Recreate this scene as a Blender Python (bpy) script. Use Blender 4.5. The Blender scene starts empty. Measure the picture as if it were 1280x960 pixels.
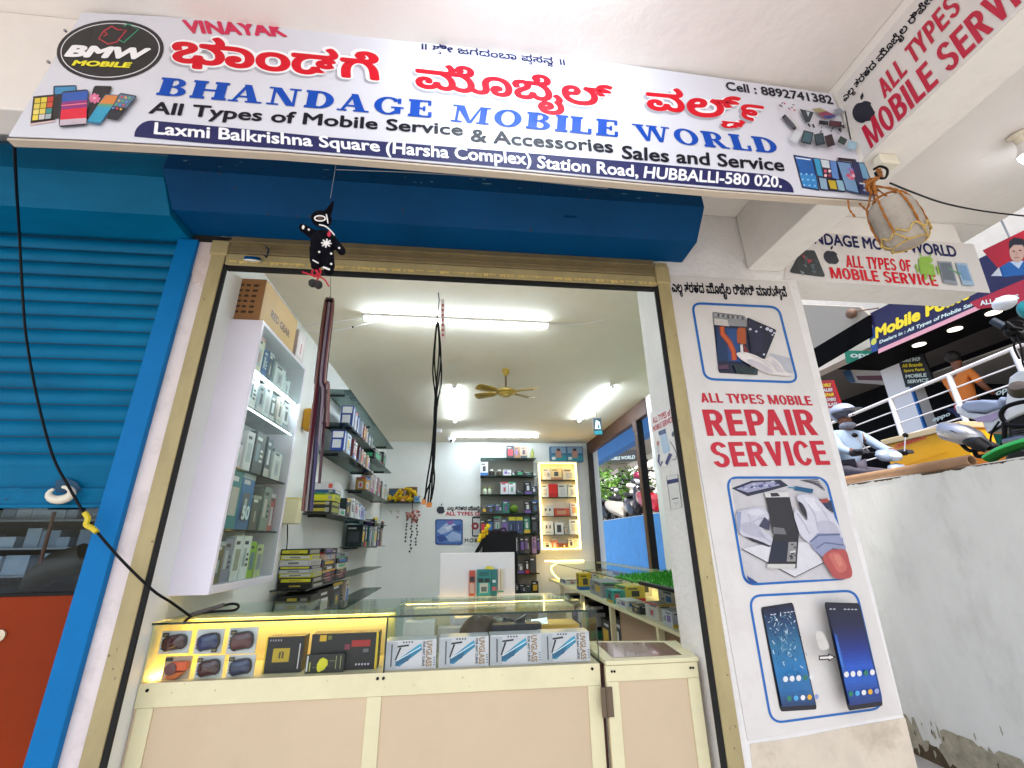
import bpy, bmesh, math, random
from mathutils import Vector, Matrix, Quaternion
from math import radians, sin, cos, pi

S = bpy.context.scene
C = S.collection
rnd = random.Random(7)

# ------------------------------------------------------------------ camera, world, sun, exposure
YAW, PITCH, ROLL, FPX = 0.113404, 0.343997, -0.0134548, 547.997     # focal length in pixels of a 1280 wide frame
_f = Vector((sin(YAW) * cos(PITCH), cos(YAW) * cos(PITCH), sin(PITCH)))
_r0 = Vector((cos(YAW), -sin(YAW), 0)); _u0 = _r0.cross(_f)
CR = cos(ROLL) * _r0 + sin(ROLL) * _u0
CU = -sin(ROLL) * _r0 + cos(ROLL) * _u0
cam = bpy.data.cameras.new('camera'); cam.sensor_width = 36; cam.lens = FPX / 1280 * 36
cam.clip_start = 0.02; cam.clip_end = 500
co = bpy.data.objects.new('camera', cam); C.objects.link(co)
co.matrix_world = Matrix(((CR.x, CU.x, -_f.x, 0), (CR.y, CU.y, -_f.y, 0), (CR.z, CU.z, -_f.z, 0), (0, 0, 0, 1)))
S.camera = co

SUN_EL, SUN_AZ = 60, 196          # azimuth: clockwise from +y (into the shop)
w = bpy.data.worlds.new('World'); S.world = w; w.use_nodes = True
nt = w.node_tree; bg = nt.nodes['Background']
sky = nt.nodes.new('ShaderNodeTexSky'); sky.sky_type = 'NISHITA'; sky.sun_disc = False
sky.sun_elevation = radians(SUN_EL); sky.sun_rotation = radians(SUN_AZ); sky.air_density = 1.0; sky.dust_density = 3.0
nt.links.new(sky.outputs[0], bg.inputs[0]); bg.inputs[1].default_value = 0.15
sl = bpy.data.lights.new('sun', 'SUN'); sl.energy = 2.3; sl.angle = radians(8); sl.color = (1, .97, .93)
so = bpy.data.objects.new('sun', sl); C.objects.link(so)
sd = Vector((sin(radians(SUN_AZ)) * cos(radians(SUN_EL)), cos(radians(SUN_AZ)) * cos(radians(SUN_EL)), sin(radians(SUN_EL))))
so.rotation_euler = sd.to_track_quat('Z', 'Y').to_euler(); so.location = sd * 30
vs = S.view_settings; vs.view_transform = 'Standard'; vs.look = 'None'; vs.gamma = 1; vs.use_curve_mapping = False
vs.exposure = 1.25
TUBE = 36.0                          # emission of the LED battens
WARM = 9.0                          # emission of the warm LED strips
S.cycles.max_bounces = 10; S.cycles.diffuse_bounces = 5; S.cycles.glossy_bounces = 4
S.cycles.transparent_max_bounces = 24; S.cycles.transmission_bounces = 6
S.cycles.caustics_reflective = False; S.cycles.caustics_refractive = False
S.cycles.sample_clamp_indirect = 4.0
S.cycles.use_denoising = True

# ------------------------------------------------------------------ measuring helper
def U(px, py, ax, v):
    """the point of the plane (axis ax = v) that the photograph shows at pixel px, py"""
    d = CR * ((px - 640) / FPX) - CU * ((py - 480) / FPX) + _f
    return d * (v / d[ax])

# ------------------------------------------------------------------ materials
def lin(h):
    h = h.lstrip('#'); o = []
    for i in (0, 2, 4):
        c = int(h[i:i + 2], 16) / 255
        o.append(c / 12.92 if c <= .04045 else ((c + .055) / 1.055) ** 2.4)
    return (*o, 1)
_mats = {}
def mat(name, hexc, rough=.5, metal=0, var=0, vscale=6, bump=0, bscale=60, spec=.5, coat=0, dirt=None, dscale=2.5, damt=.5, stretch=(1, 1, 1)):
    if name in _mats: return _mats[name]
    m = bpy.data.materials.new(name); m.use_nodes = True; n = m.node_tree; b = n.nodes['Principled BSDF']
    c = lin(hexc); b.inputs['Base Color'].default_value = c
    b.inputs['Roughness'].default_value = rough; b.inputs['Metallic'].default_value = metal
    b.inputs['Specular IOR Level'].default_value = spec; b.inputs['Coat Weight'].default_value = coat
    if var or bump or dirt:
        tc = n.nodes.new('ShaderNodeTexCoord'); mp = n.nodes.new('ShaderNodeMapping'); mp.inputs['Scale'].default_value = stretch
        n.links.new(tc.outputs['Object'], mp.inputs[0])
    last = None
    if var:
        t = n.nodes.new('ShaderNodeTexNoise'); t.inputs['Scale'].default_value = vscale; t.inputs['Detail'].default_value = 6
        t.inputs['Roughness'].default_value = .65
        n.links.new(mp.outputs[0], t.inputs[0])
        r = n.nodes.new('ShaderNodeMapRange'); r.inputs[1].default_value = .3; r.inputs[2].default_value = .7
        r.inputs[3].default_value = 1 - var; r.inputs[4].default_value = 1 + var * .6
        n.links.new(t.outputs[0], r.inputs[0])
        mx = n.nodes.new('ShaderNodeMix'); mx.data_type = 'RGBA'; mx.blend_type = 'MULTIPLY'; mx.inputs[0].default_value = 1
        mx.inputs[6].default_value = c; n.links.new(r.outputs[0], mx.inputs[7]); last = mx.outputs[2]
    if dirt:
        t = n.nodes.new('ShaderNodeTexNoise'); t.inputs['Scale'].default_value = dscale; t.inputs['Detail'].default_value = 9
        t.inputs['Roughness'].default_value = .7; n.links.new(mp.outputs[0], t.inputs[0])
        r = n.nodes.new('ShaderNodeMapRange'); r.inputs[1].default_value = .52; r.inputs[2].default_value = .72
        r.inputs[3].default_value = 0; r.inputs[4].default_value = damt; n.links.new(t.outputs[0], r.inputs[0])
        mx = n.nodes.new('ShaderNodeMix'); mx.data_type = 'RGBA'; n.links.new(r.outputs[0], mx.inputs[0])
        if last: n.links.new(last, mx.inputs[6])
        else: mx.inputs[6].default_value = c
        mx.inputs[7].default_value = lin(dirt); last = mx.outputs[2]
    if last: n.links.new(last, b.inputs['Base Color'])
    if bump:
        t = n.nodes.new('ShaderNodeTexNoise'); t.inputs['Scale'].default_value = bscale; t.inputs['Detail'].default_value = 5
        n.links.new(mp.outputs[0], t.inputs[0])
        bp = n.nodes.new('ShaderNodeBump'); bp.inputs['Strength'].default_value = bump; bp.inputs['Distance'].default_value = .01
        n.links.new(t.outputs[0], bp.inputs['Height']); n.links.new(bp.outputs[0], b.inputs['Normal'])
    _mats[name] = m; return m
def col(hexc, rough=.45):
    """plain printed / moulded colour, with a faint unevenness"""
    return mat('col_%s_%d' % (hexc.lstrip('#'), int(rough * 100)), hexc, rough, var=.08, vscale=30)
def emit(name, hexc, strength):
    if name in _mats: return _mats[name]
    m = bpy.data.materials.new(name); m.use_nodes = True; n = m.node_tree
    b = n.nodes['Principled BSDF']; b.inputs['Base Color'].default_value = lin(hexc)
    b.inputs['Emission Color'].default_value = lin(hexc); b.inputs['Emission Strength'].default_value = strength
    _mats[name] = m; return m
def glass(name, tint='F6FBF9', rough=.02, refl=.012, edge=.2):
    if name in _mats: return _mats[name]
    m = bpy.data.materials.new(name); m.use_nodes = True; n = m.node_tree; n.nodes.clear()
    o = n.nodes.new('ShaderNodeOutputMaterial'); t = n.nodes.new('ShaderNodeBsdfTransparent'); g = n.nodes.new('ShaderNodeBsdfGlossy')
    t.inputs[0].default_value = lin(tint); g.inputs['Roughness'].default_value = rough
    lw = n.nodes.new('ShaderNodeLayerWeight'); lw.inputs[0].default_value = .25
    r = n.nodes.new('ShaderNodeMapRange'); r.inputs[3].default_value = refl; r.inputs[4].default_value = edge
    n.links.new(lw.outputs['Fresnel'], r.inputs[0])
    x = n.nodes.new('ShaderNodeMixShader'); n.links.new(r.outputs[0], x.inputs[0])
    n.links.new(t.outputs[0], x.inputs[1]); n.links.new(g.outputs[0], x.inputs[2]); n.links.new(x.outputs[0], o.inputs[0])
    _mats[name] = m; return m

# ------------------------------------------------------------------ mesh builder
class MB:
    def __init__(s, m=None):
        s.v = []; s.f = []; s.mi = []; s.mats = []; s.cur = 0
        if m: s.m(m)
    def m(s, m):
        if m not in s.mats: s.mats.append(m)
        s.cur = s.mats.index(m); return s
    def add(s, vs, fs):
        b = len(s.v); s.v += [tuple(v) for v in vs]
        for f in fs: s.f.append([b + i for i in f]); s.mi.append(s.cur)
        return s
    def poly(s, pts): return s.add(pts, [list(range(len(pts)))])
    def box(s, lo, hi):
        x0, y0, z0 = lo; x1, y1, z1 = hi
        return s.add([(x0, y0, z0), (x1, y0, z0), (x1, y1, z0), (x0, y1, z0), (x0, y0, z1), (x1, y0, z1), (x1, y1, z1), (x0, y1, z1)],
                     [(0, 3, 2, 1), (4, 5, 6, 7), (0, 1, 5, 4), (1, 2, 6, 5), (2, 3, 7, 6), (3, 0, 4, 7)])
    def obox(s, c, a, b, d):
        c, a, b, d = map(Vector, (c, a, b, d))
        P = [c - a - b - d, c + a - b - d, c + a + b - d, c - a + b - d, c - a - b + d, c + a - b + d, c + a + b + d, c - a + b + d]
        return s.add(P, [(0, 3, 2, 1), (4, 5, 6, 7), (0, 1, 5, 4), (1, 2, 6, 5), (2, 3, 7, 6), (3, 0, 4, 7)])
    def prism(s, pts, vec):
        n = len(pts); vec = Vector(vec); a = [Vector(p) for p in pts]; b = [p + vec for p in a]
        return s.add(a + b, [list(range(n))[::-1], list(range(n, 2 * n))] + [(i, (i + 1) % n, n + (i + 1) % n, n + i) for i in range(n)])
    def tube(s, pts, r, n=8, caps=True, flat=1.0):
        pts = [Vector(p) for p in pts]; k = len(pts); rs = r if isinstance(r, (list, tuple)) else [r] * k
        vs = []; up = None
        for i, p in enumerate(pts):
            t = (pts[min(i + 1, k - 1)] - pts[max(i - 1, 0)]).normalized()
            if up is None:
                up = Vector((0, 0, 1)) if abs(t.z) < .9 else Vector((1, 0, 0))
            x = t.cross(up)
            if x.length < 1e-6: x = t.orthogonal()
            x.normalize(); y = x.cross(t).normalized(); up = y
            for j in range(n):
                a = 2 * pi * j / n; vs.append(p + x * (rs[i] * cos(a)) + y * (rs[i] * flat * sin(a)))
        fs = [(i * n + j, i * n + (j + 1) % n, (i + 1) * n + (j + 1) % n, (i + 1) * n + j) for i in range(k - 1) for j in range(n)]
        if caps: fs += [tuple(range(n))[::-1], tuple(range((k - 1) * n, k * n))]
        return s.add(vs, fs)
    def lathe(s, c, prof, n=24, axis=(0, 0, 1)):
        """prof = (radius, distance along axis)"""
        q = Vector((0, 0, 1)).rotation_difference(Vector(axis)); c = Vector(c); vs = []
        for r, z in prof:
            for j in range(n):
                a = 2 * pi * j / n; vs.append(c + q @ Vector((r * cos(a), r * sin(a), z)))
        k = len(prof)
        fs = [(i * n + j, i * n + (j + 1) % n, (i + 1) * n + (j + 1) % n, (i + 1) * n + j) for i in range(k - 1) for j in range(n)]
        fs += [tuple(range(n))[::-1], tuple(range((k - 1) * n, k * n))]
        return s.add(vs, fs)
    def ball(s, c, r, n=14, k=9, jit=0, rot=None):
        c = Vector(c); r = Vector(r if isinstance(r, (tuple, list, Vector)) else (r, r, r)); vs = []
        for i in range(k + 1):
            t = pi * i / k
            for j in range(n):
                a = 2 * pi * j / n; q = 1 + (rnd.uniform(-jit, jit) if jit else 0)
                d = Vector((r.x * sin(t) * cos(a), r.y * sin(t) * sin(a), r.z * cos(t))) * q
                vs.append(c + (rot @ d if rot else d))
        fs = [(i * n + j, (i + 1) * n + j, (i + 1) * n + (j + 1) % n, i * n + (j + 1) % n) for i in range(k) for j in range(n)]
        return s.add(vs, fs)
    def build(s, name, parent=None, smooth=False, bevel=0, seg=2, recalc=True):
        me = bpy.data.meshes.new(name); me.from_pydata(s.v, [], s.f)
        for m in s.mats: me.materials.append(m)
        me.polygons.foreach_set('material_index', s.mi)
        if recalc:
            bm = bmesh.new(); bm.from_mesh(me)
            if smooth: bmesh.ops.remove_doubles(bm, verts=bm.verts, dist=1e-6)
            bmesh.ops.recalc_face_normals(bm, faces=bm.faces); bm.to_mesh(me); bm.free()
        if smooth:
            me.shade_smooth(); me.set_sharp_from_angle(angle=radians(40))
        o = bpy.data.objects.new(name, me); C.objects.link(o)
        if bevel:
            b = o.modifiers.new('bevel', 'BEVEL'); b.width = bevel; b.segments = seg; b.limit_method = 'ANGLE'; b.angle_limit = radians(50)
        if parent: adopt(o, parent)
        return o
def adopt(o, parent):
    p = parent; o.parent = p
    M = Matrix.Translation(p.location) @ p.rotation_euler.to_matrix().to_4x4() if p.type == 'EMPTY' else Matrix()
    o.matrix_parent_inverse = M.inverted() if p.type == 'EMPTY' else Matrix()
def thing(name, label, cat, loc, group=None):
    o = bpy.data.objects.new(name, None); C.objects.link(o); o.location = loc; o.empty_display_size = .1
    o['label'] = label; o['category'] = cat
    if group: o['group'] = group
    return o
def tag(o, label, cat, group=None, kind=None):
    o['label'] = label; o['category'] = cat
    if group: o['group'] = group
    if kind: o['kind'] = kind
    return o
def struct(o): o['kind'] = 'structure'; return o

# ------------------------------------------------------------------ flat prints and lettering on a real plane
class Plane:
    def __init__(s, ax, v, n): s.ax = ax; s.v = v; s.n = Vector(n)          # n = the side one reads it from
    def at(s, px, py, lift=0): return U(px, py, s.ax, s.v) + s.n * lift
class Art:
    """coloured shapes printed on a plane, one mesh; each shape lies a fifth of a millimetre over the one before"""
    def __init__(s, plane, base=.0012, step=.00018, zoom=(0, 0, 1)): s.p = plane; s.k = base; s.step = step; s.mb = MB(); s.z = zoom
    def xy(s, p): return (s.z[0] + p[0] / s.z[2], s.z[1] + p[1] / s.z[2])
    def poly(s, pts, hexc, rough=.4):
        s.mb.m(col(hexc, rough)); s.k += s.step
        s.mb.poly([s.p.at(*s.xy(p), s.k) for p in pts]); return s
    def blob(s, pts, hexc, k=5):
        n = len(pts); P = [Vector((p[0], p[1])) for p in pts]; o = []
        for i in range(n):
            a, b, c, d = P[i - 1], P[i], P[(i + 1) % n], P[(i + 2) % n]
            for j in range(k): t = j / k; o.append(tuple(.5 * ((2 * b) + (c - a) * t + (2 * a - 5 * b + 4 * c - d) * t * t + (3 * b - a - 3 * c + d) * t ** 3)))
        return s.poly(o, hexc)
    def ell(s, cx, cy, rx, ry, hexc, rot=0, n=20, rough=.4):
        c, d = cos(rot), sin(rot)
        return s.poly([(cx + rx * cos(2 * pi * i / n) * c - ry * sin(2 * pi * i / n) * d, cy + rx * cos(2 * pi * i / n) * d + ry * sin(2 * pi * i / n) * c) for i in range(n)], hexc, rough)
    def line(s, pts, wd, hexc, closed=False):
        pts = [Vector((p[0], p[1])) for p in pts]
        n = len(pts); s.mb.m(col(hexc, .4)); s.k += s.step
        L = []; R = []
        for i, p in enumerate(pts):
            a = pts[(i - 1) % n] if closed or i else p; b = pts[(i + 1) % n] if closed or i < n - 1 else p
            t = (b - a); t = t.normalized() if t.length else Vector((1, 0)); q = Vector((-t.y, t.x)) * wd / 2
            L.append(p + q); R.append(p - q)
        P = [s.p.at(*s.xy(v), s.k) for v in L] + [s.p.at(*s.xy(v), s.k) for v in R]
        s.mb.add(P, [(i, (i + 1) % n, n + (i + 1) % n, n + i) for i in range(n if closed else n - 1)]); return s
    def build(s, name, parent): 
        return s.mb.build(name, parent, recalc=False)
def rrect(p, r=.12, n=5):
    """round the corners of a quad (pixel points)"""
    out = []; p = [Vector(q) for q in p]
    for i in range(4):
        a, b, c = p[i - 1], p[i], p[(i + 1) % 4]
        u = b + (a - b) * r; v = b + (c - b) * r
        for k in range(n + 1):
            t = k / n; out.append(u * (1 - t) ** 2 + b * 2 * t * (1 - t) + v * t * t)
    return [tuple(q) for q in out]
def _flat(body, space=1.0, shear=0.0):
    c = bpy.data.curves.new('lettering', 'FONT'); c.body = body; c.space_character = space; c.shear = shear; c.resolution_u = 3
    o = bpy.data.objects.new('lettering', c); C.objects.link(o)
    dg = bpy.context.evaluated_depsgraph_get(); me = bpy.data.meshes.new_from_object(o.evaluated_get(dg))
    bpy.data.objects.remove(o); bpy.data.curves.remove(c)
    fs = [tuple(p.vertices) for p in me.polygons]; par = list(range(len(me.vertices)))
    def root(i):
        while par[i] != i: par[i] = par[par[i]]; i = par[i]
        return i
    for f in fs:
        for i in f[1:]: par[root(i)] = root(f[0])
    isl = {}
    r = ([(v.co.x, v.co.y, isl.setdefault(root(i), len(isl)) % 7) for i, v in enumerate(me.vertices)], fs); bpy.data.meshes.remove(me); return r
def glyphs(body, bold=0.0, space=1.0, shear=0.0, n=8):
    """flat letter shapes, thickened by bold; ^x puts x small below the letter before it"""
    V = []; F = []
    def put(r, dx=0, dy=0, sc=1):
        b = len(V); V.extend((x * sc + dx, y * sc + dy, q) for x, y, q in r[0]); F.extend(tuple(b + i for i in f) for f in r[1])
    plain = ''; subs = []; i = 0
    while i < len(body):
        if body[i] == '^': subs.append((plain, body[i + 1])); i += 2
        else: plain += body[i]; i += 1
    put(_flat(plain, space, shear))
    for pre, ch in subs:
        x1 = max(v[0] for v in _flat(pre, space, shear)[0]); g = _flat(ch); gw = max(v[0] for v in g[0]); put(g, x1 - gw * .6, -.34, .52)
    out = []; fs = []; rings = [(0, 0)]
    if bold: rings += [(bold * cos(2 * pi * k / n), bold * sin(2 * pi * k / n)) for k in range(n)]
    if bold > .06: rings += [(.5 * bold * cos(2 * pi * k / 6), .5 * bold * sin(2 * pi * k / 6)) for k in range(6)]
    for k, (dx, dy) in enumerate(rings):
        b = len(out); out += [(x + dx, y + dy, k * 7 + q) for x, y, q in V]; fs += [tuple(b + i for i in f) for f in F]
    return out, fs
def text(parent, body, m, plane, BL, BR, TL, bold=.02, lift=.0016, space=1.0, shear=0.0, name='lettering', world=False, n=8):
    """lettering whose ink box has the given bottom-left, bottom-right and top-left corners (pixels on the plane, or points)"""
    V, F = glyphs(body, bold, space, shear, n)
    if world: a, b, c = map(Vector, (BL, BR, TL)); n = plane
    else: a, b, c = plane.at(*BL), plane.at(*BR), plane.at(*TL); n = plane.n
    x0 = min(v[0] for v in V); x1 = max(v[0] for v in V); y0 = min(v[1] for v in V); y1 = max(v[1] for v in V)
    mb = MB(m); mb.add([a + (b - a) * ((x - x0) / (x1 - x0)) + (c - a) * ((y - y0) / (y1 - y0)) + n * (lift + k * .0000025) for x, y, k in V], F)
    return mb.build(name, parent, recalc=False)
def rail(lo, hi, m, name, parent, bevel=.002): return MB(m).box(lo, hi).build(name, parent, bevel=bevel)
# ------------------------------------------------------------------ common materials
PLASTER = mat('white_plaster', 'E8E5E2', .8, var=.09, vscale=4, bump=.5, bscale=45, dirt='B5AA9C', dscale=3, damt=.25)
CEIL_M = mat('portico_ceiling_paint', 'EAE4DE', .75, var=.05, vscale=2, bump=.25, bscale=20)
PINKW = mat('pinkish_plaster', 'E3D6D3', .75, var=.07, vscale=5, bump=.1, bscale=60, dirt='9C8F86', dscale=9, damt=.35)
CREAMWALL = mat('cream_beam_paint', 'ECE7DF', .8, var=.08, vscale=4, bump=.15, bscale=40, dirt='A89C8C', dscale=4, damt=.3)
INNER = mat('interior_white_paint', 'EFF1EE', .6, var=.05, vscale=3, bump=.1, bscale=25, dirt='CFCABD', dscale=3, damt=.2)
INCEIL = mat('interior_ceiling_paint', 'EFE8D6', .7, var=.05, vscale=2, bump=.25, bscale=12, dirt='CDBF9F', dscale=2, damt=.3)
GUIDE = mat('old_cream_paint', 'AE9E70', .55, var=.18, vscale=7, bump=.1, bscale=50, dirt='8A7B55', dscale=5, damt=.45, stretch=(1, 1, .4))
TAN = mat('tan_rail_paint', '7C6D4C', .5, var=.2, vscale=8, dirt='5F5236', dscale=6, damt=.5)
NAVY = mat('dark_blue_paint', '004474', .5, var=.16, vscale=3, spec=.1, bump=.25, bscale=4, dirt='003660', dscale=2, damt=.4)
BLUE = mat('blue_shutter_paint', '006A94', .5, var=.2, vscale=5, spec=.12, bump=.12, bscale=14, dirt='004A6C', dscale=4, damt=.6, stretch=(.4, 1, 1))
BLUE2 = mat('blue_post_paint', '0470B0', .5, var=.1, vscale=6, spec=.15, dirt='05558C', dscale=6, damt=.4)
BLACK = mat('black_plastic', '08080A', .5, spec=.2)
SHADOW = mat('dark_gap', '080706', .8)
WHITEP = mat('white_panel', 'F1EFF0', .35, var=.03)
FLEX = mat('glossy_flex_vinyl', 'D9DAE4', .25, var=.03, vscale=2, spec=.6, bump=.12, bscale=3, stretch=(2, 1, .6))
VINYL = mat('poster_vinyl', 'DAD5D0', .34, var=.05, vscale=6, dirt='B9AFA5', dscale=5, damt=.3, bump=.22, bscale=5)
CREAM = mat('cream_laminate', 'E2D9B0', .4, var=.06, vscale=9)
BEIGE = mat('beige_panel', 'D0BA9A', .5, var=.06, vscale=2, dirt='B89C78', dscale=2.5, damt=.25)
STEEL = mat('grey_steel', '8C8C90', .3, metal=1, var=.1)
CONC = mat('weathered_wall_paint', 'F2F2EE', .85, var=.06, vscale=5, bump=.35, bscale=30, dirt='A6A49C', dscale=3, damt=.3, stretch=(1, 1, .45))
WOOD = mat('dark_brown_wood', '4A2C1E', .5, var=.3, vscale=5, stretch=(1, .3, 1), bump=.1)
GLASSM = glass('clear_glass')
GLASSG = glass('greenish_glass', 'F0F8F5', .03, .03, .3)
SHELFG = glass('smoky_glass_shelf', 'A9B8B4', .05, .07, .4)
EDGE = mat('glass_edge', '0E2A24', .15)
LED = emit('led_white', 'E2F2FF', TUBE)
LEDW = emit('led_warm', 'FFD878', WARM)
LEDS = emit('led_warm_soft', 'FFD060', 4)
FACE = 1.75

# ------------------------------------------------------------------ the setting
struct(MB(mat('ground_concrete', 'B2AFAA', .9, var=.15, vscale=2, bump=.2)).poly([(-60, -60, -1.35), (60, -60, -1.35), (60, 60, -1.35), (-60, 60, -1.35)]).build('ground'))
struct(MB(mat('floor_tiles', 'BDB4A6', .4, var=.1)).box((-1.085, 1.80, -1.346), (1.84, 6.35, -1.33)).build('shop_floor'))
struct(MB(mat('road_asphalt', '6A6662', .9, var=.2, vscale=4)).box((3.13, -30, -1.345), (6.9, 60, -.15)).build('road'))
struct(MB(mat('pavement_concrete', 'B9B0A4', .85, var=.1)).box((6.92, -10, -1.345), (30, 60, 1.0)).build('raised_pavement'))
pc = struct(MB(CEIL_M).box((-7, -.75, 1.665), (2.98, 1.745, 1.86)).build('portico_ceiling'))
struct(MB(CEIL_M).box((1.612, 1.747, 1.665), (2.98, 1.93, 1.86)).build('portico_ceiling_edge'))
struct(MB(CREAMWALL).box((1.405, -.75, 1.273), (1.585, 1.748, 1.664)).build('portico_beam', bevel=.006))
struct(MB(CREAMWALL).box((1.612, 1.752, 1.23), (2.74, 1.93, 1.664)).build('portico_cross_beam', bevel=.006))
struct(MB(CEIL_M).box((-7, 1.12, 1.243), (1.403, 1.22, 1.664)).build('front_beam', bevel=.005))
struct(MB(CREAMWALL).box((-7, 1.222, 1.602), (1.403, 1.748, 1.664)).build('recess_ceiling'))
struct(MB(CREAMWALL).box((-1.10, 1.752, 1.296), (.93, 1.95, 1.86)).build('wall_over_opening'))
struct(MB(CREAMWALL).box((-7, 1.80, 1.27), (-1.104, 1.95, 1.86)).build('wall_over_neighbour'))
_a, _b = U(1005, 385, 1, 1.752), U(1146, 960, 1, 1.752); _s = (_b.x - _a.x) / (_b.z - _a.z)
struct(MB(PLASTER).prism([(.907, 1.752, -1.35), (_b.x - .02, 1.752, -1.35), (_b.x, 1.752, _b.z), (_a.x, 1.752, _a.z), (_a.x, 1.752, 1.66), (.907, 1.752, 1.66)], (0, .218, 0)).build('wall_pillar_right', bevel=.004))
struct(MB(mat('scuffed_base_paint', 'D8CBB8', .85, var=.12, vscale=9, bump=.4, bscale=30, dirt='A08C74', dscale=7, damt=.5)).prism([U(x, y, 1, 1.7512) for x, y in [(937, 930), (1000, 921), (1060, 909), (1131, 897), (1146, 958), (1160, 1010), (950, 1040)]], (0, -.0012, 0)).build('wall_patch_right'))
struct(MB(PINKW).box((-1.252, 1.752, -1.35), (-1.056, 1.90, 1.255)).build('wall_pillar_left'))
struct(MB(INNER).box((-1.0555, 1.7525, -1.35), (-1.053, 1.90, 1.25)).build('wall_reveal_left'))
struct(MB(mat('peeling_plaster', 'DCC9C2', .85, var=.15, bump=.8, bscale=25)).prism([(-1.18, 1.7515, 1.258), (-1.176, 1.7515, 1.10), (-1.16, 1.7515, 1.05), (-1.14, 1.7515, 1.06), (-1.115, 1.7515, 1.02), (-1.11, 1.7515, 1.258)], (0, -.006, 0)).build('wall_patch_left'))
struct(MB(INNER).box((-1.25, 1.902, -1.35), (-1.087, 6.5, 1.37)).build('wall_left'))
struct(MB(INNER).box((-1.25, 6.35, -1.35), (2.0, 6.5, 1.368)).build('wall_back'))
wr = MB(INNER); wr.box((1.842, 2.2, -1.35), (1.90, 4.10, 1.368)); wr.box((1.842, 4.102, -1.35), (1.90, 6.348, -.40)); wr.box((1.50, 1.972, -1.35), (1.60, 2.198, 1.368)); wr.box((1.50, 2.2, -1.35), (1.84, 2.25, 1.368))
struct(wr.build('wall_right'))
struct(MB(INCEIL).box((-1.25, 1.952, 1.37), (2.0, 6.5, 1.66)).build('ceiling'))
struct(MB(mat('street_building_wall', 'C9BEB4', .9)).box((-7.2, 1.6, -1.35), (-7, 6, 1.86)).build('wall_far_left'))  # one even grey-beige wall colour

# weathered parapet between the shop yard and the raised road
par = thing('parapet_wall', 'weathered white concrete wall with stained top edge beside the repair poster', 'wall', (3.05, 2, -1.35))
pm = MB(CONC); n = 60; ys = [-6 + i * (12.2 - -6 + 6) / n for i in range(n + 1)]
tops = [.388 + rnd.uniform(-.006, .006) for _ in ys]
vs = []
for y, t in zip(ys, tops): vs += [(3.0 + rnd.uniform(-.003, .003), y, -1.4), (3.0 + rnd.uniform(-.003, .003), y, t), (3.12, y, t + rnd.uniform(-.004, .004)), (3.12, y, -1.4)]
pm.add(vs, [(4 * i + k, 4 * i + 4 + k, 4 * i + 4 + (k + 1) % 4, 4 * i + (k + 1) % 4) for i in range(n) for k in range(4)] + [(0, 1, 2, 3), (4 * n, 4 * n + 3, 4 * n + 2, 4 * n + 1)])
pm.build('wall_body', par)
# soil and moss band along the top and the foot, uneven patches of their own
st = MB(mat('dark_moss_stain', '5B4C3A', .95, var=.4, vscale=20, bump=.5))
def band(mb, x, z0, sgn, y0, y1, lo, hi, step):
    y = y0; h = (lo + hi) / 2; P = []
    while y < y1: P.append((y, h)); y += rnd.uniform(.4, 1.6) * step; h = min(hi, max(lo, h + rnd.gauss(0, (hi - lo) * .28)))
    for (a_, b_), (c_, d_) in zip(P, P[1:]): mb.poly([(x, a_, z0), (x, c_, z0), (x, c_, z0 + sgn * d_), (x, a_, z0 + sgn * b_)])
band(st, 2.9945, .384, -1, 1.0, 4.4, .001, .013, .012)
st.build('stain', par)
st = MB(mat('damp_stain', 'B4AC98', .95, var=.4, vscale=14, bump=.4))
band(st, 2.9950, -1.349, 1, 1.2, 3.6, .05, .22, .02); st.m(_mats['dark_moss_stain']); band(st, 2.9942, -1.349, 1, 1.2, 3.6, .008, .10, .018)
for i in range(40):
    y = rnd.uniform(2.2, 3.2); z = -1.3 + abs(rnd.gauss(0, .12)); a = rnd.uniform(.002, .009); b = a * rnd.uniform(1.5, 6)
    st.m(_mats['damp_stain'] if i % 3 else _mats['dark_moss_stain']).poly([(2.9946 - i * .00002, y + a * cos(t) * rnd.uniform(.5, 1.3), z + b * sin(t) * rnd.uniform(.5, 1.3)) for t in [k * pi / 5 for k in range(10)]])
st.build('stain', par)
MB(mat('sky_blue_paint', '3E9BE0', .6, var=.12, vscale=5, dirt='2A6FA8', dscale=4, damt=.4)).box((2.985, 4.6, -1.3), (2.998, 12, .372)).build('blue_paint_face', par)

# ------------------------------------------------------------------ our roller shutter, rolled up over the opening
rs = thing('roller_shutter', 'dark blue rolled up shutter box over the open shop front', 'shutter', (0, FACE, -1.35))
PROF = [(1.749, 1.64), (1.60, 1.64), (1.496, 1.511), (1.490, 1.41), (1.592, 1.297), (1.739, 1.290), (1.749, 1.297)]
b = MB(NAVY); b.prism([(-1.215, y, z) for y, z in PROF], (1.057 + 1.215, 0, 0)); b.build('housing', rs, bevel=.004)
for x in (-.42, .32): MB(NAVY).box((x, 1.4872, 1.415), (x + .006, 1.4892, 1.50)).build('seam', rs)
b = MB(NAVY)
b.prism([(x, y, z) for x, y, z in [(.42, 1.5405, 1.352), (.47, 1.5405, 1.352), (.475, 1.5405, 1.342), (.415, 1.5405, 1.342)]], (0, -.004, 0)); b.build('patch_plate', rs)
rail((-1.045, 1.735, 1.205), (.905, 1.765, 1.292), TAN, 'bottom_rail', rs, .004)
b = MB(TAN); b.box((-1.045, 1.722, 1.252), (.895, 1.734, 1.262)); b.box((-1.045, 1.728, 1.222), (.895, 1.734, 1.228)); b.build('rail_rib', rs, bevel=.001)
MB(GUIDE).box((-1.05, 1.74, 1.146), (.905, 1.762, 1.203)).build('lintel_plate', rs, bevel=.003)
b = MB(mat('flaking_paint', 'D9BE74', .7, var=.3, vscale=30)); x = -1.04
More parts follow.
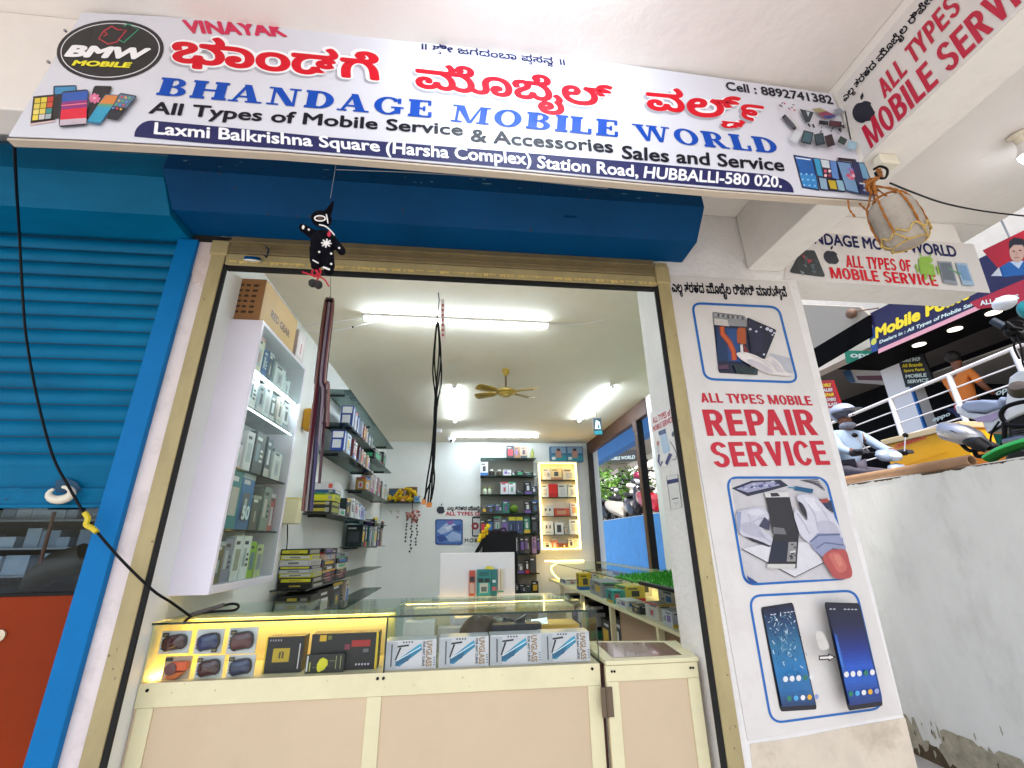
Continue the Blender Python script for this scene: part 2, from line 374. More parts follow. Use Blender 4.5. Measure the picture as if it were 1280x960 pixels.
while x < .89:
    d = rnd.uniform(.012, .05); h = rnd.uniform(.006, .02)
    b.poly([(x, 1.7385, 1.168), (x + d, 1.7385, 1.168), (x + d * .9, 1.7385, 1.168 - h), (x + d * .55, 1.7385, 1.168 - h * .6), (x + d * .2, 1.7385, 1.168 - h * 1.1)]); x += d * rnd.uniform(1, 1.5)
b.build('flaking_paint', rs)
MB(SHADOW).box((-1.045, 1.744, 1.130), (.9, 1.768, 1.145)).build('shadow_edge', rs)  # near-black strip paints the shadow line under the lintel plate
for x0, x1 in ((-1.113, -1.056), (.914, .974)):
    MB(GUIDE).box((x0, 1.738, -1.35), (x1, 1.7515, 1.25 if x0 < 0 else 1.28)).build('guide_rail', rs, bevel=.003)
MB(SHADOW).box((-1.056, 1.742, -1.35), (-1.040, 1.752, 1.15)).build('guide_slot', rs)
MB(SHADOW).box((.894, 1.742, -1.35), (.914, 1.7515, 1.15)).build('guide_slot', rs)
MB(GUIDE).box((-1.118, 1.728, 1.19), (-1.046, 1.7515, 1.262)).build('corner_bracket', rs, bevel=.006)
MB(GUIDE).box((.905, 1.726, 1.16), (.975, 1.7515, 1.255)).build('corner_bracket', rs, bevel=.006)
c = U(316, 323, 1, 1.722); lk = MB(NAVY).lathe(c + Vector((0, .0, -.008)), [(.001, -.002), (.03, 0), (.033, .004), (.03, .012), (.001, .013)], 24, (0, -.5, 1)); lk.build('lock_disc', rs, smooth=True)
MB(WHITEP).lathe(c + Vector((0, .003, -.015)), [(.02, 0), (.034, .002), (.034, .006), (.02, .008)], 24, (0, -.5, 1)).build('lock_rim', rs, smooth=True)
MB(STEEL).tube([U(332, 308, 1, 1.72), U(336, 312, 1, 1.71), U(333, 322, 1, 1.705), U(329, 318, 1, 1.71)], .004).build('hasp', rs, smooth=True)
MB(mat('dark_hole', '14110E', .9)).box((-1.205, 1.742, 1.262), (-1.05, 1.7505, 1.288)).build('dark_gap', rs)

# chips and scratches in the paint
RUST = mat('rusty_chip', '4A3020', .8, var=.4, vscale=60); SCR = mat('pale_scratch', '5C8CA8', .6)
def chips(name, parent, n, place, m, smin, smax, el=1.0):
    b = MB(m)
    for i in range(n):
        o, ux, uz, nn = place(); a_ = rnd.uniform(smin, smax); e_ = rnd.uniform(.3, 1) * el; r0 = rnd.uniform(0, 3)
        b.poly([o + nn * (.0008 + i * .00001) + ux * (a_ * e_ * cos(t) * rnd.uniform(.5, 1.2)) + uz * (a_ * sin(t) * rnd.uniform(.5, 1.2)) for t in [k * pi / 4 for k in range(8)]])
    return b.build(name, parent, recalc=False)
X_, Z__ = Vector((1, 0, 0)), Vector((0, 0, 1)); NY = Vector((0, -1, 0)); SL = Vector((0, .102, -.113)).normalized(); SN = Vector((0, -.113, -.102)).normalized()
chips('scratch', rs, 26, lambda: (Vector((rnd.uniform(-1.15, 1.0), 1.4905, rnd.uniform(1.42, 1.48))), X_, Vector((0, 0, .3)), NY * 2), SCR, .002, .012, 2.0)
chips('rust_chip', rs, 34, lambda: (lambda t: (Vector((rnd.uniform(-1.15, 1.0), 1.490 + .102 * t, 1.41 - .113 * t)), X_, SL, SN * 1.5))(rnd.choice([0.02, .97, .97, rnd.random()])), RUST, .0012, .005, 1.5)
chips('rust_chip', rs, 40, lambda: (Vector((rnd.choice([rnd.uniform(-1.112, -1.058), rnd.uniform(.916, .972)]), 1.7378, rnd.uniform(-.9, 1.2))), X_, Z__, NY), mat('grey_chip', '7C7058', .8), .001, .006)

# ------------------------------------------------------------------ neighbour's shutter, half down, and its counter
nb = thing('roller_shutter', 'bright blue corrugated shutter pulled half down on the left neighbour', 'shutter', (-2.5, FACE, -1.35))
PROF2 = [(1.79, 1.62), (1.62, 1.62), (1.518, 1.50), (1.512, 1.385), (1.60, 1.272), (1.75, 1.262), (1.79, 1.27)]
b = MB(BLUE); b.prism([(-6.5, y, z) for y, z in PROF2], (6.5 - 1.217, 0, 0)); b.build('housing', nb, bevel=.004)
b = MB(BLUE); pts = []; z = 1.26; pitch = .0625; k = 10
nsl = int((1.26 - .20) / pitch)
for i in range(nsl):
    for j in range(k):
        t = j / k
        dy = .0 if t < .08 else -.016 * sin(pi * (t - .08) / .92) ** .7
        pts.append((1.772 + dy, 1.26 - (i + t) * pitch))
pts.append((1.772, .2))
vs = [(x, y, z) for y, z in pts for x in (-6.5, -1.262)]
b.add(vs, [(2 * i, 2 * i + 1, 2 * i + 3, 2 * i + 2) for i in range(len(pts) - 1)]); b.build('curtain', nb, smooth=True)
b = MB(mat('slat_joint', '003A58', .6))
for i in range(nsl + 1): b.box((-6.5, 1.768, 1.258 - i * pitch), (-1.262, 1.775, 1.2615 - i * pitch))
b.build('slat_joint', nb)
b = MB(BLUE); b.box((-6.5, 1.758, .130), (-1.262, 1.776, .198)); b.box((-6.5, 1.75, .130), (-1.262, 1.757, .142)); b.build('bottom_bar', nb, bevel=.002)
b = MB(BLUE2); b.box((-1.256, 1.728, -1.35), (-1.176, 1.7515, 1.258)); b.build('guide_rail', nb, bevel=.003)
chips('rust_chip', nb, 22, lambda: (Vector((rnd.choice([-1.253, -1.1785]) + rnd.gauss(0, .004), 1.7278, rnd.uniform(-1.1, 1.2))), X_, Z__, NY), mat('worn_blue_chip', '3C6C8C', .7), .0008, .003)
chips('rust_chip', nb, 18, lambda: (Vector((rnd.uniform(-1.9, -1.3), 1.7575, rnd.uniform(.145, .195))), X_, Z__, NY), RUST, .001, .004)
hc = U(78, 617, 1, 1.735)
MB(mat('ivory_plastic', 'E4DCC8', .3)).tube([hc + Vector((.036 * cos(a), -.008, .022 * sin(a))) for a in [pi * .75 + i * pi * 1.75 / 14 for i in range(15)]], [.005 + .010 * sin(pi * i / 14) for i in range(15)], 10).build('pull_handle', nb, smooth=True)
MB(mat('dark_blue_stain', '00405F', .6)).poly([U(*p, 1, 1.7565) for p in [(70, 601), (82, 597), (96, 603), (102, 611), (92, 621), (80, 617), (68, 612)]]).build('stain', nb)

ns = thing('shop_counter', 'orange red fronted counter with a glass case under the half closed blue shutter', 'counter', (-2.5, 1.9, -1.35))
MB(mat('orange_laminate', '8C2E00', .5, var=.16, vscale=2, spec=.15)).box((-6.5, 1.80, -1.35), (-1.26, 2.0, -.155)).build('front_panel', ns)
MB(BLACK).box((-6.5, 1.795, -.154), (-1.26, 2.3, -.144)).build('case_floor', ns)
MB(glass('dark_reflecting_glass', 'E2EAEE', .02, .015, .12)).box((-6.5, 1.80, -.142), (-1.262, 1.806, .19)).build('front_glass', ns)
MB(mat('lock_metal', 'C8B9A0', .35, metal=.6)).lathe((-1.49, 1.80, -.27), [(.018, 0), (.018, .006), (.006, .008)], 16, (0, -1, 0)).build('lock', ns, smooth=True)
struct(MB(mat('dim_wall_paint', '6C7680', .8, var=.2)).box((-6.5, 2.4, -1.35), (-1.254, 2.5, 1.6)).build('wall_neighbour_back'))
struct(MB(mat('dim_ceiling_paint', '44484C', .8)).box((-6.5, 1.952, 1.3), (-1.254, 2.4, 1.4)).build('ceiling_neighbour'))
nr = thing('shop_rack', 'dim rack of small grey boxes behind the left neighbour glass', 'shelf', (-2, 2.6, -1.35))
for z in (-.10, .0, .105, .21, .32): MB(STEEL).box((-3.4, 2.02, z - .008), (-1.30, 2.28, z)).build('shelf', nr)
grey = ['C8D0D8', 'D4DAE0', 'A8B4C0', 'E0E4E8', '8C98A8', 'C0C8D4']
for r_, z in enumerate((-.10, .0, .105, .21)):
    b = MB(); x = -3.3
    while x < -1.36:
        wd = rnd.uniform(.04, .09); h = rnd.uniform(.035, .08); b.m(col(rnd.choice(grey), .6)).box((x, 2.03 + rnd.uniform(0, .03), z), (x + wd, 2.2, z + h)); x += wd + rnd.choice((.003, .004, .03))
    bx = b.build('boxes', nr, bevel=.001); bx['kind'] = 'stuff'
c = U(72, 716, 1, 1.95)
b = MB(mat('brown_leather', '4A4030', .5, var=.2))
b.tube([U(30, 737, 1, 1.93), U(48, 722, 1, 1.93), U(72, 706, 1, 1.93), U(98, 700, 1, 1.93), U(110, 694, 1, 1.93)], [.02, .045, .05, .055, .05], 12)
sh = b.build('shoe', smooth=True); tag(sh, 'dark brown shoe shaped item lying in the left neighbour glass case', 'shoe')
b = MB(mat('rust_rod', '7A4A36', .6)).tube([U(68, 640, 1, 1.86), U(50, 705, 1, 1.86)], .006)
tag(b.build('wooden_rod', smooth=True), 'thin reddish brown rod leaning behind the left neighbour glass', 'rod')

# hanging cable on the left, going into the front counter
b = MB(BLACK); P = [U(18, 178, 1, 1.1)] + [U(x, y, 1, d) for x, y, d in [(20, 225, 1.25), (24, 290, 1.5), (29, 380, 1.66), (34, 430, 1.69), (47, 500, 1.7), (66, 570, 1.7), (88, 612, 1.69), (104, 640, 1.69)]]
def smooth_path(P, k=5):
    P = [Vector(p) for p in P]; out = []
    for i in range(len(P) - 1):
        p0, p1, p2, p3 = P[max(i - 1, 0)], P[i], P[i + 1], P[min(i + 2, len(P) - 1)]
        for j in range(k):
            t = j / k; out.append(.5 * ((2 * p1) + (p2 - p0) * t + (2 * p0 - 5 * p1 + 4 * p2 - p3) * t * t + (3 * p1 - p0 - 3 * p2 + p3) * t ** 3))
    return out + [P[-1]]
P2 = [U(x, y, 1, d) for x, y, d in [(104, 640, 1.69), (114, 656, 1.69), (150, 698, 1.7), (190, 737, 1.74), (214, 753, 1.80), (236, 769, 1.86)]]
ex = thing('extension_cable', 'black cable hanging from the signboard down across the blue shutter to the counter', 'cable', P[0])
MB(BLACK).tube(smooth_path(P + P2[1:]), .0042, 8).build('cord', ex, smooth=True)
c1 = smooth_path([U(x, y, 1, 1.86) for x, y in [(236, 769), (262, 762), (288, 755), (298, 757), (292, 763), (262, 765), (240, 770), (230, 778)]])
MB(BLACK).tube(c1, .0045, 8).build('cord', ex, smooth=True)
b = MB(mat('grey_rubber', '4A4642', .6)).tube([U(240, 768, 1, 1.857), U(280, 756, 1, 1.857)], .007, 8); b.build('sleeve', ex, smooth=True)
MB(mat('yellow_tape', 'D8C020', .4)).tube(smooth_path([U(106, 641, 1, 1.682), U(110, 648, 1, 1.682), U(108, 656, 1, 1.682), U(115, 660, 1, 1.682), U(121, 665, 1, 1.682)]), .0085, 8).build('yellow_tape', ex, smooth=True)
# ------------------------------------------------------------------ main signboard
RED = mat('print_red', 'D40422', .4, var=.04, spec=.2); BLUEP = mat('print_blue', '0048B0', .4, var=.04, spec=.2); NAVYP = mat('print_navy', '0C1250', .4, spec=.2)
MAG = mat('print_magenta', 'D0104C', .35); INK = mat('print_black', '0A0C1C', .4, spec=.2); WHITEI = mat('print_white', 'F4F4F8', .35); YEL = mat('print_yellow', 'EEE41C', .35)
SHADE = mat('print_grey', 'A9A9B4', .35)
SGN = 1.08
sp = Plane(1, SGN, (0, -1, 0))
sg = thing('shop_signboard', 'long white shop signboard with red Kannada and blue English lettering over the shutter', 'sign', (0, SGN, 1.1))
outline = [(10, 170), (102, 15), (200, 20), (300, 28), (400, 37), (500, 47), (640, 62), (720, 72), (800, 83), (920, 100), (1040, 117), (1095, 250), (900, 236), (800, 227), (640, 212), (500, 200), (350, 188), (200, 179), (90, 173)]
b = MB(FLEX); b.prism([sp.at(*p) for p in outline], (0, .022, 0)); b.build('panel', sg, bevel=.002)
b = MB(mat('brown_frame_edge', '3A2420', .5)); low = outline[11:] + [outline[0]]
b.prism([sp.at(x, y) + Vector((0, .003, -.001)) for x, y in low] + [sp.at(x, y) + Vector((0, .003, -.006)) for x, y in low[::-1]], (0, .018, 0)); b.build('frame_edge', sg)
b = MB(mat('frame_white', 'C9BBA9', .5))
b.prism([sp.at(x, y) + Vector((0, .001, -.0065)) for x, y in low] + [sp.at(x, y) + Vector((0, .001, -.013)) for x, y in low[::-1]], (0, .024, 0)); b.build('frame_edge', sg)
for p in [(82, 39), (61, 78), (1062, 158), (1073, 187)]: MB(STEEL).ball(sp.at(*p) + Vector((0, -.001, 0)), .005, 10, 6).build('screw', sg, smooth=True)

def T(body, m, bl, br, tl, **k): return text(sg, body, m, sp, bl, br, tl, **k)
# Kannada heading, each word with a grey drop shadow and a white outline under the red
for body, bl, br, tl in [('ಭಾಂಡಗೆ', (212, 84), (477, 108), (217, 41)), ('ಮೊಬೈಲ್', (519, 127), (775, 153), (519, 76)), ('ವರ್ಲ್೯', (808, 148), (958, 166), (806, 107))]:
    if 'ವ' in body:
        for m, l, o, bo in ((SHADE, .0006, -3, .075), (WHITEI, .0011, 0, .09), (RED, .0015, 0, .034)):
            for ch, a_, b_, c_ in [('ವ', (809, 138), (857, 142), (806, 107)), ('ಲ್', (858, 146), (928, 150), (858, 117)), ('೯', (927, 150), (957, 154), (925, 129)), ('ಡ', (901, 160), (931, 163), (902, 148))]:
                T(ch, m, (a_[0] + o, a_[1] - o), (b_[0] + o, b_[1] - o), (c_[0] + o, c_[1] - o), bold=bo * (1.6 if ch == 'ಡ' else 1), lift=l)
    else:
        T(body, SHADE, (bl[0] - 4, bl[1] + 4), (br[0] - 1, br[1] + 4), (tl[0] - 4, tl[1] + 1), bold=.075, lift=.0006, n=14)
        T(body, WHITEI, (bl[0] - 2, bl[1] + 2), (br[0] + 3, br[1] + 2), (tl[0] - 2, tl[1] - 3), bold=.085, lift=.0011, n=14)
        T(body, RED, bl, br, tl, bold=.034, lift=.0015)
# bold slab lettering drawn stroke by stroke
def slab(ch):
    """(width, strokes) in a box one unit high; strokes: polygons"""
    R = lambda x0, y0, x1, y1: [(x0, y0), (x1, y0), (x1, y1), (x0, y1)]
    def arc(cx, cy, ro, ri, sy, a0, a1, n=14, thin=.55):
        o = [(cx + ro * cos(a0 + (a1 - a0) * i / n), cy + sy * sin(a0 + (a1 - a0) * i / n)) for i in range(n + 1)]
        q = [(cx + ri * cos(a0 + (a1 - a0) * i / n), cy + (sy - .1) * sin(a0 + (a1 - a0) * i / n)) for i in range(n + 1)]
        return o, q
    def strip(o, q): return [[o[i], o[i + 1], q[i + 1], q[i]] for i in range(len(o) - 1)]
    s = .33; t = .13; e = .07
    stem = lambda x: [R(x, 0, x + s, 1), R(x - e, 0, x + s + e, t), R(x - e, 1 - t, x + s + e, 1)]
    h = pi / 2
    if ch == 'I': return .48, stem(.12)
    if ch == 'B': return .95, stem(.1) + [R(.3, .47, .55, .56), R(.3, .9, .55, 1), R(.3, 0, .55, .1)] + strip(*arc(.5, .745, .34, .12, .255, -h, h)) + strip(*arc(.52, .275, .4, .15, .275, -h, h))
    if ch == 'D': return 1.05, stem(.1) + [R(.3, .9, .5, 1), R(.3, 0, .5, .1)] + strip(*arc(.46, .5, .55, .28, .5, -h, h, 20))
    if ch == 'H': return 1.16, stem(.1) + stem(.8) + [R(.3, .45, .85, .56)]
    if ch == 'L': return .88, stem(.1) + [R(.3, 0, .82, .1), R(.7, .05, .84, .34)]
    if ch == 'E': return .92, stem(.1) + [R(.3, 0, .84, .1), R(.3, .9, .82, 1), R(.3, .45, .6, .55), R(.74, .05, .87, .32), R(.72, .7, .84, .95), R(.55, .36, .64, .64)]
    if ch == 'O': return 1.05, strip(*arc(.5, .5, .5, .24, .52, 0, 2 * pi, 28))
    if ch == 'G': return 1.08, strip(*arc(.5, .5, .5, .24, .52, .62, 2 * pi - .75, 24)) + [R(.72, .08, .94, .46), R(.6, .38, 1.04, .47), R(.82, .66, .94, .96)]
    if ch == 'A': return 1.16, [[(.1, 0), (.22, 0), (.6, 1), (.48, 1)], [(.66, 0), (.98, 0), (.66, 1), (.42, 1)], R(.25, .26, .75, .36), R(0, 0, .34, .09), R(.56, 0, 1.1, .09)]
    if ch == 'N': return 1.12, [R(.14, 0, .24, 1), R(.84, 0, .94, 1), [(.1, 1), (.4, 1), (.94, 0), (.66, 0)], R(0, 0, .4, .09), R(0, .91, .36, 1), R(.68, .91, 1.08, 1)]
    if ch == 'M': return 1.42, [R(.14, 0, .24, 1), R(1.0, 0, 1.24, 1), [(.1, 1), (.4, 1), (.74, 0), (.6, 0)], [(.62, 0), (.74, 0), (1.06, 1), (.98, 1)], R(0, 0, .4, .09), R(0, .91, .34, 1), R(.9, 0, 1.36, .09), R(1.0, .91, 1.36, 1)]
    if ch == 'R': return 1.08, stem(.1) + [R(.3, .44, .5, .54), R(.3, .9, .5, 1)] + strip(*arc(.5, .72, .36, .13, .28, -h, h)) + [[(.45, .48), (.7, .48), (1.02, 0), (.74, 0)], R(.74, 0, 1.08, .09)]
    if ch == 'W': return 1.52, [[(.08, 1), (.34, 1), (.56, 0), (.4, 0)], [(.44, 0), (.56, 0), (.8, 1), (.7, 1)], [(.66, 1), (.92, 1), (1.1, 0), (.94, 0)], [(.98, 0), (1.1, 0), (1.38, 1), (1.28, 1)], R(-.02, .91, .44, 1), R(.56, .91, 1.0, 1), R(1.16, .91, 1.5, 1)]
def sans(ch):
    """heavy condensed capitals, drawn the same way"""
    R = lambda x0, y0, x1, y1: [(x0, y0), (x1, y0), (x1, y1), (x0, y1)]
    def arc(cx, cy, rx, ry, s_, a0, a1, n=12):
        o = [(cx + rx * cos(a0 + (a1 - a0) * i / n), cy + ry * sin(a0 + (a1 - a0) * i / n)) for i in range(n + 1)]
        q = [(cx + (rx - s_) * cos(a0 + (a1 - a0) * i / n), cy + (ry - s_ * .8) * sin(a0 + (a1 - a0) * i / n)) for i in range(n + 1)]
        return [[o[i], o[i + 1], q[i + 1], q[i]] for i in range(n)]
    s = .19; t = .165; h = pi / 2
    if ch == ' ': return .22, []
    if ch == 'I': return .2, [R(0, 0, s, 1)]
    if ch == 'L': return .46, [R(0, 0, s, 1), R(s, 0, .46, t)]
    if ch == 'E': return .5, [R(0, 0, s, 1), R(s, 0, .5, t), R(s, 1 - t, .49, 1), R(s, .43, .46, .43 + t)]
    if ch == 'F': return .48, [R(0, 0, s, 1), R(s, 1 - t, .48, 1), R(s, .43, .44, .43 + t)]
    if ch == 'T': return .52, [R(.165, 0, .165 + s, 1 - t), R(0, 1 - t, .52, 1)]
    if ch == 'P': return .54, [R(0, 0, s, 1), R(s, 1 - t, .3, 1), R(s, .38, .3, .38 + t)] + arc(.29, .69, .25, .31, s, -h, h)
    if ch == 'R': return .57, [R(0, 0, s, 1), R(s, 1 - t, .3, 1), R(s, .42, .3, .42 + t), [(.2, .45), (.4, .47), (.57, 0), (.36, 0)]] + arc(.29, .71, .26, .29, s, -h, h)
    if ch == 'B': return .56, [R(0, 0, s, 1), R(s, 1 - t, .3, 1), R(s, .43, .3, .43 + t), R(s, 0, .3, t)] + arc(.28, .73, .26, .27, s, -h, h) + arc(.29, .29, .27, .29, s, -h, h)
    if ch == 'A': return .6, [[(0, 0), (.19, 0), (.38, 1), (.21, 1)], [(.41, 0), (.6, 0), (.39, 1), (.23, 1)], R(.15, .2, .45, .34)]
    if ch == 'V': return .58, [[(0, 1), (.19, 1), (.37, 0), (.21, 0)], [(.39, 1), (.58, 1), (.37, 0), (.22, 0)]]
    if ch == 'Y': return .58, [[(0, 1), (.2, 1), (.38, .4), (.2, .4)], [(.38, 1), (.58, 1), (.38, .4), (.22, .4)], R(.195, 0, .385, .46)]
    if ch == 'M': return .78, [R(0, 0, .17, 1), R(.61, 0, .78, 1), [(.03, 1), (.22, 1), (.46, 0), (.32, 0)], [(.56, 1), (.75, 1), (.46, 0), (.33, 0)]]
    if ch == 'O': return .6, arc(.3, .5, .3, .52, s, 0, 2 * pi, 24)
    if ch == 'C': return .57, arc(.3, .5, .3, .52, s, .55, 2 * pi - .55, 20)
    if ch == 'S': return .55, arc(.275, .735, .27, .28, s * .95, .25, 1.5 * pi + .1, 14) + arc(.275, .27, .275, .29, s * .95, -pi + .2, h + .1, 14)
    return .5, [R(0, 0, .5, 1)]
def block(parent, body, m, plane, bl, br, tl, lift=.0016, gap=.075):
    a, b_, c = plane.at(*bl), plane.at(*br), plane.at(*tl); W = sum(sans(ch)[0] + gap for ch in body) - gap - .1 * sum(body.count(q_) for q_ in ('PA', 'AV', 'VA', 'TY', 'LT')); x = 0; mb = MB(m); k = 0
    for j, ch in enumerate(body):
        wd, st_ = sans(ch)
        if j and body[j - 1] + ch in ('PA', 'AV', 'VA', 'TY', 'LT'): x -= .1
        for pl in st_:
            k += 1; mb.poly([a + (b_ - a) * ((x + u) / W) + (c - a) * v + plane.n * (lift + (k % 40) * .000012) for u, v in pl])
        x += wd + gap
    return mb.build('lettering', parent, recalc=False)
def slabs(body, m, bl, br, tl, lift=.0016, gap=.1):
    a, b_, c = sp.at(*bl), sp.at(*br), sp.at(*tl); W = sum(slab(ch)[0] + gap for ch in body) - gap; x = 0; mb = MB(m); k = 0
    for ch in body:
        wd, st_ = slab(ch)
        for pl in st_:
            k += 1
            mb.poly([a + (b_ - a) * ((x + u) / W) + (c - a) * v + sp.n * (lift + (k % 40) * .000012) for u, v in pl])
        x += wd + gap
    return mb.build('lettering', sg, recalc=False)
slabs('BHANDAGE', BLUEP, (194, 119), (541, 148), (202, 97)); slabs('MOBILE', BLUEP, (563, 152), (774, 172), (567, 131)); slabs('WORLD', BLUEP, (795, 175), (975, 193), (790, 155))
T('VINAYAK', MAG, (232, 42), (360, 47), (227, 25), bold=.05)
T('॥ ಶ^ುೀ ಜಗದಂಬಾ ಪ^ುಸನ^ನ ॥', NAVYP, (527, 66), (707, 86), (527, 53), bold=.02)
T('Cell : 8892741382', INK, (908, 113), (1042, 131), (906, 102), bold=.025)
T('All Types of Mobile Service', INK, (184, 147), (579, 174.5), (190, 127), bold=.026); T('& Accessories', INK, (588, 177.5), (767, 192), (588, 161), bold=.026); T('Sales and Service', INK, (777, 199), (981, 215), (777, 182), bold=.026)
a = Art(sp, .0010)
band = [(168, 171)]
for i in range(7):
    t = i / 6 * pi / 2; band.append((190 - 22 * cos(t), 171 - 20 * sin(t)))
band += [(300, 161), (400, 171), (500, 179), (640, 190), (800, 203.5), (920, 214.5), (960, 218.5)]
for i in range(7):
    t = i / 6 * pi / 2; band.append((968 + 24 * sin(t), 241 - 19 * cos(t)))
band += [(900, 234), (800, 225.5), (640, 210), (500, 198), (350, 186), (250, 179)]
a.poly(band, '0C1254', .6); a.build('address_band', sg)
for t_, q_ in (('Laxmi Balkrishna Square', ((192, 173), (476, 195), (194, 153))), ('(Harsha Complex)', ((482, 197), (665, 212), (483, 176))), ('Station Road,', ((671, 213), (798, 224.5), (672, 195))), ('HUBBALLI-580 020.', ((804, 223), (977, 235.5), (806, 208)))): T(t_, WHITEI, *q_, bold=.026)
# round logo
a = Art(sp, .0010, zoom=(0, 0, 4.923))
a.ell(680, 312, 330, 185, '15151C', -.06, 40); a.ell(680, 312, 306, 168, 'E8E8EE', -.06, 40); a.ell(680, 312, 300, 163, '101014', -.06, 40)
a.line([(640, 195), (690, 165), (725, 185), (780, 190), (720, 262), (668, 275), (610, 240), (640, 195)], 9, 'B02030'); a.line([(640, 195), (665, 215), (640, 225)], 9, 'B02030')
a.line([(765, 165), (790, 152), (855, 185), (765, 265), (735, 250)], 9, '2A8A66')
a.build('round_logo', sg)
T('BMW', WHITEI, (80, 72), (184, 76), (88, 57), bold=.06, lift=.0026, shear=.1)
T('MOBILE', YEL, (90, 83), (164, 86), (93, 76), bold=.05, lift=.0026, shear=.1)
# printed phones, lower left
a = Art(sp, .0010, zoom=(0, 0, 4.923))
Q = a.poly
Q(rrect([(330, 530), (472, 525), (478, 580), (330, 590)]), '1F3A55'); Q([(340, 540), (466, 535), (470, 575), (340, 582)], '3E8FC0')
Q(rrect([(345, 590), (400, 582), (385, 730), (335, 735)]), '232229')
Q([(208, 596), (348, 583), (340, 742), (190, 764)], '2E241F'); Q([(190, 764), (340, 742), (340, 752), (188, 776)], 'D9BCBC')
for i, r_ in enumerate([['D9C23A', 'E0C848', 'C84030'], ['E0CC58', 'D8C040', 'D05038'], ['EAD870', 'E4D060', '3C8E8C'], ['E8CF4A', 'CFCBC8', 'A8B4BC']]):
    for j, c in enumerate(r_):
        x = 219 + j * 40 - i * 3.6; y = 609 + i * 36 - j * 4
        Q([(x, y), (x + 35, y - 3), (x + 32, y + 28), (x - 3, y + 31)], c)
Q(rrect([(585, 535), (700, 538), (598, 755), (530, 740)]), '1B1A20'); 
for k in range(8): a.ell(590 + 22 * cos(k * .785), 615 + 18 * sin(k * .785), 14, 9, 'E478A0', k * .785)
a.ell(590, 615, 10, 8, 'F0B8C8')
Q(rrect([(388, 575), (556, 560), (542, 780), (370, 795)]), '262A3A'); Q([(396, 585), (550, 570), (548, 625), (392, 640)], '2858B0'); Q([(392, 640), (548, 625), (546, 672), (388, 688)], '8F2C7C'); Q([(388, 688), (546, 672), (543, 738), (382, 750)], 'E01C3C'); Q([(382, 750), (543, 738), (541, 772), (378, 786)], 'C8B8C4'); Q([(390, 660), (547, 645), (547, 652), (390, 667)], 'F08090')
Q(rrect([(660, 592), (755, 598), (625, 782), (540, 768)]), '2A6C94'); Q([(663, 598), (748, 602), (712, 655), (622, 650)], 'D88440'); Q([(622, 650), (712, 655), (700, 672), (610, 668)], '60A080'); Q([(610, 668), (700, 672), (630, 768), (552, 760)], '2E9CC0')
Q(rrect([(748, 585), (858, 605), (735, 755), (665, 745)]), '20232E'); Q([(752, 594), (846, 610), (790, 680), (710, 668)], '5C7896')
for i in range(3):
    for j in range(4): a.ell(762 + i * 24 - j * 17, 612 + j * 23 + i * 5, 8, 7, ['D04858', 'E0B048', '58B070', '6090D0'][(i + j) % 4])
a.build('phone_picture', sg)
# printed phones and spares, right end
a = Art(sp, .0010, zoom=(960, 110, 6.4)); Q = a.poly
Q([(200, 535), (355, 560), (410, 825), (270, 800)], '16284E'); Q([(215, 548), (350, 566), (400, 812), (280, 790)], '1A5EA8'); Q([(250, 690), (378, 700), (400, 812), (280, 790)], '2A86C8'); Q([(218, 556), (338, 572), (340, 582), (222, 566)], 'DCE6F0')
for i in range(3):
    for j in range(3): a.ell(262 + i * 42 + j * 12, 690 + j * 45 + i * 4, 9, 8, '8CC4E8')
Q([(352, 562), (560, 595), (610, 840), (410, 822)], '15203E')
Q([(360, 570), (405, 576), (435, 715), (390, 705)], '2E98C4'); Q([(412, 578), (480, 588), (490, 650), (428, 640)], 'C8D4DC'); Q([(428, 640), (490, 650), (505, 730), (445, 722)], '3A2E3C')
for i, c in enumerate(['D06078', 'E8D8DC', 'F0C0C8', 'A04860']): a.ell(452 + (i % 2) * 34, 672 + (i // 2) * 36, 12, 12, c)
Q([(485, 590), (535, 597), (560, 740), (508, 728)], '5A88C8'); Q([(400, 725), (455, 735), (470, 822), (415, 815)], '88A8C0'); Q([(470, 745), (530, 752), (545, 820), (490, 815)], 'C0A828'); Q([(535, 745), (590, 752), (605, 832), (555, 826)], '8CB4C8')
Q([(545, 565), (690, 580), (700, 600), (555, 590)], '15151F'); Q([(535, 590), (650, 605), (725, 860), (610, 835)], '1A2C5C'); Q([(545, 602), (645, 614), (715, 848), (618, 826)], '7098C0')
for k in range(9): a.ell(650 + rnd.uniform(-30, 30), 690 + rnd.uniform(-50, 50), 16, 14, rnd.choice(['C85070', 'D88098', 'E8B0C0', '8878B8']))
Q([(650, 600), (755, 612), (868, 885), (722, 860)], '141A50'); Q([(712, 615), (755, 620), (800, 745), (745, 735)], '6A9CC0'); Q([(715, 770), (760, 776), (764, 788), (718, 782)], 'D0D8E4')
for i in range(4): a.ell(762 + (i % 2) * 62, 800 + (i // 2) * 32, 18, 10, '8AA0CC')
def ph(cx, cy, wd, h, rot, c, c2=None):
    pts = [(-wd, -h), (wd, -h), (wd, h), (-wd, h)]; R_ = lambda s_: [(cx + (x * cos(rot) - y * sin(rot)) * s_, cy + (x * sin(rot) + y * cos(rot)) * s_) for x, y in pts]
    R_ = lambda s_: [(cx + (x * s_) * cos(rot) - (y * s_) * sin(rot), cy + (x * s_) * sin(rot) + (y * s_) * cos(rot)) for x, y in pts]
    Q(R_(1), c)
    if c2: Q(R_(.78), c2)
ph(158, 292, 18, 72, -.75, '22222C', '4A4A58'); ph(195, 290, 10, 60, -.6, 'C8C8CC'); Q([(238, 185), (350, 212), (320, 290), (290, 295)], '24303C'); Q([(290, 205), (318, 212), (306, 250)], 'B8C4CC')
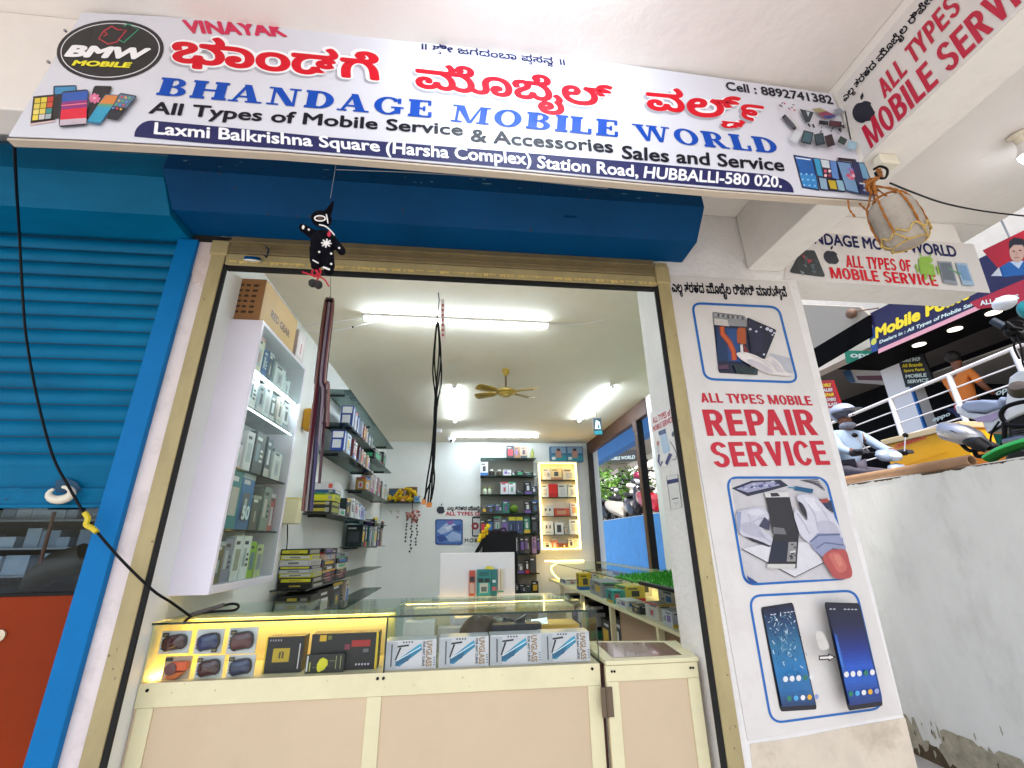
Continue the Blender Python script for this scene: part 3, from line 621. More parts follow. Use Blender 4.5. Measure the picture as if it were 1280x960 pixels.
Q([(330, 190), (400, 178), (460, 205), (390, 218)], '9C9468'); Q([(375, 222), (450, 205), (520, 235), (440, 262)], '8C3C58'); Q([(430, 240), (525, 238), (520, 256), (440, 262)], '3C4890'); Q([(510, 195), (560, 180), (590, 210), (540, 238)], '8890A0')
ph(428, 298, 38, 16, .12, '1C1C24'); ph(520, 308, 50, 24, .12, '2A1C26', '5A2438'); ph(310, 318, 8, 16, -.6, '26262C'); ph(345, 325, 8, 16, -.4, '26262C')
for k in range(14): ph(395 + rnd.uniform(0, 200), 345 + rnd.uniform(-25, 35), rnd.uniform(4, 12), rnd.uniform(3, 10), rnd.uniform(0, 3), rnd.choice(['2A2A32', '484850', '20202A']))
for k in range(9): ph(70 + rnd.uniform(0, 140), 175 + rnd.uniform(-30, 35), rnd.uniform(4, 14), rnd.uniform(3, 9), rnd.uniform(0, 3), rnd.choice(['2A2A32', '56565E', 'C85060']))
ph(288, 425, 42, 50, .25, '1A2830', '40606C'); ph(200, 420, 30, 45, .5, 'CFD4DA'); ph(385, 440, 38, 46, -.2, '1C2A30', '304850'); ph(465, 452, 32, 46, -.3, '2A1E26', '382A30'); ph(565, 452, 30, 26, .5, '1E1E24', '3C5048'); ph(640, 490, 36, 30, .3, '9CC4D8')
Q([(580, 215), (592, 218), (636, 445), (622, 446)], '1E2028'); a.build('phone_picture', sg)

# ------------------------------------------------------------------ sign along the beam on the upper right
def apple(a, cx, cy, s, hexc='15182A', ux=(1, 0), uy=(0, 1)):
    M = lambda x, y: (cx + s * (x * ux[0] + y * uy[0]), cy + s * (x * ux[1] + y * uy[1]))
    pts = []
    for i in range(30):
        t = 2 * pi * i / 30; r = 1 + .08 * cos(2 * t); x = .92 * r * cos(t); y = r * sin(t)
        if abs(x) < .3: y *= (.86 + .14 * abs(x) / .3)
        d = math.hypot(x - 1.05, y + .15)
        if d < .42: x = 1.05 - .42 * (1.05 - x) / max(d, .05); y = -.15 + (y + .15) * .42 / max(d, .05)
        pts.append(M(x, y))
    a.poly(pts, hexc)
    a.poly([M(.02, -1.02), M(.05, -1.35), M(.35, -1.62), M(.36, -1.3), M(.2, -1.08)], hexc)
bs = thing('beam_sign', 'white sign with apple emblem on the portico beam at upper right', 'sign', (1.40, .7, 1.3))
bp_ = Plane(0, 1.4015, (-1, 0, 0))
b = MB(VINYL).prism([bp_.at(*p) for p in [(1046, 116), (1300, -178), (1500, -140), (1300, 5), (1080, 198)]][:1] + [Vector((1.4015, -.3, bp_.at(1046, 116).z)), Vector((1.4015, -.3, 1.277)), Vector((1.4015, bp_.at(1080, 198).y, 1.277))], (.003, 0, 0)); b.build('panel', bs)
def TB(body, m, bl, br, tl, **k): return text(bs, body, m, bp_, bl, br, tl, **k)
TB('ಎಲ^ಲ ತರಹದ ಮೊಬೈಲ ರಿಪೇರಿ', INK, (1059, 131), (1181, -8), (1051, 121), bold=.03)
block(bs, 'ALL TYPES OF', mat('print_crimson', 'B80A34', .4), bp_, (1106, 124), (1240, -32), (1096, 104))
block(bs, 'MOBILE SERVICE', mat('print_crimson', 'B80A34', .4), bp_, (1089, 186), (1330, -48), (1077, 160))
a = Art(bp_, .0012); apple(a, 1080, 140, 15, '14172A', (.92, -.3), (.25, .95)); a.build('apple_emblem', bs)

# ------------------------------------------------------------------ cross beam sign
cs = thing('beam_sign', 'white sign with green robot emblem on the cross beam past the hanging stone', 'sign', (2.2, 1.75, 1.3))
cp_ = Plane(1, 1.748, (0, -1, 0))
MB(VINYL).prism([cp_.at(*p) for p in [(988, 288), (1217, 305), (1238, 366), (980, 349)]], (0, .003, 0)).build('panel', cs)
def TC(body, m, bl, br, tl, **k): return text(cs, body, m, cp_, bl, br, tl, **k)
TC('BHANDAGE MOBILE WORLD', NAVYP, (985, 302), (1197, 322), (983, 287), bold=.03)
block(cs, 'ALL TYPES OF', RED, cp_, (1058, 334), (1140, 340), (1056, 319))
block(cs, 'MOBILE SERVICE', RED, cp_, (1039, 348), (1173, 358), (1036, 334))
a = Art(cp_, .0012); apple(a, 1039, 322, 10, '15182A', (.98, .1), (.12, .95))
a.poly(rrect([(1001, 313), (1018, 313), (1032, 347), (986, 341)]), '2E3436'); 
for k in range(12): a.poly([(x, y) for x, y in (lambda cx, cy: [(cx, cy), (cx + rnd.uniform(3, 8), cy + rnd.uniform(-1, 3)), (cx + rnd.uniform(2, 6), cy + rnd.uniform(3, 7))])(rnd.uniform(996, 1020), rnd.uniform(318, 340))], rnd.choice(['7A8488', 'A83848', 'C8CCC8', '506468', '40484C']))
a.poly([(1147, 329), (1166, 331), (1169, 345), (1150, 343)], '8CB83C'); a.ell(1156, 326, 9, 5, '8CB83C'); a.line([(1151, 321), (1149, 317)], 1.2, '8CB83C'); a.line([(1161, 322), (1163, 318)], 1.2, '8CB83C'); a.line([(1144, 331), (1147, 341)], 2.6, '8CB83C'); a.line([(1170, 333), (1173, 343)], 2.6, '8CB83C'); a.line([(1155, 344), (1157, 350)], 3, '8CB83C'); a.line([(1163, 345), (1165, 351)], 3, '8CB83C')
a.poly([(1171, 327), (1188, 328), (1196, 357), (1178, 354)], '8A929C'); a.poly([(1173, 329), (1187, 330), (1193, 352), (1178, 350)], '5E6874'); a.poly([(1193, 329), (1207, 330), (1217, 358), (1202, 357)], '98B4CC'); a.poly([(1195, 332), (1206, 333), (1213, 352), (1202, 351)], '7098C0'); a.line([(1184, 336), (1200, 344)], 1.5, '58A068')
a.build('printed_picture', cs)

# ------------------------------------------------------------------ poster on the right pillar
po = thing('repair_poster', 'tall white mobile repair poster with three framed pictures on the right pillar', 'poster', (1.3, 1.75, -.6))
pp = Plane(1, 1.748, (0, -1, 0))
MB(VINYL).prism([pp.at(*p) for p in [(834, 344), (985, 352), (992, 375), (1060, 640), (1128, 893), (935, 926), (893, 690)]], (0, .003, 0)).build('panel', po)
def TP(body, m, bl, br, tl, **k): return text(po, body, m, pp, bl, br, tl, **k)
TP('ಎಲ^ಲ ತರಹದ ಮೊಬೈಲ ರಿಪೇರಿ ಮಾಡುತೇ^ತವೆ', INK, (841, 372), (986, 378), (838, 351), bold=.035)
RP = mat('print_poster_red', 'C00A26', .4)
block(po, 'ALL TYPES MOBILE', RP, pp, (877, 503), (1016, 507), (874, 491))
block(po, 'REPAIR', RP, pp, (884, 545), (1023, 544), (877, 512))
block(po, 'SERVICE', RP, pp, (893, 584), (1038, 581), (886, 553))
def frame(pts, wd=3): 
    a = Art(pp, .0010); a.line(rrect(pts, .11, 6), wd, '0A62B0', closed=True); a.build('picture_frame', po)
frame([(865, 379), (973, 384), (997, 478), (881, 474)]); frame([(908, 597), (1032, 597), (1064, 723), (931, 731)]); frame([(936, 745), (1070, 738), (1104, 885), (964, 904)])
# picture 1: an opened phone
a = Art(pp, .0012, zoom=(855, 370, 8)); Q = a.poly
Q([(850, 570), (1060, 620), (1090, 780), (950, 750)], 'B9B9C0')
Q(rrect([(280, 160), (610, 200), (720, 790), (345, 770)], .05), '1A1C34'); Q([(280, 165), (605, 205), (640, 310), (300, 290)], '8C8C8E'); Q([(300, 225), (430, 240), (450, 305), (305, 290)], 'C4BEB8')
for k in range(12): x = 310 + k * 24; Q([(x, 178 + k * 3), (x + 16, 180 + k * 3), (x + 14, 205 + k * 2.5 + (k % 3) * 8), (x - 3, 200 + k * 3)], '4A4A4E' if k % 2 else 'A6A4A2')
Q([(315, 315), (530, 325), (580, 670), (330, 655)], '123058'); Q([(420, 330), (525, 335), (560, 660), (440, 650)], '17427A')
a.line([(375, 310), (378, 380), (450, 470), (490, 560), (498, 645)], 52, 'A84018'); a.line([(375, 310), (378, 380), (450, 470), (490, 560), (498, 645)], 26, 'C85A28')
Q([(540, 320), (610, 325), (615, 480), (585, 490), (525, 470), (522, 350)], 'A84E1C'); Q([(590, 480), (640, 560), (640, 585), (590, 580)], '7A2A28')
Q([(555, 490), (580, 490), (590, 590), (560, 590)], 'DCD8D6')
Q(rrect([(620, 215), (920, 345), (800, 640), (665, 590)], .08), '11112A'); Q([(640, 240), (700, 260), (800, 400), (760, 560), (690, 570)], '1A1A38')
for x, y, r_ in [(655, 338, 12), (715, 360, 10), (825, 335, 16), (860, 352, 16), (895, 375, 10), (875, 395, 8), (790, 590, 10), (760, 318, 8)]: a.ell(x, y, r_ * 1.2, r_, 'C8C8D8')
Q([(330, 700), (430, 690), (440, 735), (345, 740)], '54384E'); Q([(480, 690), (730, 740), (725, 795), (520, 780)], '1E3030')
for k in range(10): x = 500 + rnd.uniform(0, 200); y = 700 + rnd.uniform(0, 70); Q([(x, y), (x + 25, y + 4), (x + 22, y + 18), (x - 2, y + 14)], rnd.choice(['285848', '3A4A50', '6C6A58', '1A2426']))
a.blob([(515, 580), (600, 570), (700, 600), (790, 640), (860, 615), (950, 680), (1000, 760), (1070, 785), (1060, 808), (940, 800), (800, 775), (640, 690), (550, 635)], 'DED6D2'); a.blob([(620, 635), (760, 680), (880, 765), (800, 772), (650, 690)], 'C8C0C4'); a.blob([(540, 590), (610, 590), (680, 630), (600, 640)], 'E8E2DE'); a.blob([(860, 640), (930, 690), (980, 770), (900, 740)], 'CFC7C9'); a.line([(700, 615), (780, 660), (850, 720)], 5, 'B4ACB0'); a.line([(800, 650), (870, 690), (930, 770)], 5, 'B8B0B4')
a.build('printed_picture', po)
# picture 2: gloved hands over a phone
a = Art(pp, .0012, zoom=(900, 590, 6.4)); Q = a.poly
Q([(85, 60), (800, 55), (850, 110), (1030, 800), (1010, 850), (290, 880), (200, 820)], 'C4C0C2')
Q([(90, 130), (250, 70), (480, 62), (545, 110), (400, 150), (220, 195)], '20223A'); Q([(130, 135), (260, 85), (430, 75), (480, 105), (220, 165)], '9C9CB8')
for k in range(16): x = 170 + rnd.uniform(0, 270); y = 95 + rnd.uniform(0, 45) - (x - 170) * .1; Q([(x, y), (x + 22, y - 4), (x + 20, y + 8), (x - 2, y + 12)], rnd.choice(['34366E', '5A5C8C', 'C4C4D4']))
for k in range(6): a.line([(640 + k * 22, 70 + k * 4), (780 + k * 10, 62 + k * 17)], 6, '3C3A44')
a.line([(590, 130), (735, 155)], 34, '12527A'); a.line([(540, 125), (600, 130)], 10, '2A86A8'); Q([(780, 215), (880, 230), (905, 330), (840, 290)], '283450'); Q([(775, 225), (850, 210), (860, 245), (800, 250)], 'A04038')
Q([(165, 615), (590, 840), (820, 720), (700, 560), (420, 560)], 'D2D0D4'); a.line([(165, 615), (590, 840), (820, 725)], 7, '2C2C34')
Q([(140, 490), (300, 530), (420, 590), (380, 600), (250, 555)], '1C1C2C')
a.blob([(122, 330), (200, 300), (320, 285), (385, 340), (380, 380), (330, 430), (360, 490), (422, 540), (400, 588), (330, 560), (250, 530), (150, 490)], 'C2C0CB'); a.blob([(160, 420), (240, 400), (300, 440), (350, 520), (280, 520), (180, 480)], 'B0AEBC'); a.blob([(200, 320), (300, 300), (350, 330), (280, 350)], 'D0CED6'); a.line([(250, 400), (310, 370), (370, 380)], 6, '9C9AAC'); a.line([(300, 480), (350, 530), (400, 560)], 6, '9A98A8'); a.line([(220, 330), (235, 400), (230, 470)], 5, 'A8A6B4'); Q([(300, 435), (345, 360), (390, 400), (385, 470)], '3E3C54'); Q([(125, 320), (160, 318), (150, 490), (130, 470)], '8C96B4')
Q([(345, 165), (530, 160), (620, 480), (600, 770), (365, 765), (420, 500)], '221E22'); Q([(345, 165), (530, 160), (545, 205), (355, 205)], 'D4D0CE'); Q([(390, 170), (450, 168), (470, 195), (400, 200)], '2A2628')
Q([(355, 205), (545, 202), (595, 430), (520, 500), (410, 490)], '262226'); Q([(410, 440), (500, 450), (520, 500), (415, 495)], '6C6A6E')
Q([(410, 560), (530, 550), (520, 720), (375, 720)], '131A30'); Q([(365, 735), (590, 735), (585, 775), (365, 770)], 'C8C4C0'); Q([(535, 560), (600, 560), (590, 715), (520, 715)], '8C8A8A')
for k in range(10): x = 530 + rnd.uniform(0, 60); y = 570 + rnd.uniform(0, 130); Q([(x, y), (x + 22, y), (x + 20, y + 14), (x, y + 14)], rnd.choice(['2A2A2E', 'D0CCCC', '4A4A50', '1A1A20']))
a.blob([(600, 200), (640, 182), (740, 195), (830, 290), (900, 365), (955, 530), (800, 620), (700, 570), (630, 510), (600, 430), (575, 340), (598, 302), (640, 350), (670, 385), (682, 365), (665, 290), (615, 240)], 'CBC9D3'); a.blob([(612, 240), (650, 265), (672, 330), (668, 362), (635, 315)], '2A2630'); a.blob([(760, 400), (880, 400), (940, 500), (840, 540), (770, 480)], 'B6B4C2'); a.blob([(660, 210), (740, 220), (800, 300), (740, 310), (690, 260)], 'DAD8DF'); a.line([(690, 260), (740, 340), (760, 430)], 6, 'A4A2B2'); a.line([(600, 330), (660, 420), (700, 500)], 6, 'A09EAE'); a.line([(740, 230), (820, 330), (870, 420)], 6, 'B0AEBC')
Q([(700, 560), (760, 490), (930, 490), (985, 600), (985, 625), (880, 610), (800, 680), (730, 620)], '8C92AE'); a.line([(700, 560), (770, 505), (940, 500)], 12, '5C6284'); a.line([(750, 610), (820, 565), (970, 585)], 10, '5C6284')
a.blob([(800, 690), (850, 630), (920, 618), (985, 628), (1015, 720), (1035, 800), (1015, 845), (905, 850), (850, 780)], 'AC4C4A'); a.blob([(850, 660), (920, 645), (970, 700), (990, 780), (930, 800), (880, 730)], 'C0665C'); a.blob([(890, 670), (930, 665), (960, 730), (930, 750)], 'CC7C6C')
Q([(195, 825), (290, 885), (235, 890), (205, 860)], '0A3E80'); a.build('printed_picture', po)
# picture 3: cracked phone and repaired phone
a = Art(pp, .0012, zoom=(930, 730, 5.333)); Q = a.poly
for k, (ox, oy, c1, c2) in enumerate([(0, 0, '1C4C74', '2A6C9C'), (0, 0, '0A1440', '123A86')]):
    P = [[(108, 155), (325, 122), (487, 835), (240, 850)], [(478, 112), (710, 118), (862, 785), (632, 818)]][k]
    Q(rrect(P, .06), '0E1020')
    L = lambda u, v: tuple((1 - v) * ((1 - u) * P[0][i] + u * P[1][i]) + v * ((1 - u) * P[3][i] + u * P[2][i]) for i in (0, 1))
    Q([L(.06, .02), L(.94, .02), L(.94, .16), L(.06, .16)], '12183A' if k == 0 else '0A0E28'); Q([L(.06, .16), L(.94, .16), L(.94, .5), L(.06, .5)], c1); Q([L(.06, .5), L(.94, .5), L(.94, .8), L(.06, .8)], c2); Q([L(.06, .8), L(.94, .8), L(.94, .95), L(.06, .95)], '14346C')
    mixh = lambda h0, h1, t: '%02X%02X%02X' % tuple(int(int(h0[i:i + 2], 16) * (1 - t) + int(h1[i:i + 2], 16) * t) for i in (0, 2, 4))
    ramp = [(.02, '10142C'), (.2, '0A1240'), (.42, '0C2A80'), (.58, '1450B8'), (.72, '1C58B4'), (.95, '16306C')] if k else [(.02, '10183A'), (.15, '1A4068'), (.35, '2C7098'), (.6, '1E78B4'), (.8, '2A6CA4'), (.95, '16305C')]
    for j in range(28):
        v0 = .02 + .93 * j / 28; v1 = .02 + .93 * (j + 1) / 28; q_ = max(i for i in range(len(ramp)) if ramp[i][0] <= v0 + 1e-6); q_ = min(q_, len(ramp) - 2); t_ = (v0 - ramp[q_][0]) / (ramp[q_ + 1][0] - ramp[q_][0]); Q([L(.05, v0), L(.95, v0), L(.95, v1), L(.05, v1)], mixh(ramp[q_][1], ramp[q_ + 1][1], min(1, t_)))
    if k == 1:
        for j in range(6): Q([L(.05, .28 + .03 * j), L(.13 - .012 * j, .3 + .03 * j), L(.16 - .012 * j, .7 - .03 * j), L(.05, .7 - .03 * j)], mixh('1A4A9C', '3C78CC', j / 5))
    if k == 0:
        for j in range(110):
            u = min(.9, max(.08, rnd.gauss(.38, .22))); v = min(.78, max(.1, abs(rnd.gauss(.3, .17)))); p = L(u, v); q_ = L(u + rnd.uniform(-.07, .07), v + rnd.uniform(-.04, .04))
            a.line([p, q_], rnd.uniform(2.5, 6), rnd.choice(['8FB8CC', 'B4D0DC', '5C90B0', '3A7098', 'D0E0E8', '16304E']))
        for j in range(60):
            u = rnd.uniform(.1, .92); v = rnd.uniform(.3, .72); p = L(u, v); a.line([p, L(u + rnd.uniform(-.03, .03), v + rnd.uniform(-.02, .02))], 2.5, rnd.choice(['3A88B4', '2A5C88', '16385C']))
    for j in range(5):
        x, y = L(.14 + j * .18, .665); a.ell(x, y, 16, 19, 'DCDCDC' if j != 3 else '1E6E5C'); x, y = L(.14 + j * .18, .845); a.ell(x, y, 15, 17, ['1E7A5A', '4AA4D8', 'E0E0E0', 'E0A82C', '8C98C8'][j])
    for u in (.1, .2, .5, .6, .7, .8): x, y = L(u, .06); a.ell(x, y, 9, 4, 'B8BCC8')
Q([(428, 455), (490, 452), (490, 440), (540, 464), (492, 494), (490, 482), (430, 486)], '16161A'); Q([(436, 463), (497, 460), (497, 452), (526, 465), (498, 482), (497, 474), (437, 478)], 'DAD6D0')
a.blob([(410, 310), (450, 302), (475, 340), (495, 405), (440, 415)], 'CBC7C0'); a.build('printed_picture', po)
# ------------------------------------------------------------------ lamps
def batten(label, a, b, drop=(0, 0, -1), where='ceiling'):
    a, b = Vector(a), Vector(b); t = (b - a).normalized(); d = Vector(drop); s = t.cross(d)
    th = thing('led_batten', label, 'tube light', (a + b) / 2, 'LED battens')
    MB(WHITEP).obox((a + b) / 2 + d * .008, (b - a) / 2, s * .016, d * .008).build('housing', th, bevel=.002)
    MB(LED).tube([a + t * .012 + d * .022, b - t * .012 + d * .022], .013, 10).build('tube', th, smooth=True)
    mb = MB(WHITEP)
    for e in (a + t * .005, b - t * .005): mb.obox(e + d * .02, t * .006, s * .016, d * .016)
    k = mb.build('end_cap', th, bevel=.002)
batten('long glowing LED tube across the front of the shop ceiling', (-.655, 2.565, 1.369), (.545, 2.575, 1.369))
batten('glowing LED tube across the ceiling close to the back wall', (-.17, 5.87, 1.369), (1.02, 5.83, 1.369))
batten('slanting LED tube on the ceiling right of the fan', (1.375, 3.75, 1.369), (1.368, 4.98, 1.369))
batten('upright looking LED tube on the ceiling left of the fan', (-.098, 3.86, 1.369), (-.104, 5.1, 1.369))
batten('LED tube on the portico ceiling above the signboard', (-.15, .74, 1.664), (.52, .70, 1.664))
lb = thing('ceiling_bulb', 'lit white bulb in a holder on the portico ceiling at far right', 'bulb', (2.43, 1.22, 1.66))
ba = Vector((.25, .08, -1)).normalized(); bc = Vector((2.40, 1.20, 1.664))
MB(mat('ivory_plastic', 'E4DCC8', .3)).lathe(bc, [(.035, 0), (.035, .012), (.02, .016), (.02, .045), (.001, .046)], 20, ba).build('holder', lb, smooth=True)
MB(WHITEP).lathe(bc + ba * .046, [(.018, 0), (.022, .02), (.036, .05), (.036, .055)], 20, ba).build('bulb_body', lb, smooth=True)
MB(emit('bulb_white', 'F0F6FF', 14)).lathe(bc + ba * .101, [(.036, 0), (.036, .01), (.028, .032), (.012, .042), (.001, .044)], 20, ba).build('bulb_globe', lb, smooth=True)

# ------------------------------------------------------------------ ceiling fan
GOLD = mat('old_gold', 'B79A45', .35, metal=.3, var=.15, vscale=10)
fc = Vector((.34, 3.44, 0)); fan = thing('ceiling_fan', 'small gold ceiling fan with four short blades', 'fan', (fc.x, fc.y, 1.368))
MB(GOLD).lathe((fc.x, fc.y, 1.31), [(.012, 0), (.035, .03), (.03, .058), (.001, .0585)], 20).build('canopy', fan, smooth=True)
MB(mat('brown_rod', '5C4326', .5)).tube([(fc.x, fc.y, 1.19), (fc.x, fc.y, 1.32)], .009).build('rod', fan, smooth=True)
MB(GOLD).lathe((fc.x, fc.y, 1.135), [(.001, 0), (.04, .001), (.055, .008), (.062, .022), (.088, .026), (.088, .04), (.07, .05), (.04, .062), (.015, .07), (.001, .071)], 28).build('motor', fan, smooth=True)
MB(mat('brass_ring', 'E0C878', .3, metal=.5)).lathe((fc.x, fc.y, 1.131), [(.02, 0), (.038, 0), (.038, .004), (.02, .004)], 24).build('ring', fan, smooth=True)
for a_ in (28, 152, 208, 332):
    d = Vector((cos(radians(a_)), sin(radians(a_)), 0)); s = Vector((-d.y, d.x, 0)); o = fc + Vector((0, 0, 1.163)); q = Vector((0, 0, .01))
    L = [o + d * r_ + s * w_ + q * k for r_, w_, k in ((.075, .02, 0), (.13, .034, 1), (.25, .043, 1), (.275, .036, 1), (.285, 0, 0), (.275, -.036, -1), (.25, -.043, -1), (.13, -.034, -1), (.075, -.02, 0))]
    bl = MB(GOLD).prism(L, (0, 0, .005)).build('blade', fan, bevel=.0015)
    MB(mat('dark_gold', '7A6428', .5)).prism([o + d * r_ + s * w_ + Vector((0, 0, -.003)) for r_, w_ in ((.10, .012), (.24, .020), (.24, -.020), (.10, -.012))], (0, 0, .0025)).build('inlay', bl)
cd = thing('camera_dome', 'small white dome camera on the shop ceiling near the back wall', 'camera', (-.17, 6.05, 1.36))
MB(WHITEP).lathe((-.17, 6.05, 1.31), [(.001, -.02), (.03, -.012), (.045, .005), (.06, .03), (.06, .058), (.001, .059)], 20).build('dome', cd, smooth=True)
MB(BLACK).ball((-.17, 5.995, 1.31), .018).build('lens', cd, smooth=True)
b = MB(WHITEP).lathe((-.33, 5.6, 1.325), [(.001, 0), (.035, .001), (.045, .01), (.05, .044), (.001, .045)], 20); tag(b.build('ceiling_spot', smooth=True), 'round white fitting on the ceiling left of the dome camera', 'lamp')
sw = thing('ceiling_wire', 'thin white wires drooping along the ceiling left of the front tube light', 'wire', (-1, 2.6, 1.36))
MB(WHITEP).tube(smooth_path([(-1.07, 2.7, 1.33), (-.9, 2.66, 1.35), (-.7, 2.62, 1.362), (-.5, 2.6, 1.364)]), .003, 6).build('wire', sw, smooth=True)
MB(WHITEP).tube(smooth_path([(-1.07, 2.74, 1.33), (-.92, 2.72, 1.315), (-.76, 2.68, 1.33), (-.55, 2.62, 1.364)]), .003, 6).build('wire', sw, smooth=True)
MB(WHITEP).tube(smooth_path([(.55, 2.58, 1.366), (.65, 2.56, 1.355), (.78, 2.55, 1.36), (.9, 2.5, 1.366)]), .003, 6).build('wire', sw, smooth=True)
MB(BLACK).ball((-.93, 2.72, 1.318), .008, 8, 6).build('clip', sw)
MB(BLACK).ball((-.74, 2.675, 1.334), .007, 8, 6).build('clip', sw)

# ------------------------------------------------------------------ product boxes
def carton(label, lo, hi, base, patches=(), group='products on the shelves', cat='box', name='product_box', bev=.0015, rot=0):
    """patches: (face, u0, v0, u1, v1, colour); faces: f = towards the street, r = +x, l = -x, t = top"""
    lo, hi = Vector(lo), Vector(hi); mb = MB(col(base)); mb.box(lo, hi); e = .0006; d = hi - lo
    for k, (f, u0, v0, u1, v1, c) in enumerate(patches):
        mb.m(col(c)); q = e + k * .0002
        if f == 'f': P = [(lo.x + d.x * u, lo.y - q, lo.z + d.z * v) for u, v in ((u0, v0), (u1, v0), (u1, v1), (u0, v1))]
        elif f == 'r': P = [(hi.x + q, lo.y + d.y * u, lo.z + d.z * v) for u, v in ((u0, v0), (u1, v0), (u1, v1), (u0, v1))]
        elif f == 'l': P = [(lo.x - q, lo.y + d.y * u, lo.z + d.z * v) for u, v in ((u0, v0), (u1, v0), (u1, v1), (u0, v1))]
        else: P = [(lo.x + d.x * u, lo.y + d.y * v, hi.z + q) for u, v in ((u0, v0), (u1, v0), (u1, v1), (u0, v1))]
        mb.poly(P)
    if group and ('shelves' in group or 'rack' in group or 'window counter' in group or 'wall cabinet' in group):
        a_ = rnd.uniform(-.055, .055); cx, cy = (lo.x + hi.x) / 2, (lo.y + hi.y) / 2; mb.v = [(cx + (x - cx) * cos(a_) - (y - cy) * sin(a_), cy + (x - cx) * sin(a_) + (y - cy) * cos(a_), z) for x, y, z in mb.v]
    return tag(mb.build(name), label, cat, group)
def design(face, dark=False, acc=None):
    """a plausible package print: title bar, picture block, small text lines"""
    acc = acc or rnd.choice(['C83040', '2A6CB0', '3A9A6A', 'D8B030', '7A5AA8', '40484E'])
    ink = 'D8D8D8' if dark else '3C3C44'
    k = rnd.randint(0, 3)
    out = [(face, .12, .80, .62, .88, ink)]
    if k == 0: out += [(face, .18, .22, .82, .70, acc)]
    elif k == 1: out += [(face, 0, 0, 1, .22, acc), (face, .3, .32, .7, .7, ink)]
    elif k == 2: out += [(face, .15, .3, .5, .72, acc), (face, .58, .3, .86, .36, ink), (face, .58, .42, .86, .48, ink), (face, .58, .54, .8, .6, ink)]
    else: out += [(face, 0, .9, 1, 1, acc), (face, .25, .15, .75, .65, 'B8B8BC' if not dark else '58585C'), (face, .4, .25, .6, .55, acc)]
    return out
ORD = ['first', 'second', 'third', 'fourth', 'fifth', 'sixth', 'seventh', 'eighth', 'ninth', 'tenth', 'eleventh', 'twelfth']

# ------------------------------------------------------------------ wall cabinet on the left
LAV = mat('lavender_white_board', 'E6E0EA', .3, var=.03)
cb = thing('wall_cabinet', 'tall white wall cabinet with a glass front full of accessories', 'cabinet', (-1, 2.15, -.18))
CX0, CX1, CY0, CY1, CZ0, CZ1 = -1.083, -.914, 1.88, 2.47, -.172, .955
rail((CX0, CY0, CZ0), (CX1, CY0 + .018, CZ1), LAV, 'side_panel', cb)
rail((CX0, CY1 - .018, CZ0), (CX1, CY1, CZ1), LAV, 'side_panel', cb)
rail((CX0, CY0 + .019, CZ1 - .016), (CX1, CY1 - .019, CZ1), LAV, 'top_panel', cb)
rail((CX0, CY0 + .019, CZ0), (CX1, CY1 - .019, CZ0 + .03), LAV, 'bottom_panel', cb)
MB(mat('cabinet_back', 'D4DAD8', .4)).box((CX0, CY0 + .019, CZ0 + .031), (CX0 + .004, CY1 - .019, CZ1 - .017)).build('back_panel', cb)
MB(glass('cabinet_glass', 'F8FCFA', .35, .01, .06)).box((CX1 - .006, CY0 + .019, CZ0 + .031), (CX1 - .002, CY1 - .019, CZ1 - .017)).build('glass_door', cb)
CS = [.735, .565, .30, .06]
for z in CS: MB(SHELFG).box((CX0 + .006, CY0 + .02, z - .006), (CX1 - .01, CY1 - .02, z)).build('shelf', cb)
MB(LED).tube([(CX1 - .02, CY0 + .03, .722), (CX1 - .02, CY1 - .03, .722)], .004, 8).build('glow_strip', cb, smooth=True)
MB(emit('tube_reflection', 'EAF4FF', 3)).box((CX1 - .022, CY0 + .03, .555), (CX1 - .014, CY1 - .03, .5585)).build('glow_strip', cb)  # added glowing bar stands in for the front tube's reflection in the glass
MB(mat('rust_line', '7A4632', .7)).box((-1.0865, 1.8725, -.3), (-1.081, 1.8785, .96)).build('edge_strip', cb)
rows = [(.735, [(1.92, .06, .15, 'E0D8C0', 'yellow printed white'), (2.0, .045, .12, '1E5C98', 'narrow blue'), (2.06, .055, .13, '1A3C5C', 'dark blue'), (2.14, .10, .11, 'D8DCDC', 'wide white'), (2.27, .07, .09, 'C8D0CC', 'low pale')]),
        (.565, [(1.92, .085, .14, 'E6E6E2', 'white earphone'), (2.02, .05, .12, '9AA4A8', 'grey'), (2.09, .06, .14, 'D0D4D0', 'slim white'), (2.17, .05, .12, '48524C', 'dark green'), (2.25, .05, .13, 'C8B8A8', 'sand coloured'), (2.32, .06, .12, 'DDDDDD', 'plain white')]),
        (.30, [(1.92, .05, .10, 'D8C8CC', 'pink lamp'), (1.99, .055, .17, 'E4E2E0', 'tall white'), (2.07, .10, .19, '2C3436', 'black'), (2.2, .06, .19, '1E3C48', 'dark teal'), (2.28, .1, .15, 'D6D8D4', 'broad white')]),
        (.06, [(1.92, .09, .2, '1A7C82', 'teal speaker'), (2.03, .11, .2, '12649A', 'bright blue'), (2.17, .07, .13, '4A5450', 'grey blister'), (2.26, .07, .17, '7E8A84', 'cable filled'), (2.35, .06, .15, 'A84848', 'red printed')]),
        (CZ0 + .031, [(1.92, .06, .13, '6C6448', 'olive'), (2.0, .06, .14, '8C8CA0', 'violet grey'), (2.07, .055, .15, 'D8DCDA', 'white cable'), (2.14, .06, .15, 'E0E4E0', 'second white cable'), (2.22, .05, .13, '8CBC2C', 'lime green'), (2.29, .06, .12, 'B8C490', 'pale green')])]
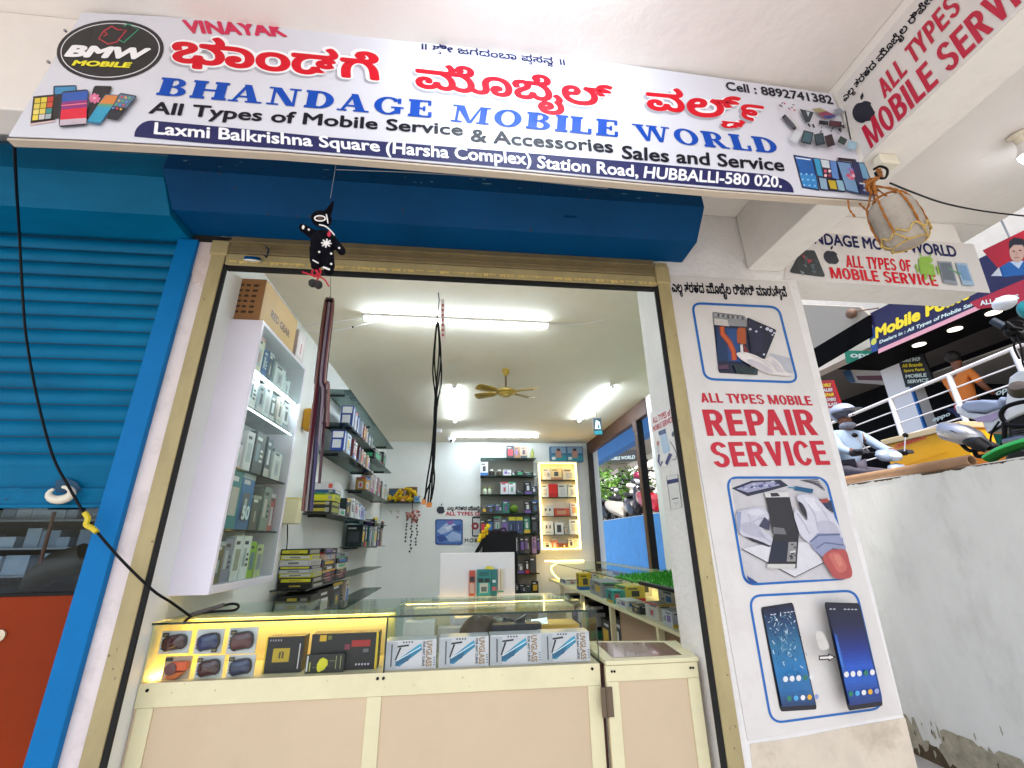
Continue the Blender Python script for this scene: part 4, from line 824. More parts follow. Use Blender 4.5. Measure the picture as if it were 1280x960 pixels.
for ri, (z, its) in enumerate(rows):
    for y, d, h, c, nm in its:
        dk = sum(lin(c)[:3]) < .5
        x0 = -1.06 + rnd.uniform(0, .03); a1_ = rnd.choice(['B8BCC0', '8C949C', 'A8B4B8', 'C0B8B0', '6C8490', '9CA090', 'C88C8C'])
        o = carton(f'{nm} pack on the {["top", "second", "middle", "fourth", "bottom"][ri]} level of the glass front wall cabinet', (x0, y, z + .0005), (-.932 - rnd.uniform(0, .012), y + d * 1.12, z + h * (1.12 if z > .5 else 1.18 if z < 0.1 else 1)), c, design('r', dk, a1_) + design('f', dk, a1_), 'packs in the wall cabinet')
text(None, '50', col('D0E4EC'), Vector((1, 0, 0)), (-.9348, 2.05, .10), (-.9348, 2.12, .10), (-.9348, 2.05, .16), bold=.04, world=True, lift=.006, name='numeral')
nm = bpy.data.objects['numeral']; nm.name = 'lettering'
for o in C.objects:
    if o.get('label', '').startswith('bright blue pack on the fourth'): nm.parent = o

# cardboard box and white box on top of the cabinet
rg = thing('cardboard_box', 'brown cardboard carton lying on top of the white wall cabinet', 'box', (-1.01, 2.1, .957))
KR = mat('kraft_card', '9A6C42', .7, var=.1, vscale=8); KR2 = mat('kraft_card_light', 'C9A668', .6, var=.08, vscale=8)
b = MB(KR); b.box((-1.078, 1.90, .957), (-.944, 2.32, 1.18)); b.m(KR2).poly([(-.9435, 1.903, .960), (-.9435, 2.317, .960), (-.9435, 2.317, 1.177), (-.9435, 1.903, 1.177)]); b.build('carton', rg, bevel=.002)
text(rg, 'RED GEAR', col('5A3A1C'), Vector((1, 0, 0)), (-.9435, 2.0, 1.035), (-.9435, 2.24, 1.035), (-.9435, 2.0, 1.075), bold=.03, world=True)
for k, (t_, y0_, h_) in enumerate([('REDGEAR', 0, .10), ('MODEL GP', 0, .06)]): pass
b = MB(col('3A2414')); n_ = 0
for i in range(6):
    for j in range(3):
        z0 = 1.15 - i * .028; x0 = -1.06 + j * .032; b.poly([(x0, 1.8992 - n_ * .00001, z0), (x0 + rnd.uniform(.014, .027), 1.8992 - n_ * .00001, z0), (x0 + .02, 1.8992 - n_ * .00001, z0 - .012), (x0, 1.8992 - n_ * .00001, z0 - .012)]); n_ += 1
pb = b.build('print', rg, recalc=False)
carton('white and pink box beside the cardboard carton on the wall cabinet', (-1.07, 2.34, .957), (-.935, 2.46, 1.14), 'D8D0CE', [('r', .2, .2, .8, .8, 'E8E2E0'), ('r', .45, .3, .55, .65, 'C86070'), ('f', .2, .3, .8, .7, 'C8C0C0')], None)

# socket box and yellow case on the left wall
so_ = thing('junction_box', 'yellowed white junction box on the left wall beside the shelves', 'junction box', (-1.08, 2.95, .12))
MB(mat('yellowed_plastic', 'D9D2A8', .4, var=.08)).box((-1.084, 2.90, .115), (-.995, 2.99, .262)).build('box_body', so_, bevel=.006)
MB(mat('yellow_tape', 'D8C020', .4)).box((-1.08, 2.903, .2625), (-1.0, 2.987, .268)).build('tape', so_)
MB(BLACK).tube(smooth_path([(-1.07, 2.98, .115), (-1.062, 3.0, 0), (-1.068, 3.02, -.10), (-1.07, 3.03, -.2)]), .0035, 6).build('cord', so_, smooth=True)
b = MB(mat('mustard_cover', 'B8860C', .5, var=.12)).prism([(-1.083, 3.0, .74), (-1.06, 3.0, .715), (-1.03, 3.0, .735), (-1.03, 3.0, .86), (-1.045, 3.0, .872), (-1.083, 3.0, .865)], (0, .06, 0)); tag(b.build('wall_case', bevel=.004), 'mustard yellow case hanging on the left wall behind the cable bundle', 'case')

# ------------------------------------------------------------------ glass shelves on the left wall
LW, LF = -1.085, -.885
def wall_shelf(label, z, y0, y1):
    t = thing('glass_shelf', label, 'shelf', (LW, y0, z), 'glass shelves on the left wall')
    MB(SHELFG).box((LW + .001, y0, z - .008), (LF, y1, z)).build('pane', t)
    b = MB(EDGE); b.box((LF + .0002, y0, z - .0078), (LF + .0012, y1, z - .0002)); b.build('pane_edge', t)
    n = max(2, int((y1 - y0) / .7))
    for i in range(n): y = y0 + .12 + (y1 - y0 - .24) * i / (n - 1); MB(BLACK).box((LW + .001, y, z - .02), (LF - .07, y + .006, z - .0085)).build('bracket', t)
SH = [('A', 'topmost empty glass shelf on the left wall under the ceiling', 1.125, 3.34, 5.65), ('B', 'second glass shelf from the top on the left wall with blue boxes', .872, 3.38, 4.55), ('C', 'third glass shelf from the top on the left wall with blue boxes', .65, 3.35, 4.55),
      ('B2', 'glass shelf holding black items at the far end of the left wall, upper', .82, 4.6, 5.65), ('C2', 'glass shelf holding upright packs at the far end of the left wall, middle', .47, 4.3, 5.65), ('D', 'glass shelf beside the junction box on the left wall', .197, 3.25, 5.62),
      ('E', 'glass shelf at the far end of the left wall holding green albums', -.03, 4.35, 5.6), ('F', 'glass shelf on the left wall holding the black and yellow stack', -.25, 2.9, 5.5), ('G', 'lowest glass shelf on the left wall above counter height', -.475, 2.85, 5.6)]
SZ = {}
for k, l, z, y0, y1 in SH: wall_shelf(l, z, y0, y1); SZ[k] = z + .0006
def L(sh, y, dy, dx, h, c, label, x1=None, dk=None, zb=None, pat=None):
    z = (SZ[sh] if zb is None else zb); x1 = (LF - .012 - rnd.uniform(0, .015)) if x1 is None else x1
    d = (sum(lin(c)[:3]) < .5) if dk is None else dk
    return carton(label, (max(x1 - dx, LW + .004), y, z), (x1, y + dy, z + h), c, pat if pat else design('f', d) + design('r', d), 'boxes on the left wall shelves')
wh = [('f', .1, .66, .9, .95, 'DCDEE0'), ('f', .14, .2, .8, .58, 'D2D6DA'), ('r', .1, .1, .5, .9, 'C4CCD6')]
L('B', 3.55, .10, .095, .185, '1C3F88', 'blue and white box nearest on the second shelf of the left wall', pat=wh)
L('B', 3.67, .06, .095, .165, 'C9D2DC', 'pale box just behind the nearest blue box on the second left shelf')
L('B', 3.78, .09, .095, .165, '1C3F88', 'blue and white box further back on the second shelf of the left wall', pat=wh)
for i, (c, n_) in enumerate([('C8CED8', 'silver'), ('8C2A34', 'maroon'), ('D0A890', 'peach'), ('C4C0B8', 'stone grey'), ('9AA2A8', 'blue grey'), ('B0B4AC', 'ash grey')]): L('B', 3.92 + i * .095, .05, .09, .15 - .008 * i, c, f'thin {n_} pack standing on the second shelf of the left wall')
L('C', 3.42, .09, .095, .17, '173F94', 'blue and white box nearest on the third shelf of the left wall', pat=wh)
L('C', 3.53, .12, .095, .175, 'B9CCDA', 'light blue box behind the nearest blue one on the third left shelf')
for i, (c, n_) in enumerate([('6A1C30', 'dark red'), ('E2E0DE', 'white'), ('4A1C2C', 'wine coloured'), ('C6B4A0', 'tan'), ('D8CCC0', 'cream'), ('B89C88', 'brownish'), ('D4D0CC', 'light grey')]): L('C', 3.70 + i * .11, .06, .09, .165 - .006 * i, c, f'thin {n_} pack standing on the third shelf of the left wall')
L('B2', 4.65, .35, .10, .11, '15161A', 'black equipment box on the upper far shelf of the left wall'); L('B2', 5.05, .22, .09, .15, '1E2024', 'taller black box on the upper far shelf of the left wall')
L('C2', 4.35, .16, .09, .12, 'A87A28', 'amber carton on the middle far shelf of the left wall')
for i, (c, n_) in enumerate([('C8BCBC', 'pinkish grey'), ('B4A4A4', 'rosy'), ('DADADA', 'whitish'), ('9C5A60', 'red spined'), ('C4C8C4', 'greenish white'), ('4C2A34', 'dark plum'), ('E0E2E0', 'bright white'), ('B8C8C4', 'aqua grey')]): L('C2', 4.55 + i * .125, .06, .1, .21 - .004 * i, c, f'tall {n_} pack standing on the middle far shelf of the left wall')
# stack beside the junction box
z = SZ['D']
for i, (c, h, n_) in enumerate([('1C1C1C', .05, 'black box with yellow print'), ('20201E', .035, 'thin black box'), ('C8C414', .04, 'yellow box'), ('3C8A34', .012, 'thin green box'), ('1E4E78', .022, 'flat blue box'), ('C6C4C4', .05, 'grey white box with red mark')]):
    L('D', 3.28, .2, .16, h, c, f'{n_} in the stack next to the junction box', zb=z, pat=[('f', .1, .3, .9, .7, 'B8A838' if i < 2 else c), ('f', .75, .2, .92, .8, 'C04030' if i == 5 else '9C9C90'), ('r', .1, .2, .9, .8, '98A040' if i < 4 else 'C8C8C8')]); z += h + .0006
L('D', 3.53, .14, .09, .05, 'DADAD4', 'low white carton on the shelf right of the yellow stack'); L('D', 3.70, .12, .17, .14, '20282E', 'square black carton on the shelf right of the yellow stack')
for i, (c, n_) in enumerate([('E2E2E0', 'white upright'), ('CFCFD4', 'grey white upright'), ('EAEAEA', 'glossy white upright'), ('A8B8D8', 'pale blue upright'), ('C4CCE0', 'bluish white upright')]): L('D', 3.86 + i * .13, .09, .11, .155 - .012 * i, c, f'{n_} box on the shelf below the amber carton')
fl = MB(col('C8B81C')); 
for k in range(26): fl.ball((-.93 + rnd.gauss(0, .012), 5.1 + rnd.gauss(0, .02), .23 + rnd.gauss(0, .014)), .012, 7, 5)
tag(fl.build('marigold_bunch', smooth=True), 'small bunch of yellow flowers at the far end of the junction box shelf', 'flowers')
# black and yellow stacks on the lower shelves
cols = [('1A1A18', .034), ('C8C41C', .027), ('B4B4B4', .035), ('2A2A50', .018), ('A8ACA8', .02), ('C4C020', .024), ('1C1C18', .032), ('22221C', .026)]
z = SZ['F']
for i, (c, h) in enumerate(cols[::-1]):
    L('F', 2.98, .2, .19, h, c, f'{ORD[i]} box up in the near stack of black and yellow boxes', x1=LF + .012 - i * .006, zb=z, pat=[('f', .05, .25, .95, .8, ['181812', 'D0CC28', 'C8C8C8', '30305C'][rnd.randint(0, 1) if c[:1] in '12' else 2]), ('f', .3, .35, .65, .65, 'B8A430' if c[0] in '12' else '70706C'), ('r', .1, .2, .9, .8, '9C9C94')]); z += h + .0006
z = SZ['F']
for i in range(6): h = .036; c = ['141414', '2C2C30', '18181A', '3C3448', 'B89C88', '1A1A1C'][i]; L('F', 3.25, .3, .17, h, c, f'{ORD[i]} box up in the dark stack behind the black and yellow one', zb=z); z += h + .0006
z = SZ['F']
for i in range(5): L('F', 3.62, .3, .15, .036, ['1A1A1A', '3A3C40', 'C8C8C4', '202024', '8C8C90'][i], f'{ORD[i]} box up in the third stack along the lower left shelf', zb=z); z += .0366
z = SZ['G']
for i in range(5): h = .038; L('G', 2.9, .22, .19, h, ['20201C', 'A8A8A0', '1E1E1A', '9C9C98', '24241E'][i], f'{ORD[i]} box up in the bottom stack of black and silver boxes', x1=LF + .03, zb=z, pat=[('f', .05, .2, .95, .85, ['181814', 'B0B0AC'][i % 2]), ('f', .32, .3, .6, .7, 'B4A028'), ('f', .7, .3, .9, .7, '787870')]); z += h + .0006
L('G', 3.2, .35, .17, .19, '16181A', 'big black carton on the lowest left shelf behind the black and silver stack'); L('G', 3.6, .25, .16, .2, '222A2C', 'charcoal carton on the lowest left shelf'); L('G', 3.95, .12, .14, .19, 'C8B8A8', 'brown and white upright pack on the lowest left shelf')
for i, (c, n_) in enumerate([('16282A', 'black green'), ('143A38', 'deep green'), ('1C4A4C', 'teal green'), ('B8B8B4', 'pale grey'), ('8E908C', 'mid grey'), ('CACAC6', 'off white'), ('3C4A4C', 'slate'), ('5A3E30', 'brown'), ('D4B8A0', 'peach coloured')]): L('E', 4.4 + i * .13, .09, .15, .19, c, f'{n_} album standing on the far left shelf')
for i, (y, n_) in enumerate([(4.95, 'near'), (5.25, 'middle'), (5.45, 'far')]): L('E', y, .08, .12, .075, ['1A1A1C', 'D8D8D8', '2A2A2C'][i], f'small {n_} box lying on top of the albums on the far left shelf', zb=SZ['E'] + .1905)
# ------------------------------------------------------------------ back wall: print, shrine shelf, racks, lit cabinet
BW = 6.345
wd_ = Plane(1, BW, (0, -1, 0))
wp = thing('wall_print', 'dark apple emblem and red lettering printed on the back wall beside the rack', 'wall print', (-.1, BW, .2))
a = Art(wd_, .001); apple(a, 551, 637.5, 5.2, '14172A'); a.build('apple_emblem', wp)
text(wp, 'ಎಲ^ಲ ತರಹದ ಮೊಬೈಲ ರಿಪೇರಿ', INK, wd_, (559, 640), (622, 641), (559, 632), bold=.03)
text(wp, 'ALL TYPES OF MOBILE', mat('print_crimson', 'B80A34', .4), wd_, (557, 644.5), (630, 645), (557, 639.5), bold=.03)
text(wp, 'MOBILE SERVICE', INK, wd_, (581, 678), (640, 678), (581, 673), bold=.03, space=1.3)
a = Art(wd_, .001); a.poly(rrect([(544, 649), (578.5, 649), (578.5, 681), (544, 681)], .1), '1F3C7C'); a.poly(rrect([(545.5, 650.5), (577, 650.5), (577, 679.5), (545.5, 679.5)], .1), '4A74B8')
for p, c in [([(546, 664), (556, 655), (563, 652), (572, 657), (563, 664), (552, 668)], 'A9BCE0'), ([(556, 672), (566, 664), (576, 668), (576, 676), (562, 677)], '9CB4DC'), ([(546, 671), (553, 668), (560, 674), (550, 678)], '2A4C94'), ([(558, 651), (568, 651), (565, 656), (560, 656)], '8A5CA8'), ([(564, 658), (576, 655), (576, 664), (568, 663)], '24488E'), ([(555, 659), (566, 657), (560, 663)], 'D4DCEC')]: a.poly(p, c)
a.poly(rrect([(590, 645.5), (606, 645.5), (606, 671), (590, 671)], .12), '1A1C26'); a.poly([(591.5, 648), (604.5, 648), (604.5, 669), (591.5, 669)], 'DADADC'); a.ell(594, 657.5, 4.6, 4.6, '9C1C30'); a.ell(594, 657.5, 1.8, 1.8, 'DADADC'); a.build('printed_picture', wp)
a = Art(wd_, .001)
for x, y in ((551, 0), (558, 0), (488, 1), (497, 1)): 
    if y: a.line([(x - 1.5, 637), (x, 640), (x + 2, 638), (x + 1, 642)], .8, 'B8A070')
a.build('gold_mark', wp)

gs = thing('glass_shelf', 'small glass shrine shelf with marigolds in the left corner of the back wall', 'shelf', (-.8, 6.3, .5))
MB(SHELFG).box((-1.06, 6.16, .503), (-.56, 6.345, .511)).build('pane', gs); MB(EDGE).box((-1.06, 6.1588, .5032), (-.56, 6.1598, .5108)).build('pane_edge', gs)
for i, (x0, x1, h, c) in enumerate([(-1.0, -.80, .19, '24486C'), (-.77, -.62, .21, '6C4A24')]):
    t = thing('picture_frame', ['blue toned small picture frame behind marigolds on the shrine shelf', 'brown toned small picture frame behind marigolds on the shrine shelf'][i], 'picture frame', (x0, 6.3, .512))
    rail((x0, 6.29, .5118), (x1, 6.31, .5118 + h), col('7A5A28'), 'frame', t); MB(col(c)).box((x0 + .012, 6.288, .524), (x1 - .012, 6.2898, .5 + h)).build('picture', t)
gl = MB()
for k in range(90):
    t_ = rnd.random(); c = ('E0B414', 'D89A10', 'E8CC20')[k % 3]; gl.m(col(c, .8))
    if k < 50: ang = pi * t_; x = -.765 + .10 * cos(ang) * (1.4 if k % 2 else .7); z = .56 + .13 * sin(ang)
    else: x = -.99 + .40 * t_; z = .535 + rnd.uniform(0, .05)
    gl.ball((x + rnd.gauss(0, .01), 6.24 + rnd.uniform(-.03, .03), z + rnd.gauss(0, .008)), rnd.uniform(.014, .023), 7, 5, .15)
tag(gl.build('marigold_garland', smooth=True), 'yellow marigold garland heaped on the small shrine shelf', 'garland')
lp = MB(col('B87A4C')).lathe((-.80, 6.19, .512), [(.02, 0), (.03, .01), (.02, .03), (.012, .05), (.001, .052)], 14); tag(lp.build('oil_lamp', smooth=True), 'small copper coloured lamp among the marigolds on the shrine shelf', 'lamp')
carton('little blue packet at the right end of the shrine shelf', (-.64, 6.18, .512), (-.575, 6.24, .585), '6CA4C8', [('f', 0, .3, 1, .45, '2A5C90'), ('f', 0, .6, 1, .7, '2A5C90')], None, 'packet', 'packet')
hd = thing('bead_hanging', 'pink bead hanging with three dark strings below the shrine shelf', 'hanging', (-.66, 6.2, .5))
b = MB(); b.m(mat('brown_thread', '4A2C24', .7)).tube([(-.665, 6.2, .503), (-.66, 6.2, .40)], .006, 6); b.build('cord', hd)
b = MB()
for k in range(34): b.m(col(['C88A80', 'D89C90', 'A8605C', '8A4038'][k % 4], .6)).ball((-.66 + rnd.gauss(0, .05), 6.2 + rnd.gauss(0, .02), .33 + rnd.gauss(0, .04)), rnd.uniform(.012, .022), 7, 5)
b.build('bead_cluster', hd, smooth=True)
for x, z1 in ((-.72, 0.0), (-.655, -.14), (-.585, -.03)):
    b = MB(mat('dark_bead', '2A1C1A', .5)); z = .28
    b.tube([(x, 6.2, .3), (x, 6.2, z1)], .0015, 4)
    while z > z1: b.ball((x + rnd.gauss(0, .006), 6.2, z), .013, 7, 5); z -= rnd.uniform(.028, .05)
    b.build('bead_string', hd, smooth=True)

# dark glass rack with goods
rk = thing('wall_rack', 'grey backed glass shelf rack crowded with goods on the back wall', 'shelf rack', (.65, 6.3, -1.3))
MB(mat('grey_backboard', '8E8A80', .5, var=.06)).box((.255, 6.335, -1.33), (1.02, 6.349, 1.10)).build('back_board', rk)
RZ = [1.108, .862, .608, .358, .098, -.16, -.40, -.64]
for z in RZ: MB(SHELFG).box((.245, 6.15, z - .01), (1.03, 6.334, z)).build('shelf', rk); MB(EDGE).box((.245, 6.1485, z - .0098), (1.03, 6.1495, z - .0002)).build('shelf_edge', rk)
def R4(x): return 595 + x / 6.857
ritems = [(0, [(263, 50, 325, '2A2E34', 'dark patterned pouch', 'p'), (330, 60, 378, '9C7048', 'brown printed pouch', 'p'), (380, 55, 435, 'C8A890', 'cream printed pouch', 'p'), (440, 80, 465, 'E0DFC8', 'white spray bottle', 'b'), (470, 70, 500, 'B8C060', 'yellow green bottle', 'b')]),
          (1, [(40, 190, 103, 'E6E6E6', 'white camera box', 'x'), (105, 250, 165, '3A3430', 'dark cup', 'b'), (170, 252, 232, '4C4036', 'brown cup', 'b'), (233, 255, 300, 'DCDCDC', 'white low box', 'x'), (302, 275, 340, '1E1E22', 'black gadget', 'x'), (345, 262, 405, '2C2C30', 'dark gadget', 'x'), (408, 275, 490, '202024', 'wide black gadget', 'x')]),
          (2, [(60, 400, 95, 'C8D0B8', 'white bottle with green cap', 'b'), (100, 400, 135, 'C4CCB4', 'second white bottle with green cap', 'b'), (212, 362, 275, 'DDE0E4', 'white phone box', 'x'), (280, 360, 338, 'E2E2E6', 'second white phone box', 'x'), (345, 435, 410, '1A1C20', 'flat black case', 'x'), (415, 360, 470, '22262C', 'black tall pack', 'x'), (475, 395, 520, '24384C', 'dark blue pack', 'x')]),
          (3, [(50, 575, 92, '30302C', 'black pouch', 'p'), (95, 560, 160, '3A322C', 'brown black pouch', 'p'), (160, 545, 225, '1E4844', 'dark teal pouch', 'p'), (228, 520, 283, '2A7C6C', 'teal green pack', 'x'), (285, 555, 365, '5C7C1C', 'round green pouch', 'r'), (412, 525, 470, '222226', 'black headset pack', 'p'), (475, 520, 535, '26262A', 'second black headset pack', 'p')]),
          (4, [(35, 680, 90, '2E302C', 'dark hanging pack', 'p'), (95, 665, 150, '1C1C1E', 'black hanging pack', 'p'), (152, 655, 215, '7C7C80', 'grey carded cable', 'p'), (218, 675, 275, '5C6470', 'blue grey carded cable', 'p'), (280, 660, 338, '3C4C74', 'blue card with yellow top', 'y'), (342, 660, 400, '3A4A70', 'second blue card with yellow top', 'y'), (410, 665, 460, '2E7C64', 'green card pack', 'p'), (470, 650, 530, '1C1C20', 'striped black pack', 'p')]),
          (5, [(330, 840, 372, '24242A', 'black small pack', 'p'), (375, 830, 415, '2A2A2E', 'charcoal pack', 'p'), (415, 830, 455, '54463E', 'brown grey pack', 'p'), (480, 830, 515, 'B88CA4', 'pink and white pack', 'p'), (520, 830, 545, '222226', 'black slim pack', 'p')])]
for r_, its in ritems:
    z = RZ[r_] + .0006
    for x0, y0, x1, c, n_, kd in its:
        P0 = U(R4(x0), 550 + y0 / 6.857, 1, 6.2); P1 = U(R4(x1), 550 + y0 / 6.857, 1, 6.2); h = max(.04, P0.z - z); lab = f'{n_} on the {["top", "second", "third", "fourth", "fifth", "sixth"][r_]} shelf of the back rack'
        dk = sum(lin(c)[:3]) < .5
        if kd == 'b':
            r = (P1.x - P0.x) / 2 * .9; mb = MB(col(c)); mb.lathe(((P0.x + P1.x) / 2, 6.22, z), [(r * .9, 0), (r, .01), (r, h * .6), (r * .55, h * .75)], 16); mb.m(col('8CAA50' if 'green' in n_ else 'D8D8D0')).lathe(((P0.x + P1.x) / 2, 6.22, z + h * .75), [(r * .55, 0), (r * .5, h * .22), (.001, h * .23)], 16); tag(mb.build('bottle', smooth=True), lab, 'bottle', 'goods on the back wall rack')
        elif kd == 'r':
            mb = MB(mat('green_fabric', c, .8, var=.2)).ball(((P0.x + P1.x) / 2, 6.22, z + h * .5), ((P1.x - P0.x) / 2, .05, h * .5), 16, 10, .03); tag(mb.build('pouch', smooth=True), lab, 'pouch', 'goods on the back wall rack')
        else:
            pat = design('f', dk)
            if kd == 'y': pat = [('f', 0, .78, 1, 1, 'C8BC2C'), ('f', .2, .15, .8, .6, '2A3050'), ('f', .3, .2, .4, .55, '8CA0C8')]
            carton(lab, (P0.x, 6.19, z), (P1.x, 6.19 + (.05 if kd == 'p' else .09), z + h), c, pat, 'goods on the back wall rack', 'pack' if kd != 'x' else 'box')
k = 0
for r_ in (6, 7):
    x = .56
    while x < .98:
        wd, h = rnd.uniform(.05, .10), rnd.uniform(.1, .2); c = rnd.choice(['202226', '2C2E34', '8C8C90', '1C1C20', '3A3E40', '4A4440']); k += 1
        if k == 2: c = '9C2A8C'
        carton(f'{ORD[k - 1]} dark pack on the low back rack behind the white board' if k != 2 else 'magenta pack on the low shelf of the back wall rack', (x, 6.19, RZ[r_] + .0006), (x + wd, 6.25, RZ[r_] + h), c, design('f', True), 'goods on the back wall rack', 'pack'); x += wd + .012

# lit display cabinet
lc = thing('display_cabinet', 'white display cabinet glowing with yellow LED strips on the back wall', 'cabinet', (1.34, 6.27, -.14))
X0, X1, Z0, Z1, YF = 1.055, 1.64, -.135, 1.07, 6.2
CW = mat('cabinet_white', 'EFE6D2', .4)
for lo, hi, n_ in (((X0, YF, Z0), (X0 + .02, 6.348, Z1), 'side_panel'), ((X1 - .02, YF, Z0), (X1, 6.348, Z1), 'side_panel'), ((X0 + .021, YF, Z1 - .02), (X1 - .021, 6.348, Z1), 'top_panel'), ((X0 + .021, YF, Z0), (X1 - .021, 6.348, Z0 + .02), 'bottom_panel'), ((X0 + .021, 6.335, Z0 + .021), (X1 - .021, 6.347, Z1 - .021), 'back_panel')): rail(lo, hi, CW, n_, lc)
MB(LEDW).tube([(X0 + .03, YF + .008, Z0 + .03), (X0 + .03, YF + .008, Z1 - .03), (X1 - .03, YF + .008, Z1 - .03), (X1 - .03, YF + .008, Z0 + .03), (X0 + .03, YF + .008, Z0 + .03)], .006, 6).build('glow_strip', lc)
LZ = [.813, .573, .318, .075, Z0 + .021]
for z in LZ[:4]: MB(SHELFG).box((X0 + .021, YF + .015, z - .008), (X1 - .021, 6.334, z)).build('shelf', lc)
lit = [[(80, 250, 142, 'E8DCC8', 'cream'), (145, 250, 225, 'E4D49C', 'yellowish white'), (235, 255, 335, 'E6DAB8', 'wide cream')], [(70, 375, 125, 'E2E0D8', 'white earphone'), (128, 372, 195, 'C81810', 'bright red'), (200, 375, 270, 'C4CCC4', 'greyish white'), (275, 375, 345, 'DCDCC4', 'white with yellow mark')],
       [(75, 535, 165, 'C8C8C4', 'grey white earbud'), (172, 560, 285, 'B84A28', 'flat orange red'), (295, 520, 355, 'DCD0D0', 'white with pink print')], [(85, 660, 162, 'E4E2DE', 'white earbud'), (175, 670, 240, 'D8D8D4', 'white with black panel'), (250, 700, 282, 'A8A49C', 'grey'), (285, 648, 365, 'E2E0D8', 'large white')],
       [(85, 825, 150, 'E2D8C4', 'plain white'), (152, 800, 195, 'C8703C', 'orange'), (200, 830, 232, '8A4A24', 'small brown'), (238, 830, 272, '90502A', 'second small brown'), (280, 795, 322, 'E0D4B4', 'upright cream'), (326, 795, 378, 'DCCEAC', 'wider upright cream')]]
for r_, its in enumerate(lit):
    z = LZ[r_] + .0006
    for x0, y0, x1, c, n_ in its:
        P0 = U(665 + x0 / 6.19, 545 + y0 / 6.19, 1, 6.24); P1 = U(665 + x1 / 6.19, 545 + y0 / 6.19, 1, 6.24); h = max(.05, P0.z - z)
        pat = design('f', False, rnd.choice(['C8C4B4', 'B8B0A0', 'C8A890', 'A8A8A0', 'D8CCA8', 'BC8C6C']))
        if 'earbud' in n_: pat = [('f', .25, .45, .4, .7, '4A4A4A'), ('f', .6, .45, .75, .7, '4A4A4A'), ('f', .3, .15, .7, .22, '8C8C8C')]
        if 'black panel' in n_: pat = [('f', .25, .2, .75, .8, '3C3C40')]
        if n_ == 'bright red': pat = [('f', .1, .1, .9, .3, 'A81008')]
        carton(f'{n_} box on the {["top", "second", "middle", "fourth", "bottom"][r_]} level of the glowing cabinet', (P0.x, 6.235, z), (P1.x, 6.30, z + h), c, pat, 'boxes in the glowing cabinet')
for i, (x0, x1) in enumerate(((140, 262), (266, 386))):
    P0 = U(665 + x0 / 6.19, 545 + 80 / 6.19, 1, 6.21); P1 = U(665 + x1 / 6.19, 545, 1, 6.21)
    carton(['left of the two blue toy boxes on top of the glowing cabinet', 'right of the two blue toy boxes on top of the glowing cabinet'][i], (P0.x, 6.21, Z1 + .0006), (P1.x, 6.30, P0.z), '3A6488', [('f', .05, .06, .95, .4, '2A8C9C'), ('f', .06, .55, .94, .95, '7C9CB8'), ('f', .32, .25, .66, .75, 'B08474'), ('f', .4, .7, .6, .86, '3A2A28'), ('f', .08, .12, .3, .3, 'D8E0E0')], 'blue toy boxes')
hp = thing('hanging_pack', 'blue white pack hanging from the ceiling before the window beam', 'pack', (1.45, 4.55, 1.25))
MB(BLACK).tube([(1.455, 4.55, 1.369), (1.455, 4.55, 1.26)], .002, 5).build('string', hp)
b = MB(col('24343C')); b.box((1.41, 4.54, 1.08), (1.50, 4.56, 1.265)); b.m(col('D8E4E8')).poly([(1.42, 4.5392, 1.14), (1.49, 4.5392, 1.14), (1.48, 4.5392, 1.22), (1.44, 4.5392, 1.24)]); b.m(col('2A8C98')).poly([(1.41, 4.539, 1.08), (1.50, 4.539, 1.08), (1.50, 4.539, 1.125), (1.41, 4.539, 1.115)]); b.m(col('3A5C74')).poly([(1.45, 4.5388, 1.15), (1.475, 4.5388, 1.15), (1.465, 4.5388, 1.21)]); b.build('card', hp)

# ------------------------------------------------------------------ computer desk, monitor, white board
dk = thing('computer_desk', 'plain desk behind the front counter carrying the black monitor', 'desk', (.2, 2.9, -1.33))
rail((-.15, 2.6, -.36), (.62, 3.25, -.335), CREAM, 'desk_top', dk); rail((-.14, 2.62, -1.329), (-.11, 3.23, -.361), CREAM, 'side_panel', dk); rail((.58, 2.62, -1.329), (.61, 3.23, -.361), CREAM, 'side_panel', dk)
mo = thing('monitor', 'black monitor seen from behind over the white board', 'monitor', (.24, 3.0, -.33))
rail((.136, 2.97, -.25), (.36, 3.01, .062), BLACK, 'screen_body', mo, .006); rail((.22, 2.985, -.334), (.28, 3.0, -.251), BLACK, 'stand', mo); rail((.16, 2.9, -.3345), (.34, 3.08, -.325), BLACK, 'foot', mo)
MB(col('B8B8B8')).poly([(.352, 2.9692, -.06), (.357, 2.9692, -.06), (.357, 2.9692, .02), (.352, 2.9692, .02)]).build('sticker', mo)
kb = MB(BLACK); kb.prism([U(592, 692, 1, 2.96), U(604, 672, 1, 2.96), U(608, 675, 1, 2.96), U(597, 693, 1, 2.96)], (0, .012, 0)); tag(kb.build('tablet_stand', bevel=.002), 'slanting black stand leaning at the left side of the monitor', 'stand')
gl = MB()
for k in range(40):
    t_ = k / 39; gl.m(col(('E8C814', 'E0A810', 'F0DC30')[k % 3], .8)).ball(U(598 + 13 * t_ + rnd.gauss(0, 1.2), 676 - 19 * t_ + rnd.gauss(0, 1.6), 1, 2.955 + rnd.uniform(-.01, .01)), rnd.uniform(.007, .012), 7, 5, .15)
tag(gl.build('marigold_garland', smooth=True), 'yellow marigold garland draped on the corner of the black monitor', 'garland')
b = MB(mat('violet_cloth', '2A1830', .8)).tube(smooth_path([U(608, 668, 1, 2.98), U(620, 662, 1, 2.97), (U(632, 666, 1, 2.97)), U(630, 660, 1, 2.97), U(618, 665, 1, 2.965)]), .006, 6); tag(b.build('headphone_cable', smooth=True), 'dark violet cord lying on top of the monitor', 'cord')
wb = thing('display_board', 'white board with hanging packets standing behind the front counter', 'board', (.09, 2.5, -.33))
